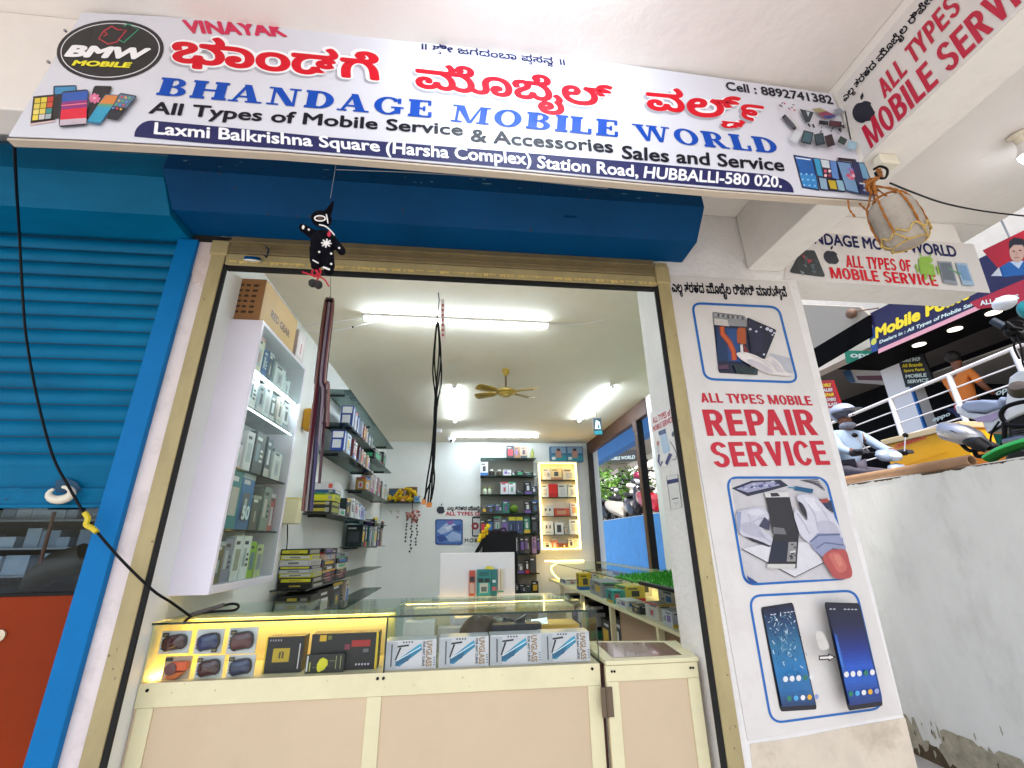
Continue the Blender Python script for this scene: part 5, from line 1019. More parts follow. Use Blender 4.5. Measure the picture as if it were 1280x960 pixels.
rail((-.105, 2.50, -.318), (.286, 2.52, -.056), mat('white_board', 'E4E2E2', .3), 'board', wb, .002)
rail((-.10, 2.521, -.335), (-.06, 2.60, -.319), WHITEP, 'foot', wb); rail((.24, 2.521, -.335), (.28, 2.60, -.319), WHITEP, 'foot', wb)
for i, (x0, y0, x1, y1, c, lab, pat) in enumerate([(586, 713, 594, 745, 'B84A34', 'orange red packet at the left on the white board', [('f', .1, .55, .9, .75, '2A2426'), ('f', .1, .1, .9, .5, 'C8A898')]),
      (596, 711.5, 613.5, 745, '17807C', 'big teal cool glass packet hanging on the white board', [('f', .08, .05, .92, .5, '2A9C94'), ('f', .2, .12, .8, .48, 'B8C0B0'), ('f', .3, .16, .7, .34, '5A6A60'), ('f', .08, .5, .46, .66, '14201E'), ('f', .54, .5, .92, .66, '14201E'), ('f', .15, .75, .85, .9, '12605E')]),
      (614, 711.5, 621, 745, '14706C', 'narrow teal packet beside the big teal one', [('f', .2, .5, .8, .6, 'C8D8D4'), ('f', .1, .2, .9, .35, 'B86468')]), (622.5, 711, 629, 740, 'D4CCB8', 'white and gold packet at the right on the white board', [('f', .4, 0, .55, 1, 'A88C50'), ('f', 0, 0, 1, .06, '3A8C6C')])]):
    P0 = U(x0, y1, 1, 2.49); P1 = U(x1, y0, 1, 2.49); carton(lab, (P0.x, 2.486 - .002 * i, P0.z), (P1.x, 2.4985, P1.z), c, pat, 'packets on the white board', 'packet', 'packet', rot=0)
ye = MB(col('D8CC38')); ye.prism([U(605, 711, 1, 2.484), U(610, 707, 1, 2.484), U(617, 709, 1, 2.484), U(618, 712, 1, 2.484)], (0, .003, 0)); tag(ye.build('packet'), 'small yellow tag above the teal packets on the white board', 'tag')

# ------------------------------------------------------------------ front counter
YC = 1.83; CT = -.25; CF = -.43
fc_ = thing('display_counter', 'cream and beige shop counter with a lit glass display case', 'counter', (-.26, YC, -1.33))
XL, XR, YB = -1.050, .521, 2.36
def framed(parent, x0, x1, z0, z1, y, stiles, rw=.07, pw=.05):
    """beige panels set back in a frame of flat cream strips"""
    MB(BEIGE).box((x0, y + .006, z0), (x1, y + .02, z1)).build('front_panel', parent)
    b = MB(CREAM).box((x0, y, z1 - rw), (x1, y + .0055, z1)); b.build('frame_strip', parent, bevel=.0015)
    for sx in stiles: MB(CREAM).box((sx - pw / 2, y + .0004, z0), (sx + pw / 2, y + .0055, z1 - rw - .0006)).build('frame_strip', parent, bevel=.0015)
framed(fc_, XL, XR, -1.32, CF, YC, (XL + .035, -.285, XR - .025))
rail((XL, YC + .021, CF - .02), (XR, YB, CF), CREAM, 'case_floor', fc_); rail((XL, YC + .022, -1.329), (XL + .018, YB, CF - .021), CREAM, 'side_panel', fc_); rail((XR - .018, YC + .022, -1.329), (XR, YB, CF - .021), CREAM, 'side_panel', fc_)
chips('scuff', fc_, 36, lambda: (Vector((rnd.uniform(XL + .08, XR - .08), YC + .0058, -1.3 + abs(rnd.gauss(0, .25)))), X_, Vector((0, 0, .25)), NY * .3), mat('scuff_mark', 'BEA27E', .6), .003, .014, 2)
chips('scuff', fc_, 12, lambda: (Vector((rnd.uniform(XL, XR), YC - .0003, rnd.uniform(CF - .06, CF - .004))), X_, Z__, NY * .3), mat('grime_mark', 'C4B78E', .6), .001, .004, 2)

MB(BLACK).lathe((XL + .03, YC, CF - .02), [(.005, 0), (.005, .003), (.001, .0035)], 10, (0, -1, 0)).build('screw', fc_)
for x in (-.278, -.258, XR - .03): MB(BLACK).lathe((x, YC, CF - .016), [(.005, 0), (.005, .003), (.001, .0035)], 10, (0, -1, 0)).build('screw', fc_)
MB(GLASSG).box((XL, YC - .004, CT - .007), (XR + .002, YB, CT)).build('glass_top', fc_)
MB(EDGE).box((XL, YC - .006, CT - .0068), (XR + .002, YC - .0045, CT - .0002)).build('glass_edge', fc_)
for x0, x1 in ((XL, -.262), (-.256, XR)): MB(GLASSM).poly([(x0, YC + .002, CF), (x1, YC + .002, CF), (x1, YC + .002, CT - .008), (x0, YC + .002, CT - .008)]).build('glass_front', fc_)
MB(EDGE).box((-.2618, YC + .0005, CF), (-.2562, YC + .004, CT - .008)).build('glass_joint', fc_); MB(EDGE).box((XR - .003, YC + .0005, CF), (XR, YC + .004, CT - .008)).build('glass_joint', fc_)
MB(GLASSM).poly([(XR, YC + .005, CF), (XR, YB, CF), (XR, YB, CT - .008), (XR, YC + .005, CT - .008)]).build('glass_side', fc_)
rail((-.2625, YC + .05, CF + .0005), (-.2575, YB - .01, CT - .0085), glass('divider_glass', 'E8F4F0', .03), 'divider', fc_, 0)
MB(mat('yellow_lit_board', 'E8DCA8', .5)).box((XL, 2.10, CF + .0005), (-.264, 2.11, CT - .012)).build('back_panel', fc_)
MB(mat('yellow_lit_board', 'E8DCA8', .5)).box((XL, YC + .006, CF + .0005), (XL + .004, 2.099, CT - .009)).build('end_panel', fc_)
MB(LEDW).box((XL + .01, 2.075, CT - .026), (-.27, 2.09, CT - .022)).build('glow_strip', fc_); MB(CREAM).box((XL + .006, 2.05, CT - .0215), (-.266, 2.099, CT - .009)).build('strip_cover', fc_)
MB(LEDW).box((-.25, YB - .03, CT - .026), (XR - .02, YB - .018, CT - .022)).build('glow_strip', fc_); MB(CREAM).box((-.25, YB - .045, CT - .0215), (XR - .006, YB - .002, CT - .009)).build('strip_cover', fc_)
MB(LEDW).box((XL + .012, YC + .03, CF + .006), (XL + .02, 2.07, CF + .012)).build('glow_strip', fc_)
MB(mat('brown_disc', '5C4030', .5)).lathe(U(189, 804, 1, YC + .03), [(.012, 0), (.012, .004), (.001, .0045)], 18, (0, -1, 0)).build('grommet', fc_)

gp = []
def goggles(label, px, colour, tag_tl, glow):
    x0, y0, x1, y1 = px; P0 = U(x0, y1, 1, 1.865); P1 = U(x1, y0, 1, 1.865); z0 = P0.z
    t = thing('goggles_pack', label, 'goggles pack', (P0.x, 1.87, z0), 'goggles packs in the counter')
    W, H = P1.x - P0.x, P1.z - P0.z
    b = MB(col('D0D0CE')); b.box((P0.x - W * .03, 1.868, z0 - H * .01), (P1.x + W * .02, 1.874, P1.z + H * .03)); b.build('card', t, bevel=.001)
    a_ = Vector((P0.x + W * .52, 1.858, z0 + H * .5)); pts = []
    q = .14
    for i in range(26):
        an = 2 * pi * i / 26; r = 1 / ((abs(cos(an)) ** 3.2 + abs(sin(an)) ** 3.2) ** (1 / 3.2)); x = W * .42 * r * cos(an); z = H * .38 * r * sin(an)
        if sin(an) < -.5 and abs(cos(an)) < .5: z += H * .05
        pts.append((a_.x + x * cos(q) - z * sin(q), a_.z + x * sin(q) + z * cos(q)))
    MB(mat('goggle_rim', '1C1014', .3)).prism([(x, 1.856, z) for x, z in pts], (0, .011, 0)).build('rim', t, bevel=.003)
    mx = sum(p[0] for p in pts) / 26; mz = sum(p[1] for p in pts) / 26
    lens = mat('lens_' + colour, colour, .12, var=.35, vscale=25, coat=.6); ins = [(mx + (x - mx) * .86, mz + (z - mz) * .84) for x, z in pts]; mid = [(mx + (x - mx) * .5, mz + (z - mz) * .5) for x, z in pts]
    mb = MB(lens); n = 26; mb.add([(x, 1.8555, z) for x, z in ins] + [(x, 1.850, z) for x, z in mid] + [(mx, 1.8485, mz)], [(i, (i + 1) % n, n + (i + 1) % n, n + i) for i in range(n)] + [(n + i, n + (i + 1) % n, 2 * n) for i in range(n)]); mb.build('lens', t, smooth=True)
    tx, tz = tag_tl; b = MB(col('141412')); b.box((P0.x + W * tx, 1.853, P1.z - H * tz - H * .18), (P0.x + W * (tx + .2), 1.8555, P1.z - H * tz)); b.m(col('8C7A50')).poly([(P0.x + W * (tx + .03), 1.8525, P1.z - H * tz - H * .12), (P0.x + W * (tx + .17), 1.8525, P1.z - H * tz - H * .12), (P0.x + W * (tx + .17), 1.8525, P1.z - H * tz - H * .06), (P0.x + W * (tx + .03), 1.8525, P1.z - H * tz - H * .06)]); b.build('hang_tag', t)
    b = MB()
    for j in range(4): b.m(col(['5C7CA0', '8C4C6C', '5C8C64', '9C9480'][j])).poly([(P0.x + W * .03, 1.8672, z0 + H * (.2 + j * .13)), (P0.x + W * .1, 1.8672, z0 + H * (.2 + j * .13)), (P0.x + W * .1, 1.8672, z0 + H * (.29 + j * .13)), (P0.x + W * .03, 1.8672, z0 + H * (.29 + j * .13))])
    b.build('print', t)
goggles('dark red goggles in the top row at the left end of the counter', (197, 789, 239, 818), '4A1418', (.1, .02), 1)
goggles('blue goggles in the top row of the counter between two dark red pairs', (241, 787, 280, 818), '1C2C60', (.72, .74), 0)
goggles('dark red goggles in the top row beside the black boxes', (282, 785, 322, 818), '521A1C', (.1, .04), 0)
goggles('dark red goggles in the bottom row beside the orange camera pack', (242, 820, 280, 850), '421416', (.06, .02), 0)
goggles('blue goggles in the bottom row beside the black boxes', (282, 819, 319, 848.5), '1A2A50', (.06, .02), 0)
P0 = U(200, 852, 1, 1.865); P1 = U(240, 820, 1, 1.865)
oc = thing('camera_pack', 'bright orange toy camera pack at the left end of the bottom row', 'pack', (P0.x, 1.87, P0.z))
MB(col('C0A890')).box((P0.x, 1.868, P0.z), (P1.x, 1.874, P1.z)).build('card', oc)
W, H = P1.x - P0.x, P1.z - P0.z
b = MB(mat('orange_plastic', 'E05A28', .35)); b.box((P0.x + W * .35, 1.845, P0.z + H * .45), (P0.x + W * .98, 1.866, P0.z + H * .82)); b.build('camera_body', oc, bevel=.004)
MB(mat('orange_plastic2', 'C8641C', .4)).prism([(P0.x + W * .22, 1.85, P0.z + H * .12), (P0.x + W * .6, 1.85, P0.z + H * .1), (P0.x + W * .92, 1.85, P0.z + H * .4), (P0.x + W * .3, 1.85, P0.z + H * .38)], (0, .015, 0)).build('grip', oc, bevel=.003)
MB(col('6A3A3C')).lathe((P0.x + W * .42, 1.845, P0.z + H * .55), [(.018, 0), (.018, .004), (.012, .006), (.001, .0065)], 20, (0, -1, 0)).build('lens', oc, smooth=True)
MB(col('2A2620')).box((P0.x + W * .05, 1.862, P0.z + H * .82), (P0.x + W * .3, 1.866, P0.z + H * .96)).build('hang_tag', oc)
# black boxes
def from_px(label, px, y, dy, c, pat, group, name='product_box', cat='box'):
    P0 = U(px[0], px[3], 1, y); P1 = U(px[2], px[1], 1, y); return carton(label, (P0.x, y, max(P0.z, CF + .0006)), (P1.x, y + dy, P1.z), c, pat, group, cat, name), P0, P1
YB_ = 'D8B81C'
dots = lambda u, v, n=5, du=.045: [('f', u + i * du, v, u + i * du + .028, v + .05, 'B4A8B8') for i in range(n)]
from_px('large black box with a yellow cap picture in the counter case', (326, 795, 381, 848), 1.885, .06, '0A0808', [('f', 0, 0, .04, 1, YB_)] + dots(.1, .88, 5, .07) + [('f', .22, .3, .66, .68, 'B89A1C'), ('f', .38, .4, .43, .58, '4A3C14'), ('f', .46, .4, .51, .58, '4A3C14'), ('f', .43, .57, .46, .6, '4A3C14'), ('f', .9, .1, .93, .8, 'C8C0C0')], 'black boxes in the counter')
from_px('large black box with a red bar at the right of the shield box', (384, 790, 474, 846), 1.885, .06, '0A0909', [('f', .965, 0, 1, 1, YB_), ('f', .60, .62, .88, .8, 'A01814'), ('f', .5, .55, .58, .7, '7A2438'), ('f', .78, .46, .86, .56, '5A5A5C')] + dots(.68, .12) + [('f', .12, .8, .22, .97, 'D8A81C'), ('f', .24, .84, .30, .95, '6A6A24')], 'black boxes in the counter')
_, P0, P1 = from_px('smaller dark green box with a yellow shield picture before the black boxes', (380, 817, 431, 846), 1.862, .02, '12150E', [('f', .02, .1, .06, .95, 'C8C8C8'), ('f', .1, .1, .13, .6, 'A8A83C'), ('f', .78, .2, .8, .9, '9C9C60'), ('f', .9, .2, .92, .9, '9C9C60'), ('f', .6, .62, .8, .66, '6C7038'), ('f', .2, .3, .3, .33, '6C7038')], 'black boxes in the counter')
W, H = P1.x - P0.x, P1.z - P0.z
sh_ = MB(col('D8D01C')); sh_.prism([(P0.x + W * u, 1.8612, P0.z + H * v) for u, v in ((.3, .55), (.36, .78), (.44, .86), (.56, .74), (.58, .52), (.5, .3), (.36, .18), (.31, .3))], (0, -.0008, 0)); q = sh_.build('shield_print'); q.parent = bpy.data.objects[_.name]
# four UV glass boxes
for i, (px, n_) in enumerate([((479, 799, 546, 841), 'leftmost of the four silver screen glass boxes in the counter'), ((548, 795, 611, 837), 'second of the four silver screen glass boxes from the left'), ((612.5, 792, 676, 833), 'third of the four silver screen glass boxes from the left'), ((677, 789, 736, 829.5), 'rightmost of the four silver screen glass boxes in the counter')]):
    P0 = U(px[0], px[3], 1, 1.855); P1 = U(px[2], px[1], 1, 1.855); z0 = max(P0.z, CF + .0006); W, H = P1.x - P0.x, P1.z - z0
    t = thing('glass_box', n_, 'box', (P0.x, 1.855, z0), 'silver screen glass boxes')
    FQ = lambda pts, q=.0006: [(P0.x + W * u, 1.855 - q, z0 + H * v) for u, v in pts]
    b = MB(mat('silver_card', 'C9C6CC', .3, metal=.25, var=.05)); b.box((P0.x, 1.855, z0), (P1.x, 1.93, P1.z)); b.build('box_body', t, bevel=.001)
    b = MB(col('B4B4BA')).poly(FQ([(.0, .05), (.24, .05), (.24, .95), (.0, .95)])); b.m(col('2A7CA0')).poly(FQ([(.22, .14), (.30, .12), (.72, .66), (.70, .88), (.62, .80), (.22, .30)], .0008)); b.m(col('1C5C80')).poly(FQ([(.22, .14), (.46, .30), (.52, .52), (.22, .30)], .001)); b.m(col('3C9CC0')).poly(FQ([(.46, .5), (.7, .72), (.70, .88), (.52, .66)], .001)); b.m(col('E4ECF0')).poly(FQ([(.24, .3), (.70, .74), (.70, .77), (.24, .33)], .0012))
    b.m(col('26262C')).poly(FQ([(.24, .76), (.46, .80), (.46, .86), (.24, .82)], .0012)); b.poly(FQ([(.2, .34), (.23, .34), (.32, .76), (.28, .76)], .0012))
    for j in range(4): b.m(col('34343A')).poly(FQ([(.34 + j * .055, .91), (.37 + j * .055, .91), (.37 + j * .055, .96), (.34 + j * .055, .96)], .0012))
    b.m(col('5A5A62')).poly(FQ([(.12, .12), (.15, .12), (.15, .88), (.12, .88)], .0012)); b.build('print', t, recalc=False)
    p = lambda u, v: (P0.x + W * u, 1.855, z0 + H * v)
    text(t, 'UVGLASS', col('9C7A50'), Vector((0, -1, 0)), p(.80, .96), p(.80, .08), p(.92, .96), bold=.03, world=True, lift=.0014)
    text(t, 'FOR ANY CURVE', col('3A3640'), Vector((0, -1, 0)), p(.73, .94), p(.73, .1), p(.78, .94), bold=.03, world=True, lift=.0014)
    b = MB(col('7C8898'))
    for j in range(4): b.poly(FQ([(.945, .12 + j * .08), (.985, .12 + j * .08), (.985, .16 + j * .08), (.945, .16 + j * .08)], .0012))
    b.build('print', t, recalc=False)
# loose goods behind them
bg_ = MB(mat('brown_pouch', '5A4634', .5, var=.3, vscale=15)).ball((.09, 2.07, CF + .07), (.085, .06, .07), 16, 10, .06); tag(bg_.build('pouch', smooth=True), 'crumpled brown pouch behind the silver boxes in the counter', 'pouch')
fo = MB(mat('silver_foil', 'B4B4B0', .25, metal=.7, var=.3, vscale=20))
for k in range(16): c = Vector((.25 + rnd.uniform(-.09, .1), 2.1 + rnd.uniform(-.05, .05), CF + .05 + rnd.uniform(-.03, .06))); fo.obox(c, Vector((.035, 0, rnd.uniform(-.02, .02))), Vector((0, .02, rnd.uniform(-.02, .02))), Vector((0, 0, .002)))
f_ = fo.build('foil_packets'); tag(f_, 'heap of silver foil packets behind the silver boxes in the counter', 'packets', kind='stuff')
carton('flat yellow carton at the right end of the counter case', (.34, 2.02, CF + .0006), (.50, 2.16, CF + .10), 'D8A83C', [('f', .1, .3, .9, .7, 'C8902C'), ('t', .1, .1, .9, .9, 'E0B850')], None)
carton('flat black tray behind the silver boxes in the counter', (.13, 1.97, CF + .09), (.33, 2.03, CF + .115), '26262A', [], None, 'tray', 'tray'); 
for i, (x, y, wd, h, c) in enumerate([(-.22, 2.06, .12, .12, 'E4E0DC'), (-.09, 2.12, .16, .085, 'E0D8D0'), (-.02, 2.2, .14, .11, 'D8D4D0'), (-.2, 2.2, .16, .15, 'E4D8B0')]): carton(f'{["white", "low white", "grey white", "cream"][i]} carton lying behind the silver boxes in the counter', (x, y, CF + .0006), (x + wd, y + .08, CF + h), c, design('t', False)[:1], None)

# ------------------------------------------------------------------ hinged counter flap
cf_ = thing('counter_flap', 'low hinged cream gate at the right end of the counter', 'counter gate', (.71, 1.80, -1.33))
framed(cf_, .533, .885, -1.32, CF - .002, 1.80, (.556, .862), .05, .045)
MB(CREAM).prism([(.533, 1.795, CF), (.533, 2.14, CF), (.94, 2.08, CF), (.890, 1.795, CF)], (0, 0, .014)).build('top_frame', cf_, bevel=.002)
MB(mat('brown_laminate', 'A08070', .12, var=.06, coat=.5)).prism([(.575, 1.835, CF + .0145), (.585, 2.10, CF + .0145), (.87, 2.05, CF + .0145), (.845, 1.835, CF + .0145)], (0, 0, .001)).build('top_panel', cf_)
for x in (.555, .565, .855, .865): MB(BLACK).lathe((x, 1.80, CF - .02), [(.004, 0), (.004, .003), (.001, .0035)], 10, (0, -1, 0)).build('screw', cf_)
hz = U(756, 878, 1, 1.795).z
b = MB(mat('dull_hinge', '6A5C4C', .4, metal=.6)); b.box((.508, 1.7955, hz - .045), (.527, 1.8, hz + .045)); b.box((.531, 1.7955, hz - .045), (.551, 1.8, hz + .045)); b.tube([(.529, 1.794, hz - .046), (.529, 1.794, hz + .046)], .0035, 8); b.build('hinge', cf_, bevel=.0006)
MB(mat('brown_gap', '4A2218', .7)).box((.5225, 1.84, -1.32), (.5325, 1.86, CF - .004)).build('dark_edge', cf_)

# ------------------------------------------------------------------ long counter on the right with open lower shelves
rc = thing('display_counter', 'long glass topped counter with warm strip light along the window wall', 'counter', (1.5, 4.2, -1.33))
RX0, RX1, RY0, RY1, RT, RF = 1.14, 1.838, 2.30, 6.10, -.262, -.462
rail((RX0, RY0, RF - .02), (RX1, RY1, RF), CREAM, 'case_floor', rc)
MB(GLASSG).box((RX0, RY0, RT - .006), (RX1, RY1, RT)).build('glass_top', rc); MB(EDGE).box((RX0 - .0015, RY0, RT - .0058), (RX0 - .0003, RY1, RT - .0002)).build('glass_edge', rc)
MB(GLASSM).poly([(RX0 + .003, RY0, RF), (RX0 + .003, RY1, RF), (RX0 + .003, RY1, RT - .007), (RX0 + .003, RY0, RT - .007)]).build('glass_front', rc)
for y in (2.75, 3.62, 4.5, 5.4): rail((RX0 + .002, y, -1.329), (RX0 + .04, y + .035, RF - .021), CREAM, 'upright', rc)
rail((RX0 + .04, RY0, -.92), (RX1, RY1, -.90), mat('brown_shelf', '6A4C38', .6), 'lower_shelf', rc)
MB(mat('dark_recess', '3A2A24', .8)).box((1.6, RY0, -1.329), (1.62, RY1, RF - .021)).build('back_panel', rc); MB(mat('tan_panel', 'B09478', .6)).box((RX0 + .06, 2.30, -1.329), (RX0 + .07, 3.58, RF - .021)).build('front_panel', rc)
MB(LEDW).box((RX1 - .03, RY0 + .02, RT - .03), (RX1 - .012, RY1 - .03, RT - .026)).build('glow_strip', rc); MB(CREAM).box((RX1 - .06, RY0 + .02, RT - .0255), (RX1 - .002, RY1 - .03, RT - .008)).build('strip_cover', rc)
MB(LEDS).tube(smooth_path([(1.25, 6.06, RT - .02), (1.18, 6.05, RT - .05), (1.16, 6.0, -.36), (1.2, 5.8, RF + .02), (1.26, 5.5, RF + .012)]), .009, 6).build('glow_strip', rc, smooth=True)
MB(LEDW).box((1.10, 6.12, RT + .005), (1.62, 6.13, RT + .013)).build('glow_strip', rc)
its = [(1.16, 5.2, .14, .3, .05, 'D4D4D0', 'heap of white sachets'), (1.17, 4.62, .12, .14, .15, 'D8B414', 'bright yellow box'), (1.2, 3.95, .18, .45, .12, 'A4A0A8', 'clear bag of grey parts'), (1.17, 3.62, .1, .16, .09, '1C9C9C', 'turquoise box'), (1.30, 3.7, .16, .3, .11, 'D8C44C', 'yellow and white carton'), (1.17, 3.34, .12, .2, .05, 'DCDCD8', 'flat white box'), (1.17, 3.08, .14, .14, .05, '241C1C', 'small black box'),
       (1.18, 2.82, .12, .18, .09, 'D4CCC4', 'squarish white box'), (1.33, 2.9, .14, .24, .16, 'C8C0BC', 'upper grey white box'), (1.17, 2.6, .11, .14, .08, 'C8C8D4', 'pale carton'), (1.18, 2.44, .12, .12, .11, 'B05A20', 'orange brown box'), (1.17, 2.33, .08, .08, .06, '5C3C94', 'purple box'), (1.36, 2.5, .16, .2, .17, 'D0D0CC', 'tall whitish box'), (1.55, 3.1, .2, .5, .08, 'E4D8B8', 'long cream box'), (1.5, 4.3, .2, .6, .10, 'E0D0A8', 'stack of cream sleeves')]
for x, y, dx, dy, h, c, n_ in its: carton(f'{n_} inside the long counter by the window', (x, y, RF + .0006), (x + dx, y + dy, RF + h), c, design('l', sum(lin(c)[:3]) < .5) + design('f', sum(lin(c)[:3]) < .5), 'goods in the window counter')
for k in range(16):
    y = 2.5 + k * .22; c = ['DCDAD6', 'C8C4C0', 'E4E0D8', 'B8B4B0', 'D0C8A8', 'A8B0B8', 'C8A878', 'E0E0E0'][k % 8]; dx = rnd.uniform(.1, .18); x = 1.36 + rnd.uniform(0, .2); h = rnd.uniform(.03, .14)
    if k in (5, 9): continue
    carton(f'{ORD[k % 12]} small {["white", "grey white", "ivory", "silver grey", "straw", "bluish", "tan", "bright white"][k % 8]} pack along the {"near" if k < 8 else "far"} back of the window counter', (x, y + 1.0 if False else y, RF + .0006 + (.18 if x < 1.5 and 2.4 < y < 3.2 else 0)), (x + dx, y + .12, RF + h + (.18 if False else 0) + .0006 if not (x < 1.5 and 2.4 < y < 3.2) else RF + .19), c, design('l', False) + design('f', False), 'goods in the window counter')
for i, (y, h) in enumerate(((3.75, .3), (4.05, .25), (4.7, .32), (4.95, .28), (5.5, .3))): carton(f'{ORD[i]} dark carton from the street under the long window counter', (1.26, y, -.8995), (1.5, y + .24, -.9 + h), ['1E2026', '23252B', '1A1A1E', '2A2C30', '1E1E22'][i], design('l', True) + design('f', True), 'dark cartons under the counter')
gm = MB(mat('artificial_grass', '3E9A2C', .85, var=.35, vscale=40))
for k in range(1500):
    x = rnd.uniform(1.125, 1.82); y = rnd.uniform(2.35, 3.72)
    if y > 3.38 + (x - 1.12) * .5: continue
    z = RT + .012; gm.poly([(x - .005, y, z), (x + .005, y, z), (x + rnd.uniform(-.012, .012), y + rnd.uniform(-.012, .012), z + rnd.uniform(.018, .035))])
gm.prism([(1.12, 2.35, RT + .001), (1.83, 2.35, RT + .001), (1.83, 3.73, RT + .001), (1.12, 3.38, RT + .001)], (0, 0, .014))
gmo = gm.build('grass_mat'); tag(gmo, 'bright green artificial grass mat on the glass top of the window counter', 'grass mat')
b = MB(BLACK); b.prism([(1.085, 2.36, RT + .0004), (1.118, 2.36, RT + .0004), (1.118, 2.85, RT + .0004), (1.09, 2.85, RT + .0004)], (0, 0, .02)); tag(b.build('tool_case', bevel=.004), 'flat black case half under the green grass mat', 'case')

# ------------------------------------------------------------------ window in the right wall
wf = thing('window_frame', 'dark brown wooden frame of the wide side window', 'window frame', (1.84, 5.2, .4))
rail((1.835, 4.105, 1.20), (1.895, 6.346, 1.366), WOOD, 'lintel', wf, .004); rail((1.832, 4.40, -.395), (1.90, 4.47, 1.198), WOOD, 'post', wf, .004); rail((1.838, 6.24, -.395), (1.895, 6.345, 1.198), mat('dark_wood', '241C1A', .6), 'post', wf, .004)
MB(BLACK).box((1.834, 4.382, -.395), (1.90, 4.399, 1.198)).build('dark_edge', wf); rail((1.838, 4.472, -.398), (1.90, 6.238, -.36), WOOD, 'sill', wf, .003); rail((1.83, 4.40, 1.1), (1.86, 4.50, 1.22), WOOD, 'corner_block', wf, .004)

# stickers on the right reveal
stp = Plane(0, .9062, (-1, 0, 0))
st1 = thing('wall_sticker', 'white sticker with red lettering and a blue phone figure on the right jamb', 'sticker', (.905, 1.85, .3))
MB(col('E6E2E0')).prism([stp.at(*p) for p in [(812, 516), (838, 506), (850, 578), (822, 586)]], (-.0012, 0, 0)).build('sheet', st1)
sp2 = Plane(0, .9048, (-1, 0, 0))
text(st1, 'ALL TYPES of', mat('print_crimson', 'B80A34', .4), sp2, (816.5, 530), (838.5, 519.5), (815.5, 522.5), bold=.03, lift=.0006)
text(st1, 'MOBILE SERVICE', mat('print_crimson', 'B80A34', .4), sp2, (816.5, 540), (841.5, 527.5), (816, 533), bold=.03, lift=.0006)
a = Art(sp2, .0005, zoom=(800, 490, 5.647)); a.poly(rrect([(135, 275), (180, 260), (215, 420), (165, 440)], .15), 'AEC4DC'); a.poly([(130, 280), (180, 258), (185, 290), (135, 308)], '20306C'); a.poly([(178, 500), (205, 430), (230, 440), (192, 520)], '2A2C6C'); a.line([(135, 440), (132, 490), (145, 522), (160, 490)], 12, '2A2C6C'); a.line([(215, 350), (240, 390), (262, 440), (255, 475), (230, 480)], 5, '30384C'); a.line([(140, 350), (122, 390), (130, 430)], 12, 'C8CCD4'); a.ell(236, 296, 10, 20, '4A5464', .2); a.ell(128, 362, 8, 18, 'B86868'); a.build('print', st1)
st2 = thing('wall_sticker', 'small white payment card with a blue heading on the right jamb', 'sticker', (.905, 1.85, 0))
MB(col('E2E0DC')).prism([stp.at(*p) for p in [(833, 595), (847.5, 592), (853, 634.5), (838.5, 637.5)]], (-.0012, 0, 0)).build('sheet', st2)
a = Art(sp2, .0005); a.line([(833.3, 595.5), (847.2, 592.7), (852.6, 634), (838.8, 637)], .6, '3A3A44', closed=True); a.poly([(833.6, 600.5), (847.6, 597.6), (848.2, 602.5), (834.3, 605.5)], '1F2464'); a.line([(840, 624), (848, 622.4)], 1.2, '3A3A44'); a.line([(843, 628), (846, 631), (848, 627)], .6, '8C8C94'); a.build('print', st2)
# ------------------------------------------------------------------ things that hang in the opening
# black evil-eye doll
dl = thing('hanging_doll', 'black cloth doll with white painted marks hanging before the shutter box', 'doll', (-.46, 1.2, 1.0))
DK = mat('black_cloth', '0A0A12', .9, spec=.1, var=.2, vscale=40, bump=.3, bscale=200); WP = mat('white_paint_marks', 'E8E4E0', .6)
top = U(420, 205, 1, 1.13); hd_ = U(402, 274, 1, 1.2); bd = U(403, 304, 1, 1.2)
MB(mat('thin_thread', '6C7078', .6)).tube([top, U(413, 248, 1, 1.19)], .0012, 5).build('thread', dl)
b = MB(DK)
b.ball(hd_, (.032, .028, .026), 18, 12); b.ball(bd, (.036, .028, .048), 18, 12)
b.tube([hd_ + Vector((.012, 0, .015)), hd_ + Vector((.02, 0, .04)), hd_ + Vector((.027, 0, .075))], [.014, .009, .003], 10)
b.tube([bd + Vector((-.02, 0, .025)), U(388, 291, 1, 1.195), U(379, 285, 1, 1.19)], [.018, .015, .013], 10); b.ball(U(379, 285, 1, 1.19), .0135, 10, 8)
b.tube([bd + Vector((.02, 0, .02)), U(419, 305, 1, 1.195), U(427, 313, 1, 1.19)], [.018, .015, .012], 10); b.ball(U(427, 314, 1, 1.19), .013, 10, 8)
for p in ((395, 327), (411, 333)): b.tube([bd + Vector((-.016 if p[0] < 400 else .016, 0, -.02)), U(*p, 1, 1.2), U(p[0], p[1] + 6, 1, 1.2)], [.02, .018, .012], 10); b.ball(U(p[0], p[1] + 5, 1, 1.2), .0155, 10, 8)
body = b.build('body', dl, smooth=True); r_ = body.modifiers.new('remesh', 'REMESH'); r_.mode = 'VOXEL'; r_.voxel_size = .003; r_.use_smooth_shade = True
def dab(c, dx, dz, w_): c = Vector(c); return [c + Vector((-dx, 0, -dz)), c + Vector((dx, 0, dz))], w_
Y1 = 1.1665
b = MB(WP)
for k in range(4):
    a_ = k * pi / 4; c = U(408, 304, 1, Y1); b.tube([c + Vector((.015 * cos(a_), 0, .015 * sin(a_))), c, c - Vector((.015 * cos(a_), 0, .015 * sin(a_)))], .0024, 6)
for p in ((399, 315), (414, 317), (386, 287), (424, 310), (414, 330)): b.ball(U(*p, 1, Y1 + .003), .0035, 8, 6)
b.tube([U(391, 325, 1, 1.176), U(398, 329, 1, 1.174)], .002, 6); b.tube([U(404, 334, 1, 1.178), U(412, 337, 1, 1.178)], .003, 6); b.ball(U(379, 284, 1, 1.174), (.004, .003, .008), 8, 6)
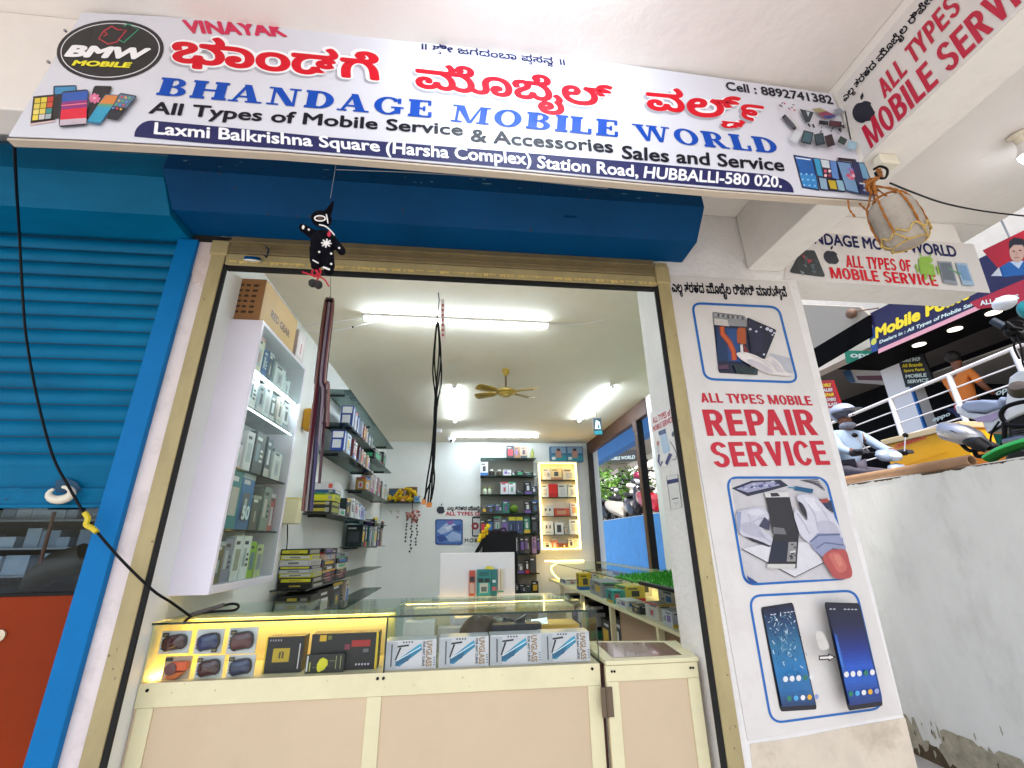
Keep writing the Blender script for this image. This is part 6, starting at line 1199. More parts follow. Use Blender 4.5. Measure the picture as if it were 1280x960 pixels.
b.tube(smooth_path([U(399, 281, 1, 1.168), U(407, 283, 1, 1.167), U(414, 289, 1, 1.168), U(418, 294, 1, 1.171)]), .0022, 6)
c = U(400, 273, 1, 1.169); b.tube([c + Vector((.016 * cos(a_ * pi / 8), 0, .010 * sin(a_ * pi / 8))) for a_ in range(17)], .0022, 6); b.tube([U(408, 268, 1, 1.172), U(410, 279, 1, 1.171)], .002, 6)
b.build('white_marks', dl, smooth=True)
MB(mat('eye_brown', '5A3A30', .4)).ball(U(400, 273, 1, 1.171), (.008, .004, .005), 10, 6).build('eye', dl, smooth=True)
MB(mat('tongue_red', 'B81838', .5)).ball(U(411.5, 292.5, 1, 1.166), (.006, .004, .011), 10, 8).build('tongue', dl, smooth=True)
RT_ = mat('red_thread', 'B8142C', .7)
b = MB(RT_)
for p in ([(394, 334), (390, 340), (393, 346), (397, 340), (394, 336)], [(398, 334), (401, 340), (397, 346), (392, 344)], [(394, 338), (399, 344), (395, 352)], [(398, 345), (406, 350), (411, 358)], [(392, 345), (384, 342), (378, 340)]): b.tube(smooth_path([U(*q, 1, 1.2) for q in p]), .0025, 6)
b.build('red_thread', dl, smooth=True)
b = MB(mat('dark_pod', '1C1A14', .7, var=.3)); b.ball(U(391, 354, 1, 1.2), (.013, .013, .013), 12, 8); b.ball(U(398, 356, 1, 1.2), (.012, .012, .014), 12, 8); b.build('dark_pod', dl, smooth=True)
b = MB(mat('thin_thread', '6C7078', .6)).tube(smooth_path([U(420, 212, 1, 1.11), U(520, 216, 1, 1.11), U(640, 224, 1, 1.11), U(760, 236, 1, 1.11)]), .0014, 5); tag(b.build('thin_wire', smooth=True), 'thin wire slung under the long shop signboard', 'wire')

# white stone in a rope net
ROPE = mat('orange_rope', 'A8661E', .7, var=.3, vscale=60, bump=.5, bscale=150); ROPE2 = mat('straw_rope', 'C8A85C', .7, var=.3, vscale=60)
sn = thing('hanging_stone', 'white stone in an orange rope net hanging from the portico beam', 'stone', (1.35, 1.0, .9))
sc_ = U(1122, 278, 1, 1.0); b = MB(mat('chalky_stone', 'A69C90', .9, var=.2, vscale=14, bump=.5, bscale=30, dirt='7E6E5C', dscale=16, damt=.5))
pr = [(.03, -.085), (.048, -.08), (.056, -.055), (.061, 0), (.058, .05), (.048, .075), (.026, .084), (.001, .085)]
b.lathe(sc_, [(.001, -.086)] + pr, 20, (-.16, 0, 1)); st_ = b.build('stone', sn, smooth=True)
for v_ in st_.data.vertices:
    d = Vector(v_.co) - sc_; v_.co = sc_ + d * (1 + .05 * sin(d.x * 60 + 1) * cos(d.z * 45 + d.y * 30))
q = Vector((0, 0, 1)).rotation_difference(Vector((-.16, 0, 1)))
def twist(pts, r, m1, name, parent):
    pts = smooth_path(pts, 6); b = MB(m1)
    for ph_ in (0, pi):
        o = []
        for i, p in enumerate(pts):
            t = (pts[min(i + 1, len(pts) - 1)] - pts[max(i - 1, 0)]).normalized(); x = t.orthogonal().normalized(); y = t.cross(x); a_ = i * 1.1 + ph_
            o.append(p + (x * cos(a_) + y * sin(a_)) * r * .6)
        b.tube(o, r * .75, 6)
    return b.build(name, parent, smooth=True)
ring = lambda z, r, k=.0: [sc_ + q @ Vector((r * cos(2 * pi * i / 16), r * sin(2 * pi * i / 16), z + k * (i % 2))) for i in range(17)]
topk = sc_ + q @ Vector((-.02, 0, .15))
for a_ in range(6):
    an = a_ * pi / 3 + .3; twist([topk] + [sc_ + q @ Vector((r * cos(an), r * sin(an), z)) for r, z in ((.04, .10), (.053, .078), (.063, .02), (.062, -.05))], .0026, ROPE, 'rope', sn)
twist(ring(-.062, .061, .02), .0024, ROPE2, 'rope', sn); twist(ring(-.083, .044), .0024, ROPE2, 'rope', sn); twist(ring(.095, .03), .003, ROPE, 'rope', sn)
for a_ in range(6):
    an = a_ * pi / 3 + .3; twist([sc_ + q @ Vector((r * cos(an + d), r * sin(an + d), z)) for r, z, d in ((.062, -.05, 0), (.055, -.075, .25), (.044, -.085, .5))], .002, ROPE2, 'rope', sn)
for k in range(3): twist([topk + Vector((.008 * cos(k * 2.1), .008 * sin(k * 2.1), -.03)), topk + Vector((.01 * cos(k * 2.1 + 1), .01 * sin(k * 2.1 + 1), .02)), U(1098 + 2 * k, 222, 1, 1.02), U(1096 + 2 * k, 212, 1, 1.04)], .0036, ROPE, 'rope', sn)
b = MB(ROPE)
for k in range(7): a_ = k * .9; b.tube(smooth_path([topk + Vector((.016 * cos(a_ + t), .016 * sin(a_ + t), -.012 + k * .005 + .004 * t)) for t in (0, 1, 2, 3)]), .0035, 6)
b.build('knot', sn, smooth=True)
for p in ([(1060, 250), (1062, 262), (1069, 271), (1066, 268)], [(1074, 254), (1082, 262), (1090, 268), (1097, 268)]): twist([U(*q_, 1, 1.06) for q_ in p], .0024, ROPE, 'rope_end', sn)
jb = thing('cable_clamp', 'white cable clamp with looped black wire under the beam by the hanging stone', 'clamp', (1.44, 1.04, 1.25))
rail((1.43, 1.03, 1.23), (1.50, 1.06, 1.272), mat('ivory_plastic', 'E4DCC8', .3), 'clamp_body', jb, .004)
MB(BLACK).tube(smooth_path([U(1092, 212, 1, 1.03), U(1100, 208, 1, 1.01), U(1109, 212, 1, 1.0), U(1107, 222, 1, 1.0), U(1098, 222, 1, 1.01), U(1094, 216, 1, 1.02)]), .004, 6).build('wire_loop', jb, smooth=True)
MB(BLACK).tube(smooth_path([U(1113, 229, 1, 1.03), U(1140, 240, 1, 1.1), U(1180, 254, 1, 1.2), U(1230, 264, 1, 1.3), U(1290, 271, 1, 1.35)]), .0035, 6).build('cord', jb, smooth=True)

# long bundle of straps hanging left in the opening
lb2 = thing('cable_bundle', 'long bundle of striped maroon and silver cables hanging left in the shop', 'cables', (-.66, 2.0, 1.14))
MB(mat('thin_thread', '6C7078', .6)).tube([(-.70, 2.0, 1.36), U(413, 378, 1, 2.0)], .0015, 5).build('string', lb2)
BC = ['2A2630', '4A1A2C', '7C7884', '24202A', '5C4A54', '3C1C30', '9C9494', '2C2832', '5C1C34', '6A3C34', '1C1A20', '7C6C78', '38305C', '7A4A44']
tp = U(412, 377, 1, 2.0)
for i in range(14):
    a_ = 2 * pi * i / 14; r = .02 if i % 2 else .011; o = Vector((r * cos(a_), r * sin(a_) * .7, 0))
    zb = .16 + rnd.uniform(0, .38) if i % 3 else .13; bot = Vector((tp.x + .035 + o.x * 1.5 + rnd.uniform(-.014, .014), 2.0 + o.y * 1.3, zb))
    P = [tp + o * .2 + Vector((0, 0, .004)), tp + o + Vector((0, 0, -.02)), tp + o * 1.1 + Vector((.01, 0, -.4)), (tp + o * 1.2 + bot) / 2 + Vector((.004 * (i % 3), 0, -.12)), bot]
    MB(mat('cable_' + BC[i], BC[i], .35, spec=.6)).tube(smooth_path(P, 6), .0065, 6).build('cable', lb2, smooth=True)
MB(BLACK).lathe(tp + Vector((0, 0, -.012)), [(.021, 0), (.023, .012), (.014, .024), (.001, .026)], 14).build('cable_tie', lb2, smooth=True)

# black data cables hanging in the middle
mb_ = thing('cable_bundle', 'black charging cables with orange tips hanging in the middle of the shop', 'cables', (-.16, 2.2, 1.3))
MB(BLACK).tube([U(548, 366, 1, 2.25), U(549, 376, 1, 2.2), U(546, 402, 1, 2.2)], .003, 6).build('hook', mb_, smooth=True)
for pts in ([(546, 402), (541, 460), (544, 500), (540, 560), (534, 600), (531, 625)], [(547, 402), (549, 440), (543, 510), (543, 560), (538, 600), (535, 628)], [(548, 402), (551, 450), (545, 500), (541, 570), (540, 605), (538, 628)], [(546, 404), (543, 450), (546, 495), (541, 560), (543, 598), (539, 625)], [(547, 403), (552, 470), (546, 510), (542, 585), (533, 615), (530, 624)]):
    MB(BLACK).tube(smooth_path([U(x, y, 1, 2.2 + rnd.uniform(-.012, .012)) for x, y in pts]), .0045, 6).build('cable', mb_, smooth=True)
for x, y in ((531, 627), (535, 630), (538.5, 630), (529.5, 626)): 
    MB(mat('orange_tip', 'D8842A', .4)).tube([U(x, y - 2, 1, 2.2), U(x - .8, y + 4, 1, 2.2)], .0065, 8).build('plug', mb_, smooth=True)
b = MB(col('D8CCC8')); P = [U(551, 374, 1, 2.19), U(555, 374, 1, 2.19), U(557, 424, 1, 2.19), U(554, 428, 1, 2.19), U(551, 424, 1, 2.19)]; b.prism(P, (0, .004, 0)); b.m(col('A83848'))
for k in range(7): y = 380 + k * 6.2; b.poly([U(552.2, y, 1, 2.1893), U(554.6, y, 1, 2.1893), U(554.8, y + 3, 1, 2.1893), U(552.4, y + 3, 1, 2.1893)])
tag(b.build('sachet_strip'), 'narrow white strip of red printed sachets hanging beside the black cables', 'sachets')
# ------------------------------------------------------------------ the street beyond the parapet
def skin_body(name, m, joints, edges, parent, sub=2):
    """one continuous tapered surface grown over a skeleton; joints = (position, radius x, radius y)"""
    me = bpy.data.meshes.new(name); me.from_pydata([j[0] for j in joints], edges, []); o = bpy.data.objects.new(name, me); C.objects.link(o)
    sk = o.modifiers.new('skin', 'SKIN'); sk.use_smooth_shade = True
    for i, j in enumerate(joints): me.skin_vertices[0].data[i].radius = (j[1], j[2] if len(j) > 2 else j[1])
    me.skin_vertices[0].data[0].use_root = True
    ss = o.modifiers.new('subsurf', 'SUBSURF'); ss.levels = sub; ss.render_levels = sub
    me.materials.append(m)
    if parent: adopt(o, parent)
    return o
TYRE = mat('tyre_rubber', '18181A', .8); CHROME = mat('chrome', 'C8C8CC', .3, metal=.8); SEAT = mat('seat_vinyl', '1A1A1C', .6)
def wheel(t, c, r, wd, side):
    """wheel > tyre and rim; side = the axle direction"""
    w_ = MB(CHROME).lathe(Vector(c) - Vector(side) * wd * .3, [(r * .18, 0), (r * .2, wd * .3), (r * .18, wd * .6)], 14, side).build('wheel', t, smooth=True)
    ty = MB(TYRE); n, k = 26, 10; c = Vector(c); s = Vector(side).normalized(); x = Vector((0, 0, 1)); y = s.cross(x); vs = []
    for i in range(n):
        a_ = 2 * pi * i / n; d = x * cos(a_) + y * sin(a_)
        for j in range(k): b_ = 2 * pi * j / k; vs.append(c + d * (r * .84 + r * .16 * cos(b_)) + s * (wd / 2 * sin(b_)))
    ty.add(vs, [(i * k + j, ((i + 1) % n) * k + j, ((i + 1) % n) * k + (j + 1) % k, i * k + (j + 1) % k) for i in range(n) for j in range(k)]); ty.build('tyre', t, smooth=True).parent = w_
    rm = MB(STEEL)
    for i in range(5): a_ = 2 * pi * i / 5; d = x * cos(a_) + y * sin(a_); rm.tube([c + d * r * .18, c + d * r * .7], r * .05, 6)
    rm.build('rim', t, smooth=True).parent = w_
def scooter(label, loc, fwd, paint, group=None):
    f = Vector(fwd).normalized(); s = Vector((-f.y, f.x, 0)); o = Vector(loc); P = lambda a_, b_, c_: o + f * a_ + s * b_ + Vector((0, 0, c_))
    t = thing('scooter', label, 'scooter', loc, group)
    wheel(t, P(.62, 0, .22), .22, .09, s); wheel(t, P(-.62, 0, .22), .22, .09, s)
    def loft(rings, m, name):
        mb = MB(m); n = len(rings[0]); mb.add([p for r in rings for p in r], [(i * n + j, i * n + (j + 1) % n, (i + 1) * n + (j + 1) % n, (i + 1) * n + j) for i in range(len(rings) - 1) for j in range(n)] + [tuple(range(n))[::-1], tuple(range((len(rings) - 1) * n, len(rings) * n))])
        ob = mb.build(name, t, smooth=True); ss = ob.modifiers.new('s', 'SUBSURF'); ss.levels = 1; ss.render_levels = 1; return ob
    ring = lambda a_, w_, z0, z1: [P(a_, -w_, z0 + .05), P(a_, -w_ * .8, z1), P(a_, w_ * .8, z1), P(a_, w_, z0 + .05), P(a_, w_ * .7, z0), P(a_, -w_ * .7, z0)]
    loft([ring(-.86, .05, .58, .68), ring(-.7, .14, .45, .74), ring(-.4, .18, .32, .72), ring(-.12, .17, .26, .64), ring(0, .14, .2, .36)], paint, 'body')
    loft([ring(-.05, .16, .2, .27), ring(.3, .16, .2, .27)], mat('dark_plastic', '222226', .5), 'footboard')
    loft([ring(-.78, .08, .72, .78), ring(-.5, .13, .71, .80), ring(-.15, .11, .63, .74)], SEAT, 'seat')
    ap = lambda a_, w_, z: [P(a_ - .04, -w_, z), P(a_ + .03, -w_ * .6, z), P(a_ + .06, 0, z), P(a_ + .03, w_ * .6, z), P(a_ - .04, w_, z), P(a_ - .07, 0, z)]
    loft([ap(.30, .17, .25), ap(.38, .19, .45), ap(.36, .18, .7), ap(.3, .13, .88)], paint, 'front_apron')
    loft([ap(.28, .17, .88), ap(.27, .2, .96), ap(.24, .13, 1.03)], paint, 'handlebar_cowl')
    loft([ring(.42, .06, .38, .44), ring(.6, .07, .44, .5), ring(.82, .05, .3, .38)], paint, 'front_fender')
    MB(mat('lamp_lens', 'DCE4E8', .1, coat=.5)).ball(P(.32, 0, .93), (.06, .06, .05), 12, 8).build('headlight', t, smooth=True)
    for d in (-1, 1):
        MB(BLACK).tube([P(.22, .12 * d, .98), P(.2, .33 * d, 1.0)], .017, 8).build('grip', t, smooth=True)
        mr = MB(CHROME).tube([P(.24, .2 * d, 1.0), P(.22, .28 * d, 1.16)], .006, 6); mr.m(BLACK).ball(P(.22, .29 * d, 1.18), (.04, .012, .026), 10, 8); mr.build('mirror', t, smooth=True)
    MB(mat('lamp_red', 'A81818', .2)).ball(P(-.86, 0, .62), (.03, .05, .03), 10, 6).build('tail_light', t, smooth=True)
    return t, P
WPAINT = mat('white_vehicle_paint', 'E4E8EE', .25, coat=.6); BPAINT = mat('black_vehicle_paint', '16161A', .2, coat=.7); RPAINT = mat('red_vehicle_paint', '9C1C2C', .25, coat=.6)

# rider passing on a white scooter
sct, P = scooter('pale blue white scooter passing on the road under its helmeted rider', (4.5, 4.42, -.15), (-.05, -1, 0), mat('bluish_white_paint', '8894AA', .3, coat=.5))
pr_ = thing('person', 'rider in white shirt and grey trousers with a pale helmet on the moving scooter', 'person', P(-.32, 0, .78))
SKINM = mat('brown_skin', '7A4A34', .55); SHIRT = mat('pale_blue_shirt', '94A8BE', .75, var=.06, vscale=12, bump=.2, bscale=18); TROU = mat('grey_trousers', '4A4652', .8, var=.1, vscale=10)
hip, ch, nk, hdp = P(-.32, 0, .84), P(-.22, 0, 1.24), P(-.2, 0, 1.36), P(-.17, 0, 1.50)
J = [(hip, .10), (P(-.27, 0, 1.05), .095), (ch, .10), (nk, .05), (hdp, .085)]; E_ = [(0, 1), (1, 2), (2, 3), (3, 4)]
def limb(side):
    k = len(J); J.extend([(P(-.22, .17 * side, 1.28), .05), (P(-.05, .25 * side, 1.08), .04), (P(.16, .25 * side, 1.0), .03), (P(.23, .25 * side, 1.0), .026), (P(-.28, .1 * side, .82), .08), (P(.12, .16 * side, .74), .062), (P(.1, .17 * side, .36), .045), (P(.2, .17 * side, .3), .035)])
    E_.extend([(2, k), (k, k + 1), (k + 1, k + 2), (k + 2, k + 3), (0, k + 4), (k + 4, k + 5), (k + 5, k + 6), (k + 6, k + 7)])
limb(1); limb(-1)
skin_body('body', SKINM, J, E_, pr_)
Js = [(hip + Vector((0, 0, .04)), .115, .14), (P(-.27, 0, 1.05), .105, .13), (ch, .11, .14), (P(-.2, 0, 1.34), .06)]; Es = [(0, 1), (1, 2), (2, 3)]
for sd_ in (1, -1): k = len(Js); Js += [(P(-.22, .18 * sd_, 1.28), .06), (P(-.05, .255 * sd_, 1.08), .05), (P(.1, .255 * sd_, 1.01), .04)]; Es += [(2, k), (k, k + 1), (k + 1, k + 2)]
skin_body('shirt', SHIRT, Js, Es, pr_)
Jt = [(hip, .14, .16)]; Et = []
for sd_ in (1, -1): k = len(Jt); Jt += [(P(-.26, .1 * sd_, .83), .10), (P(.12, .16 * sd_, .75), .08), (P(.1, .17 * sd_, .40), .06)]; Et += [(0, k), (k, k + 1), (k + 1, k + 2)]
skin_body('trousers', TROU, Jt, Et, pr_)
hm = MB(mat('pale_helmet', '9CA6BC', .3, coat=.4)); R_ = Matrix.Rotation(0, 3, 'Z'); hm.ball(hdp + Vector((0, .01, .045)), (.125, .15, .115), 18, 10); 
hmo = hm.build('helmet', pr_, smooth=True)
bm = bmesh.new(); bm.from_mesh(hmo.data); bmesh.ops.delete(bm, geom=[v for v in bm.verts if v.co.z < hdp.z + .035 and v.co.y < hdp.y + .02 or v.co.z < hdp.z - .05], context='VERTS'); bm.to_mesh(hmo.data); bm.free(); so2 = hmo.modifiers.new('solid', 'SOLIDIFY'); so2.thickness = .012
MB(mat('helmet_visor', '4A5060', .15)).prism([P(-.05, -.11, 1.548), P(.04, -.06, 1.54), P(.04, .06, 1.54), P(-.05, .11, 1.548)], (0, 0, .012)).build('visor', pr_, bevel=.002)
MB(mat('face_mask', '8A8E98', .8)).ball(P(-.165, 0, 1.385), (.085, .085, .045), 14, 10).build('mask', pr_, smooth=True)
b = MB(BLACK)
for sd_ in (.035, -.035): b.ball(P(-.085, sd_, 1.50), .009, 8, 6)
b.build('eyes', pr_, smooth=True)
for sd_ in (1, -1):
    b = MB(mat('dark_glove', '2A2A32', .7)); g0 = P(.2, .25 * sd_, 1.0); b.tube([P(.08, .255 * sd_, 1.01), g0], [.038, .036], 10); b.ball(g0, (.04, .045, .03), 10, 8)
    for q_ in range(4): b.tube([g0 + Vector((0, -.01, .012)) + Vector((.018 * (q_ - 1.5), 0, 0)), g0 + Vector((.018 * (q_ - 1.5), -.05, .008)), g0 + Vector((.018 * (q_ - 1.5), -.055, -.022))], .009, 6)
    b.tube([g0 + Vector((-.03 * sd_, .01, 0)), g0 + Vector((-.035 * sd_, -.03, -.02))], .010, 6); b.build('glove', pr_, smooth=True)
    b = MB(mat('dark_shoe', '26221E', .6)); b.tube([P(.08, .17 * sd_, .305), P(.16, .17 * sd_, .30), P(.27, .17 * sd_, .285)], [.045, .048, .03], 10, flat=.7); b.build('shoe', pr_, smooth=True)

# white motorcycle parked behind the parapet (rear towards us)
mt = thing('motorcycle', 'white motorcycle with silver muffler parked right behind the concrete wall', 'motorcycle', (3.75, 2.6, -.15))
B = lambda x, y, d=3.72: U(1130 + x / 4.364, 380 + y / 4.364, 0, d)
def slab3(pts, d, th, m, name, bev=.012):
    o = MB(m).prism([B(x, y, d) for x, y in pts], (th, 0, 0)).build(name, mt, bevel=bev, seg=3); return o
slab3([(270, 555), (300, 545), (350, 590), (440, 600), (545, 555), (570, 400), (610, 370), (720, 330), (740, 560), (560, 640), (500, 700), (450, 710), (420, 640), (330, 620), (285, 595)], 3.66, .15, WPAINT, 'body_fairing', .014)
slab3([(295, 560), (330, 530), (420, 522), (500, 530), (520, 500), (545, 520), (520, 570), (440, 592), (340, 588)], 3.64, .19, mat('blue_grey_seat', '9AA8C4', .5), 'seat', .02)
slab3([(380, 625), (470, 600), (545, 575), (560, 585), (480, 640), (400, 645)], 3.655, .005, mat('violet_decal', 'B8A8D0', .35), 'decal', .001)
mf = MB(CHROME); mf.tube([B(215, 690, 3.6), B(222, 690, 3.6), B(330, 715, 3.6), B(395, 735, 3.62), B(440, 760, 3.64), B(520, 790, 3.7)], [.062, .068, .075, .06, .035, .022], 16); mf.build('muffler', mt, smooth=True)
MB(mat('black_heat_shield', '1A1A1E', .4)).tube([B(330, 740, 3.58), B(400, 760, 3.58), B(460, 790, 3.6)], [.03, .05, .035], 12).build('heat_shield', mt, smooth=True)
MB(mat('dark_triangle', '26262C', .4)).poly([B(240, 690, 3.527), B(300, 708, 3.524), B(262, 690, 3.526)]).build('muffler_vent', mt)
en = MB(mat('engine_black', '1E1E22', .5, metal=.3)); en.box((3.66, 2.25, -.1), (3.9, 2.62, .42)); en.lathe((3.65, 2.45, .45), [(.10, 0), (.10, .06), (.06, .09)], 18, (-1, 0, 0)); eno = en.build('engine', mt, bevel=.02)
for pts in ([(545, 640), (530, 600), (560, 560), (640, 535), (720, 530)], [(540, 650), (590, 665), (720, 668)], [(550, 650), (548, 720), (540, 790)], [(310, 760), (360, 800), (440, 790), (540, 780)], [(380, 780), (400, 830), (480, 820)]): MB(BLACK).tube(smooth_path([B(*p, 3.6) for p in pts]), .014, 8).build('crash_guard', mt, smooth=True)
MB(mat('brown_cap', '4A4038', .4)).lathe(B(636, 485, 3.58), [(.05, 0), (.055, .03), (.04, .07)], 16, (-.6, -.4, .5)).build('peg_cap', mt, smooth=True)
MB(STEEL).tube([B(560, 760, 3.6), B(640, 740, 3.6), B(700, 740, 3.6)], .035, 12).build('exhaust_pipe', mt, smooth=True)
for y, z in ((2.95, .15), (1.75, .15)): wheel(mt, (3.76, y, z), .29, .12, (1, 0, 0))
MB(BLACK).tube(smooth_path([B(485, 92, 3.62), B(520, 110, 3.62), B(580, 140, 3.65), B(660, 160, 3.72), B(720, 150, 3.8)]), .016, 8).build('handlebar', mt, smooth=True)
MB(mat('rubber_grip', '1A2A3C', .6)).tube([B(482, 90, 3.62), B(550, 125, 3.63)], .024, 10).build('grip', mt, smooth=True)
b = MB(BLACK); b.tube([B(560, 100, 3.62), B(600, 130, 3.62), B(650, 140, 3.65)], .012, 6); b.ball(B(580, 155, 3.64), .035, 10, 8); b.ball(B(640, 175, 3.7), .05, 12, 8); b.build('lever', mt, smooth=True)
b = MB(BLACK)
for pts in ([(600, 150), (640, 240), (650, 330), (690, 380)], [(620, 160), (600, 230), (630, 300)], [(520, 640), (480, 700), (470, 760)], [(560, 120), (610, 90), (680, 110)]): b.tube(smooth_path([B(*p, 3.645) for p in pts]), .006, 6)
b.build('cable', mt, smooth=True)
slab3([(560, 560), (740, 520), (740, 780), (560, 790)], 3.67, .12, mat('engine_dark', '141416', .6), 'engine_cover', .02)
b = MB(mat('fin_grey', '6A6A70', .4, metal=.6))
for k in range(7): b.prism([B(x, y, 3.655) for x, y in [(590, 690 + k * 12), (720, 670 + k * 12), (720, 675 + k * 12), (590, 695 + k * 12)]], (.02, 0, 0))
b.build('cooling_fins', mt)
MB(mat('lamp_red', 'A81818', .2)).prism([B(x, y, 3.67) for x, y in [(268, 552), (285, 548), (292, 575), (276, 585)]], (.12, 0, 0)).build('tail_light', mt, bevel=.008)
slab3([(455, 700), (560, 640), (560, 655), (470, 712)], 3.652, .006, mat('dark_plastic', '222226', .5), 'trim', .001)
# other two-wheeler pieces at the frame's right edge, both parts of a second bike that stands nearer
m2 = thing('motorcycle', 'bright green motorcycle of which the fender and teal mirror show at the right edge', 'motorcycle', (3.45, 2.1, -.15))
MB(mat('bright_green_paint', '128C2C', .3, coat=.6)).tube(smooth_path([B(455, 850, 3.42), B(520, 810, 3.42), B(600, 778, 3.42), B(700, 752, 3.42), B(800, 760, 3.42), B(880, 830, 3.42), B(920, 980, 3.42)]), [.02] + [.05] * 29 + [.03], 12, flat=.6).build('front_fender', m2, smooth=True)
wheel(m2, (3.42, 2.16, .15), .29, .1, (1, 0, 0)); wheel(m2, (3.42, .95, .15), .29, .11, (1, 0, 0))
b = MB(mat('green_tank', '148C2C', .3, coat=.6)); b.ball((3.42, 1.65, .62), (.14, .3, .13), 16, 10); b.build('tank', m2, smooth=True); MB(SEAT).ball((3.42, 1.2, .64), (.13, .36, .07), 14, 8).build('seat', m2, smooth=True)
MB(mat('engine_black', '1E1E22', .5)).box((3.32, 1.35, .05), (3.52, 1.8, .5)).build('engine', m2, bevel=.02)
b = MB(STEEL); b.tube([(3.42, 2.16, .15), (3.42, 1.95, .8)], .025, 8); b.build('fork', m2, smooth=True); MB(BLACK).tube([(3.15, 1.85, .95), (3.42, 1.92, .86), (3.7, 1.85, .95)], .015, 8).build('handlebar', m2, smooth=True)
b = MB(STEEL); b.tube([(3.18, 1.87, .95), B(662, 110, 3.45)], .008, 6); b.m(mat('teal_shell', '1E8C94', .35)).ball(B(668, 30, 3.45), (.035, .045, .06), 14, 10); b.build('mirror', m2, smooth=True)
hw = MB(WPAINT).ball(B(548, -5, 3.7), (.05, .07, .05), 14, 10); tag(hw.build('mirror', smooth=True), 'white rounded mirror shell above the motorcycle handlebar', 'mirror')
# rolled brown tube lying on the parapet
tb = thing('cardboard_tube', 'brown cardboard tube lying along the top of the concrete wall', 'tube', (3.06, 2.7, .4))
A_, Z_ = Vector((3.06, 3.45, .388 + .034)), Vector((3.06, 2.335, .388 + .036)); 
b = MB(mat('brown_card', 'A88464', .75, var=.15, vscale=10)); n = 18; vs = []
for p in (A_, Z_, Z_, A_):
    r = .034 if len(vs) < 2 * n else .027
    for i in range(n): a_ = 2 * pi * i / n; vs.append(p + Vector((r * cos(a_), 0, r * sin(a_))))
b.add(vs, [(k * n + i, k * n + (i + 1) % n, ((k + 1) % 4) * n + (i + 1) % n, ((k + 1) % 4) * n + i) for k in range(4) for i in range(n)]); b.build('tube_body', tb, smooth=True)
# yellow barrier on the road
yb = thing('road_barrier', 'bright yellow road barrier with red lettering behind the scooter rider', 'barrier', (5.25, 4.4, -.15))
YM = mat('barrier_yellow', 'E8A80C', .45, var=.06)
MB(YM).box((5.2, 3.95, -.149), (5.55, 4.85, 1.06)).build('panel', yb, bevel=.01); MB(mat('barrier_cream', 'C8B48C', .5)).box((5.18, 3.93, 1.061), (5.57, 4.87, 1.13)).build('top_rail', yb, bevel=.01)
MB(mat('barrier_orange', 'C8781C', .5)).box((5.21, 3.6, -.149), (5.54, 3.949, .8)).build('side_panel', yb, bevel=.01)
yp = Plane(0, 5.199, (-1, 0, 0)); 
a = Art(yp, .002, .001); a.poly([(1119, 556), (1158, 543), (1158, 548), (1119, 561)], 'E8783C'); a.line([(1120, 585), (1185, 565)], .8, 'D89018'); a.line([(1130, 592), (1188, 575)], .8, 'D89018'); a.build('print', yb)
text(yb, 'ROAD SAFETY'.replace('ROAD SAFETY', 'TRAFFIC'), mat('print_brick', 'C83C28', .5), yp, (1122, 559.5), (1156, 547.5), (1122, 556), bold=.03, lift=.006)

# railing of the raised shops across the road
rl = thing('railing', 'white pipe railing along the raised shops across the road', 'railing', (7, 6, 1.0))
RM = mat('white_rail_paint', 'E8E4E4', .35)
for k in range(5):
    o = Vector((0, 0, -.21 * k)); P0, P1 = U(1000, 545, 0, 7.0), U(1280, 430, 0, 7.0); d = (P1 - P0); P0 = P0 - d * .4; P1 = P1 + d * .6
    MB(RM).tube([P0 + o, P1 + o], .027 if k == 0 else .011, 8).build('rail', rl, smooth=True)
P0, P1 = U(1000, 545, 0, 7.0), U(1280, 430, 0, 7.0)
for px_, py_ in ((1113, 499), (1186, 469), (1266, 436), (1050, 525)):
    p = U(px_, py_, 0, 7.0); MB(RM).tube([p, Vector((p.x, p.y, .98))], .036 if px_ != 1050 else .016, 10).build('post', rl, smooth=True)

# the row of shops across the road
bl = thing('shop_building', 'row of small mobile shops across the road behind the white railing', 'building', (8.5, 6, 1.0))
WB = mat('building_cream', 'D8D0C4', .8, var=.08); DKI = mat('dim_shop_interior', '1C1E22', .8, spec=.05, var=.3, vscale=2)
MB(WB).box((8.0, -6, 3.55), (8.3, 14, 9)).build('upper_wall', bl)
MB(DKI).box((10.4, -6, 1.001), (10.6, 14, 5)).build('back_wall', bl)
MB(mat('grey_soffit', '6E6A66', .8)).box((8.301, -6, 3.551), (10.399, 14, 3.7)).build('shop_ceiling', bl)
for y0, y1 in ((6.62, 7.05), (9.4, 9.8), (2.2, 2.6), (-2, -1.6)):
    p = MB(mat('pillar_white', 'E4E4E8', .6)).box((7.95, y0, 1.001), (8.25, y1, 3.549)).build('pillar', bl)
    MB(mat('pillar_blue', '2A6CB8', .5)).box((7.945, y0 - .03, 1.001), (8.0, y0 - .001, 3.4)).build('blue_edge', bl).parent = p
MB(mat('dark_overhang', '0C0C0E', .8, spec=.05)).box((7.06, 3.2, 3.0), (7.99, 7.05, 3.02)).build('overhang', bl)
b = MB(emit('downlight', 'FFF4E0', 1.5))
for px_, py_ in ((1150, 434), (1195, 415), (1243, 393)): p = U(px_, py_, 2, 2.99); MB(emit('downlight', 'FFF4E0', 1.5)).lathe((7.5, p.y * 7.5 / p.x, 2.998), [(.09, 0), (.09, -.012), (.001, -.013)], 16).build('downlight', bl)
MB(mat('grey_ceiling', '9A9690', .8)).box((7.995, 3.2, 2.62), (10.39, 6.6, 2.64)).build('shop_ceiling', bl)
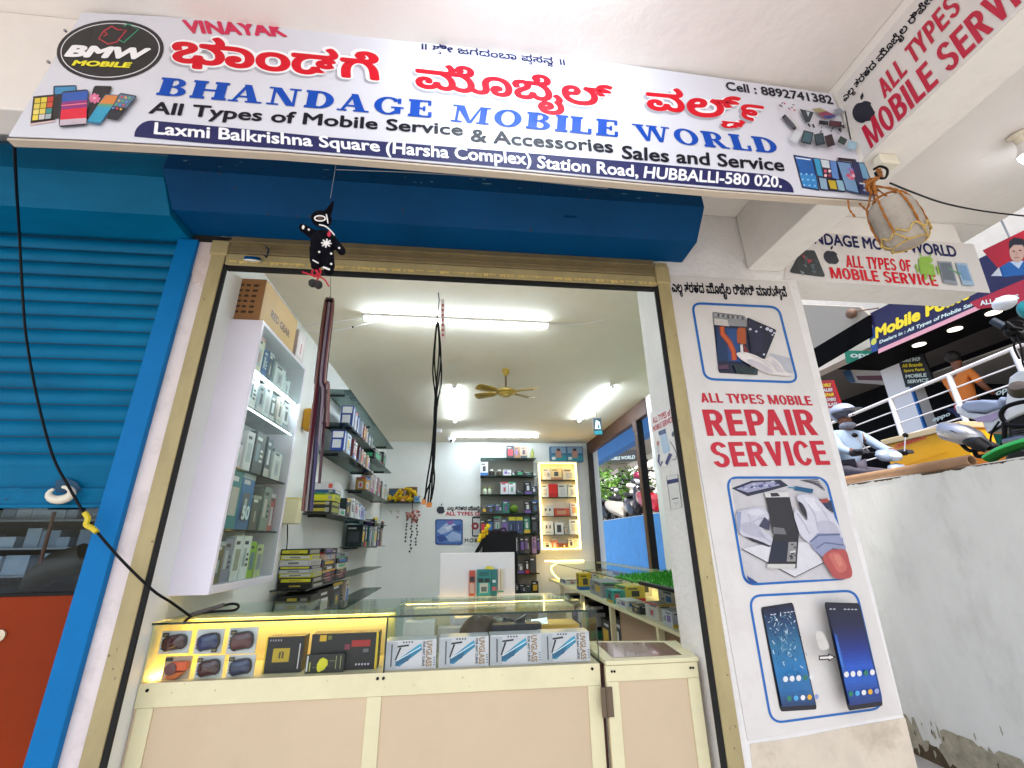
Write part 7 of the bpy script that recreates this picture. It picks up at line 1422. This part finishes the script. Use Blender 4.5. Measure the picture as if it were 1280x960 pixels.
ct_ = MB(mat('counter_grey', 'A8ACAC', .5)).box((8.3, 3.0, 1.001), (8.7, 6.55, 1.75)).build('shop_counter', bl); MB(mat('green_counter', '167C64', .5)).box((7.9, 3.4, 1.002), (8.0, 6.5, 1.62)).build('green_panel', bl)
gp_ = Plane(0, 7.899, (-1, 0, 0)); text(bl, 'oppo', mat('print_pale', 'CFE0DC', .5), gp_, (1166, 529), (1188, 521), (1166, 523.5), bold=.03, lift=.004)
text(bl, 'oppo', mat('print_pale', 'CFE0DC', .5), gp_, (1245, 497), (1275, 486), (1245, 490), bold=.03, lift=.004)
# signs on the row
def board(label, plane, pts, m, th=.04, name='shop_sign', cat='sign'):
    t = thing(name, label, cat, plane.at(*pts[0])); MB(m).prism([plane.at(*p) for p in pts], plane.n * -th).build('panel', t); return t
p7_ = Plane(0, 7.05, (-1, 0, 0))
s1 = board('dark purple sign with yellow script over the shops across the road', p7_, [(1087, 392), (1300, 285), (1300, 352), (1098, 440)], mat('purple_sign', '1C1440', .4, var=.1))
text(s1, 'Mobile Point', mat('print_yellow2', 'E8D020', .4), p7_, (1095, 424), (1215, 372), (1091, 411), bold=.05, lift=.006, shear=.25)
text(s1, 'Dealers in : All Types of Mobile Sales & Service', mat('print_pale', 'D8DCE0', .4), p7_, (1100, 431), (1270, 362), (1099, 426), bold=.03, lift=.006, shear=.2)
a = Art(p7_, .002, .001); a.poly([(1098, 436.5), (1300, 348), (1300, 354), (1098, 442)], 'D89CA8'); a.poly([(1085, 412), (1093, 408), (1098, 438), (1090, 441)], '20407C'); a.ell(1092.5, 427, 3.2, 4.6, 'C8C850', .5); a.build('print', s1)
p8_ = Plane(0, 7.9, (-1, 0, 0))
s2 = board('green sign with white lettering above a shop far across the road', p8_, [(1055, 438), (1109, 439), (1112, 455), (1058, 454)], mat('green_sign', '128064', .4))
text(s2, 'oppo', mat('print_pale', 'D8E4E0', .4), p8_, (1063, 449), (1104, 450), (1063, 442), bold=.03, lift=.006)
s3 = board('narrow red banner with yellow and white lines at the far left shop', p8_, [(1021, 476), (1040, 475), (1056, 521), (1036, 524)], mat('red_banner', 'A81C24', .5))
for k in range(7): text(s3, ['MOBILE', 'SALES', 'REPAIR', 'COVERS', 'GLASS', 'SIM CARD', 'OFFERS'][k], mat('print_pale', 'D8DCE0', .4) if k not in (0, 2) else mat('print_yellow2', 'E8D020', .4), p8_, (1025 + k * 2, 484 + k * 6), (1039 + k * 2, 483 + k * 6), (1025 + k * 2, 480 + k * 6), bold=.03, lift=.006)
p82 = Plane(0, 7.94, (-1, 0, 0))
s4 = board('black board listing mobile service in yellow and white beside the blue edged pillar', p82, [(1121, 444), (1153, 442), (1168, 480), (1132, 484)], mat('black_board', '14161A', .5))
for k, (t_, m_) in enumerate([('MOBILE SHOP', 'print_pale'), ('All Brands', 'print_yellow2'), ('Spare Parts', 'print_yellow2'), ('MOBILE', 'print_pale'), ('SERVICE', 'print_pale')]): text(s4, t_, _mats[m_], p82, (1126 + k * 2.2, 453 + k * 6.6), (1151 + k * 2.6, 451 + k * 6.6), (1125.5 + k * 2.2, 448.5 + k * 6.6), bold=.04, lift=.006)
s5 = board('pale board with a dark red band inside the far left shop', Plane(0, 8.6, (-1, 0, 0)), [(1050, 460), (1112, 458), (1118, 482), (1062, 478)], mat('pale_board', 'B4AEA8', .6))
a = Art(Plane(0, 8.6, (-1, 0, 0)), .003, .001); a.poly([(1070, 470), (1113, 469), (1115, 476), (1073, 475)], '5C1C24'); a.poly([(1050, 460), (1062, 459), (1070, 478), (1062, 478)], '20486C'); a.build('print', s5)
p65 = Plane(0, 6.5, (-1, 0, 0))
s6 = board('red sign with white lettering high at the right edge across the road', p65, [(1212, 378), (1290, 345), (1290, 378), (1222, 386)], mat('red_sign', 'A01830', .5)); text(s6, 'ALL TYPES', mat('print_pale', 'D8DCE0', .4), p65, (1226, 382), (1275, 374), (1225, 376), bold=.03, lift=.006)
p34 = Plane(0, 3.4, (-1, 0, 0))
s7 = board('red poster showing a man in a blue shirt at the upper right', p34, [(1228, 313), (1300, 278), (1300, 340), (1256, 345)], mat('red_poster', 'C01424', .45), .01, 'poster', 'poster')
a = Art(p34, .002, .0006); a.poly([(1240, 345), (1252, 333), (1262, 327), (1285, 326), (1300, 335), (1300, 342), (1256, 346)], '1E5CA0'); a.poly([(1263, 327), (1274, 336), (1280, 326)], 'B8C8DC'); a.ell(1272, 315, 9.5, 13, 'C8A08C'); a.poly([(1262, 312), (1262, 302), (1268, 297), (1278, 298), (1284, 304), (1283, 313), (1279, 306), (1268, 306)], '1A1414'); a.ell(1268, 314, 1.6, .8, '2A1C18'); a.ell(1276, 313, 1.6, .8, '2A1C18'); a.line([(1269, 322), (1275, 321.5)], .8, '7A3C34'); a.line([(1272, 315), (1271, 318.5), (1273, 318.5)], .6, '9C7464'); a.poly([(1240, 345), (1250, 334), (1254, 345)], 'D8D8DC'); a.build('printed_picture', s7)
MB(mat('steel_hanger', '8C8C90', .4)).tube([p34.at(1262, 297) , Vector((3.4, p34.at(1262, 297).y, 2.2))], .006, 6).build('hanger', s7); MB(mat('steel_hanger', '8C8C90', .4)).box((2.9, 1.7, 2.2), (3.45, 2.2, 2.22)).build('hanger', s7)
# metal fascia strip on the portico edge
fs = MB(mat('silver_tape', 'B4B0AC', .35, metal=.5, var=.3, vscale=12)); fs.box((2.981, -1.6, 1.70), (3.0, 1.93, 1.80)); tag(fs.build('fascia_strip', bevel=.002), 'silver metal strip along the outer edge of the portico roof', 'fascia')
# dark canopy on the far left of the view between pillar and shops
cn = thing('canopy', 'black edged canopy with a grey underside beyond the repair poster pillar', 'canopy', (6.9, 7, 3.4))
MB(mat('canopy_black', '08080A', .8, spec=.05)).prism([U(x, y, 0, 7.0) for x, y in [(990, 452), (1086, 394), (1088, 420), (990, 478)]], (.05, 0, 0)).build('fascia', cn); MB(mat('canopy_grey', '8A867E', .8)).prism([U(x, y, 0, 7.0) for x, y in [(985, 380), (1075, 384), (1086, 394), (990, 452)]], (.06, 0, .02)).build('underside', cn)
b = MB(mat('old_brown_lamp', '6A5040', .6)); b.ball(U(1064, 392, 0, 6.9), (.08, .1, .09), 10, 7, .1); b.tube([U(1064, 390, 0, 6.9), U(1098, 385, 0, 6.9)], .012, 6); tag(b.build('wall_lamp', smooth=True), 'old brown lamp on a bracket under the cross beam across the road', 'lamp')

# person in an orange top at the counter across the road
o = Vector((7.75, 5.70, 1.0)); op = thing('person', 'person in orange top and dark blue trousers standing at a shop across the road', 'person', o)
q = lambda x, y, z: o + Vector((x, y, z)); J = [(q(0, 0, .9), .11), (q(0, 0, 1.15), .10), (q(0, -.02, 1.36), .11), (q(.01, -.04, 1.48), .05), (q(.02, -.06, 1.64), .09)]; E_ = [(0, 1), (1, 2), (2, 3), (3, 4)]
for sd_ in (1, -1): k = len(J); J += [(q(0, .16 * sd_ - .02, 1.38), .05), (q(.05, .2 * sd_ - .06, 1.12), .042), (q(.22, .12 * sd_ - .1, 1.02), .032), (q(.28, .1 * sd_ - .1, 1.03), .026), (q(0, .09 * sd_, .85), .08), (q(0, .1 * sd_, .48), .06), (q(-.01, .1 * sd_, .07), .042), (q(.1, .1 * sd_, .03), .03)]; E_ += [(2, k), (k, k + 1), (k + 1, k + 2), (k + 2, k + 3), (0, k + 4), (k + 4, k + 5), (k + 5, k + 6), (k + 6, k + 7)]
skin_body('body', SKINM, J, E_, op)
Js = [(q(0, 0, .88), .14, .17), (q(0, 0, 1.12), .125, .15), (q(0, -.02, 1.36), .13, .16), (q(0, -.03, 1.45), .06)]; Es = [(0, 1), (1, 2), (2, 3)]
for sd_ in (1, -1): k = len(Js); Js += [(q(0, .17 * sd_ - .02, 1.38), .066), (q(.04, .2 * sd_ - .05, 1.16), .055)]; Es += [(2, k), (k, k + 1)]
skin_body('top', mat('orange_cloth', 'D87A30', .8, var=.08), Js, Es, op)
Jt = [(q(0, 0, .88), .14, .16)]; Et = []
for sd_ in (1, -1): k = len(Jt); Jt += [(q(0, .09 * sd_, .8), .10), (q(0, .1 * sd_, .48), .075), (q(0, .1 * sd_, .08), .06)]; Et += [(0, k), (k, k + 1), (k + 1, k + 2)]
skin_body('trousers', mat('navy_trousers', '1C2448', .8), Jt, Et, op)
MB(mat('black_hair', '100C0C', .6)).ball(q(-.01, -.055, 1.68), (.10, .10, .10), 14, 10, .03).build('hair', op, smooth=True)

# ------------------------------------------------------------------ seen through the side window
MB_ = MB(mat('blue_beam_paint', '2A78C0', .6, var=.08)); MB_.box((2.96, 4.0, 1.62), (3.14, 16, 1.95)); tag(MB_.build('edge_beam'), 'bright blue painted roof edge beam seen through the side window', 'beam')
ws = MB(CEIL_M).box((1.95, 4.0, 1.951), (2.959, 16, 2.0)); struct(ws.build('side_ceiling'))
struct(MB(mat('kerb_concrete', 'A8A298', .9, var=.1)).box((3.13, 6.5, -.149), (4.6, 14, .24)).build('side_pavement'))
scooter('black scooter parked beyond the blue wall, nearest the window edge', (3.75, 11.2, .24), (.25, -1, 0), BPAINT, 'scooters beyond the window')
scooter('black and white scooter parked beyond the blue wall in the middle of the window', (3.8, 9.6, .24), (-.1, -1, 0), mat('dark_grey_paint', '2C2E36', .25, coat=.6), 'scooters beyond the window')
scooter('red scooter parked beyond the blue wall behind the window post', (3.75, 8.3, .24), (.1, -1, 0), RPAINT, 'scooters beyond the window')
scooter('cream scooter parked beyond the blue wall between the black ones', (3.9, 10.45, .24), (.3, -1, 0), mat('cream_paint', 'C8C0B0', .3, coat=.5), 'scooters beyond the window')
hl = MB(mat('pink_helmet', '8C1C40', .35)).ball(Vector((3.84, 9.42, 1.30)), (.10, .12, .11), 16, 10); tag(hl.build('helmet', smooth=True), 'dark pink helmet set on the black and white scooter', 'helmet')
fn = thing('railing', 'white barred fence behind the parked scooters seen through the window', 'railing', (6.0, 14, .5))
for k in range(6): z = -.1 + k * .24 + .15; MB(RM).tube([(6.4, 9, z), (6.4, 30, z)], .035, 6).build('rail', fn)
for k in range(12): MB(RM).tube([(6.4, 9.5 + 1.8 * k, -.15), (6.4, 9.5 + 1.8 * k, 1.4)], .04, 6).build('post', fn)
b2 = thing('shop_building', 'white shop building with slim columns seen through the side window', 'building', (9, 20, 1))
MB(mat('bright_white_wall', 'E8E4E4', .7, var=.05)).box((8.3, 14.2, 3.6), (9, 34, 9)).build('upper_wall', b2)
for y in (16.5, 21.5, 27): MB(mat('pillar_pinkish', 'D8CCCC', .7)).box((7.9, y, 1.001), (8.3, y + .4, 3.6)).build('column', b2)
MB(mat('grey_soffit2', 'A8A4A0', .8)).box((7.0, 14.2, 3.62), (8.29, 34, 3.8)).build('canopy', b2)
s8 = board('black sign with white lettering seen through the top of the window', Plane(0, 6.98, (-1, 0, 0)), [(759, 567), (800, 561), (800, 576), (759, 578)], mat('black_board', '14161A', .5)); text(s8, 'MOBILE WORLD', mat('print_pale', 'D8DCE0', .4), Plane(0, 6.98, (-1, 0, 0)), (762, 575.5), (794, 573.5), (762, 571.5), bold=.04, lift=.006)
def tree(label, loc, h, rad, seed, hexes):
    r = random.Random(seed); t = thing('leafy_tree', label, 'tree', loc, 'trees beyond the window'); o = Vector(loc)
    BK = mat('bark', '5A4A38', .9, var=.3); b = MB(BK); top_ = o + Vector((r.uniform(-.2, .2), r.uniform(-.2, .2), h * .55)); b.tube(smooth_path([o, o + Vector((.1, .05, h * .28)), top_]), [.16 - .009 * i for i in range(11)], 8)
    tips = []
    for k in range(7):
        a_ = k * .9 + r.uniform(0, .5); e = top_ + Vector((cos(a_) * rad * r.uniform(.4, .8), sin(a_) * rad * r.uniform(.4, .8), h * r.uniform(.12, .4))); b.tube([top_ - Vector((0, 0, h * .12)), (top_ + e) / 2 + Vector((0, 0, .1)), e], [.07, .045, .02], 6); tips.append(e)
    b.build('trunk', t, smooth=True); lf = MB()
    for e in tips + [top_]:
        for c in range(9):
            cc = e + Vector((r.gauss(0, rad * .28), r.gauss(0, rad * .28), r.gauss(0, rad * .22))); lf.m(mat('leaf_' + hexes[c % len(hexes)], hexes[c % len(hexes)], .6, var=.3, vscale=3))
            for j in range(34):
                p = cc + Vector((r.gauss(0, .17), r.gauss(0, .17), r.gauss(0, .14))); u = Vector((r.gauss(0, 1), r.gauss(0, 1), r.gauss(0, .6))).normalized() * r.uniform(.06, .12); v = u.orthogonal().normalized() * u.length * .45; v.rotate(Quaternion(u.normalized(), r.uniform(0, 6)))
                lf.poly([p - u, p + v, p + u, p - v])
    lf.build('crown', t, recalc=False)
tree('bright green leafy tree nearest the left edge of the side window', (6.0, 22, -.15), 3.4, 1.5, 3, ['6A9A30', '4C7C24', '8CB84C']); tree('pale green leafy tree in the middle of the side window', (7.3, 19.5, -.15), 3.2, 1.4, 5, ['7CA840', '588A30']); tree('dark green tree far beyond the white barred fence', (5.2, 27, -.15), 3.8, 1.7, 9, ['4A7A2A', '6A9838'])
fb = thing('far_building', 'pale far building closing the lane beyond the trees', 'building', (6, 40, 0))
MB(mat('far_pale_wall', 'D8D4CE', .8, var=.05)).box((-6, 42, -1.34), (20, 44, 12)).build('wall', fb)
b = MB(mat('far_window', '3A4048', .3))
for i in range(5): MB(mat('far_window', '3A4048', .3)).box((1 + i * 3, 41.96, 3.5), (2.2 + i * 3, 42.05, 5)).build('window', fb)
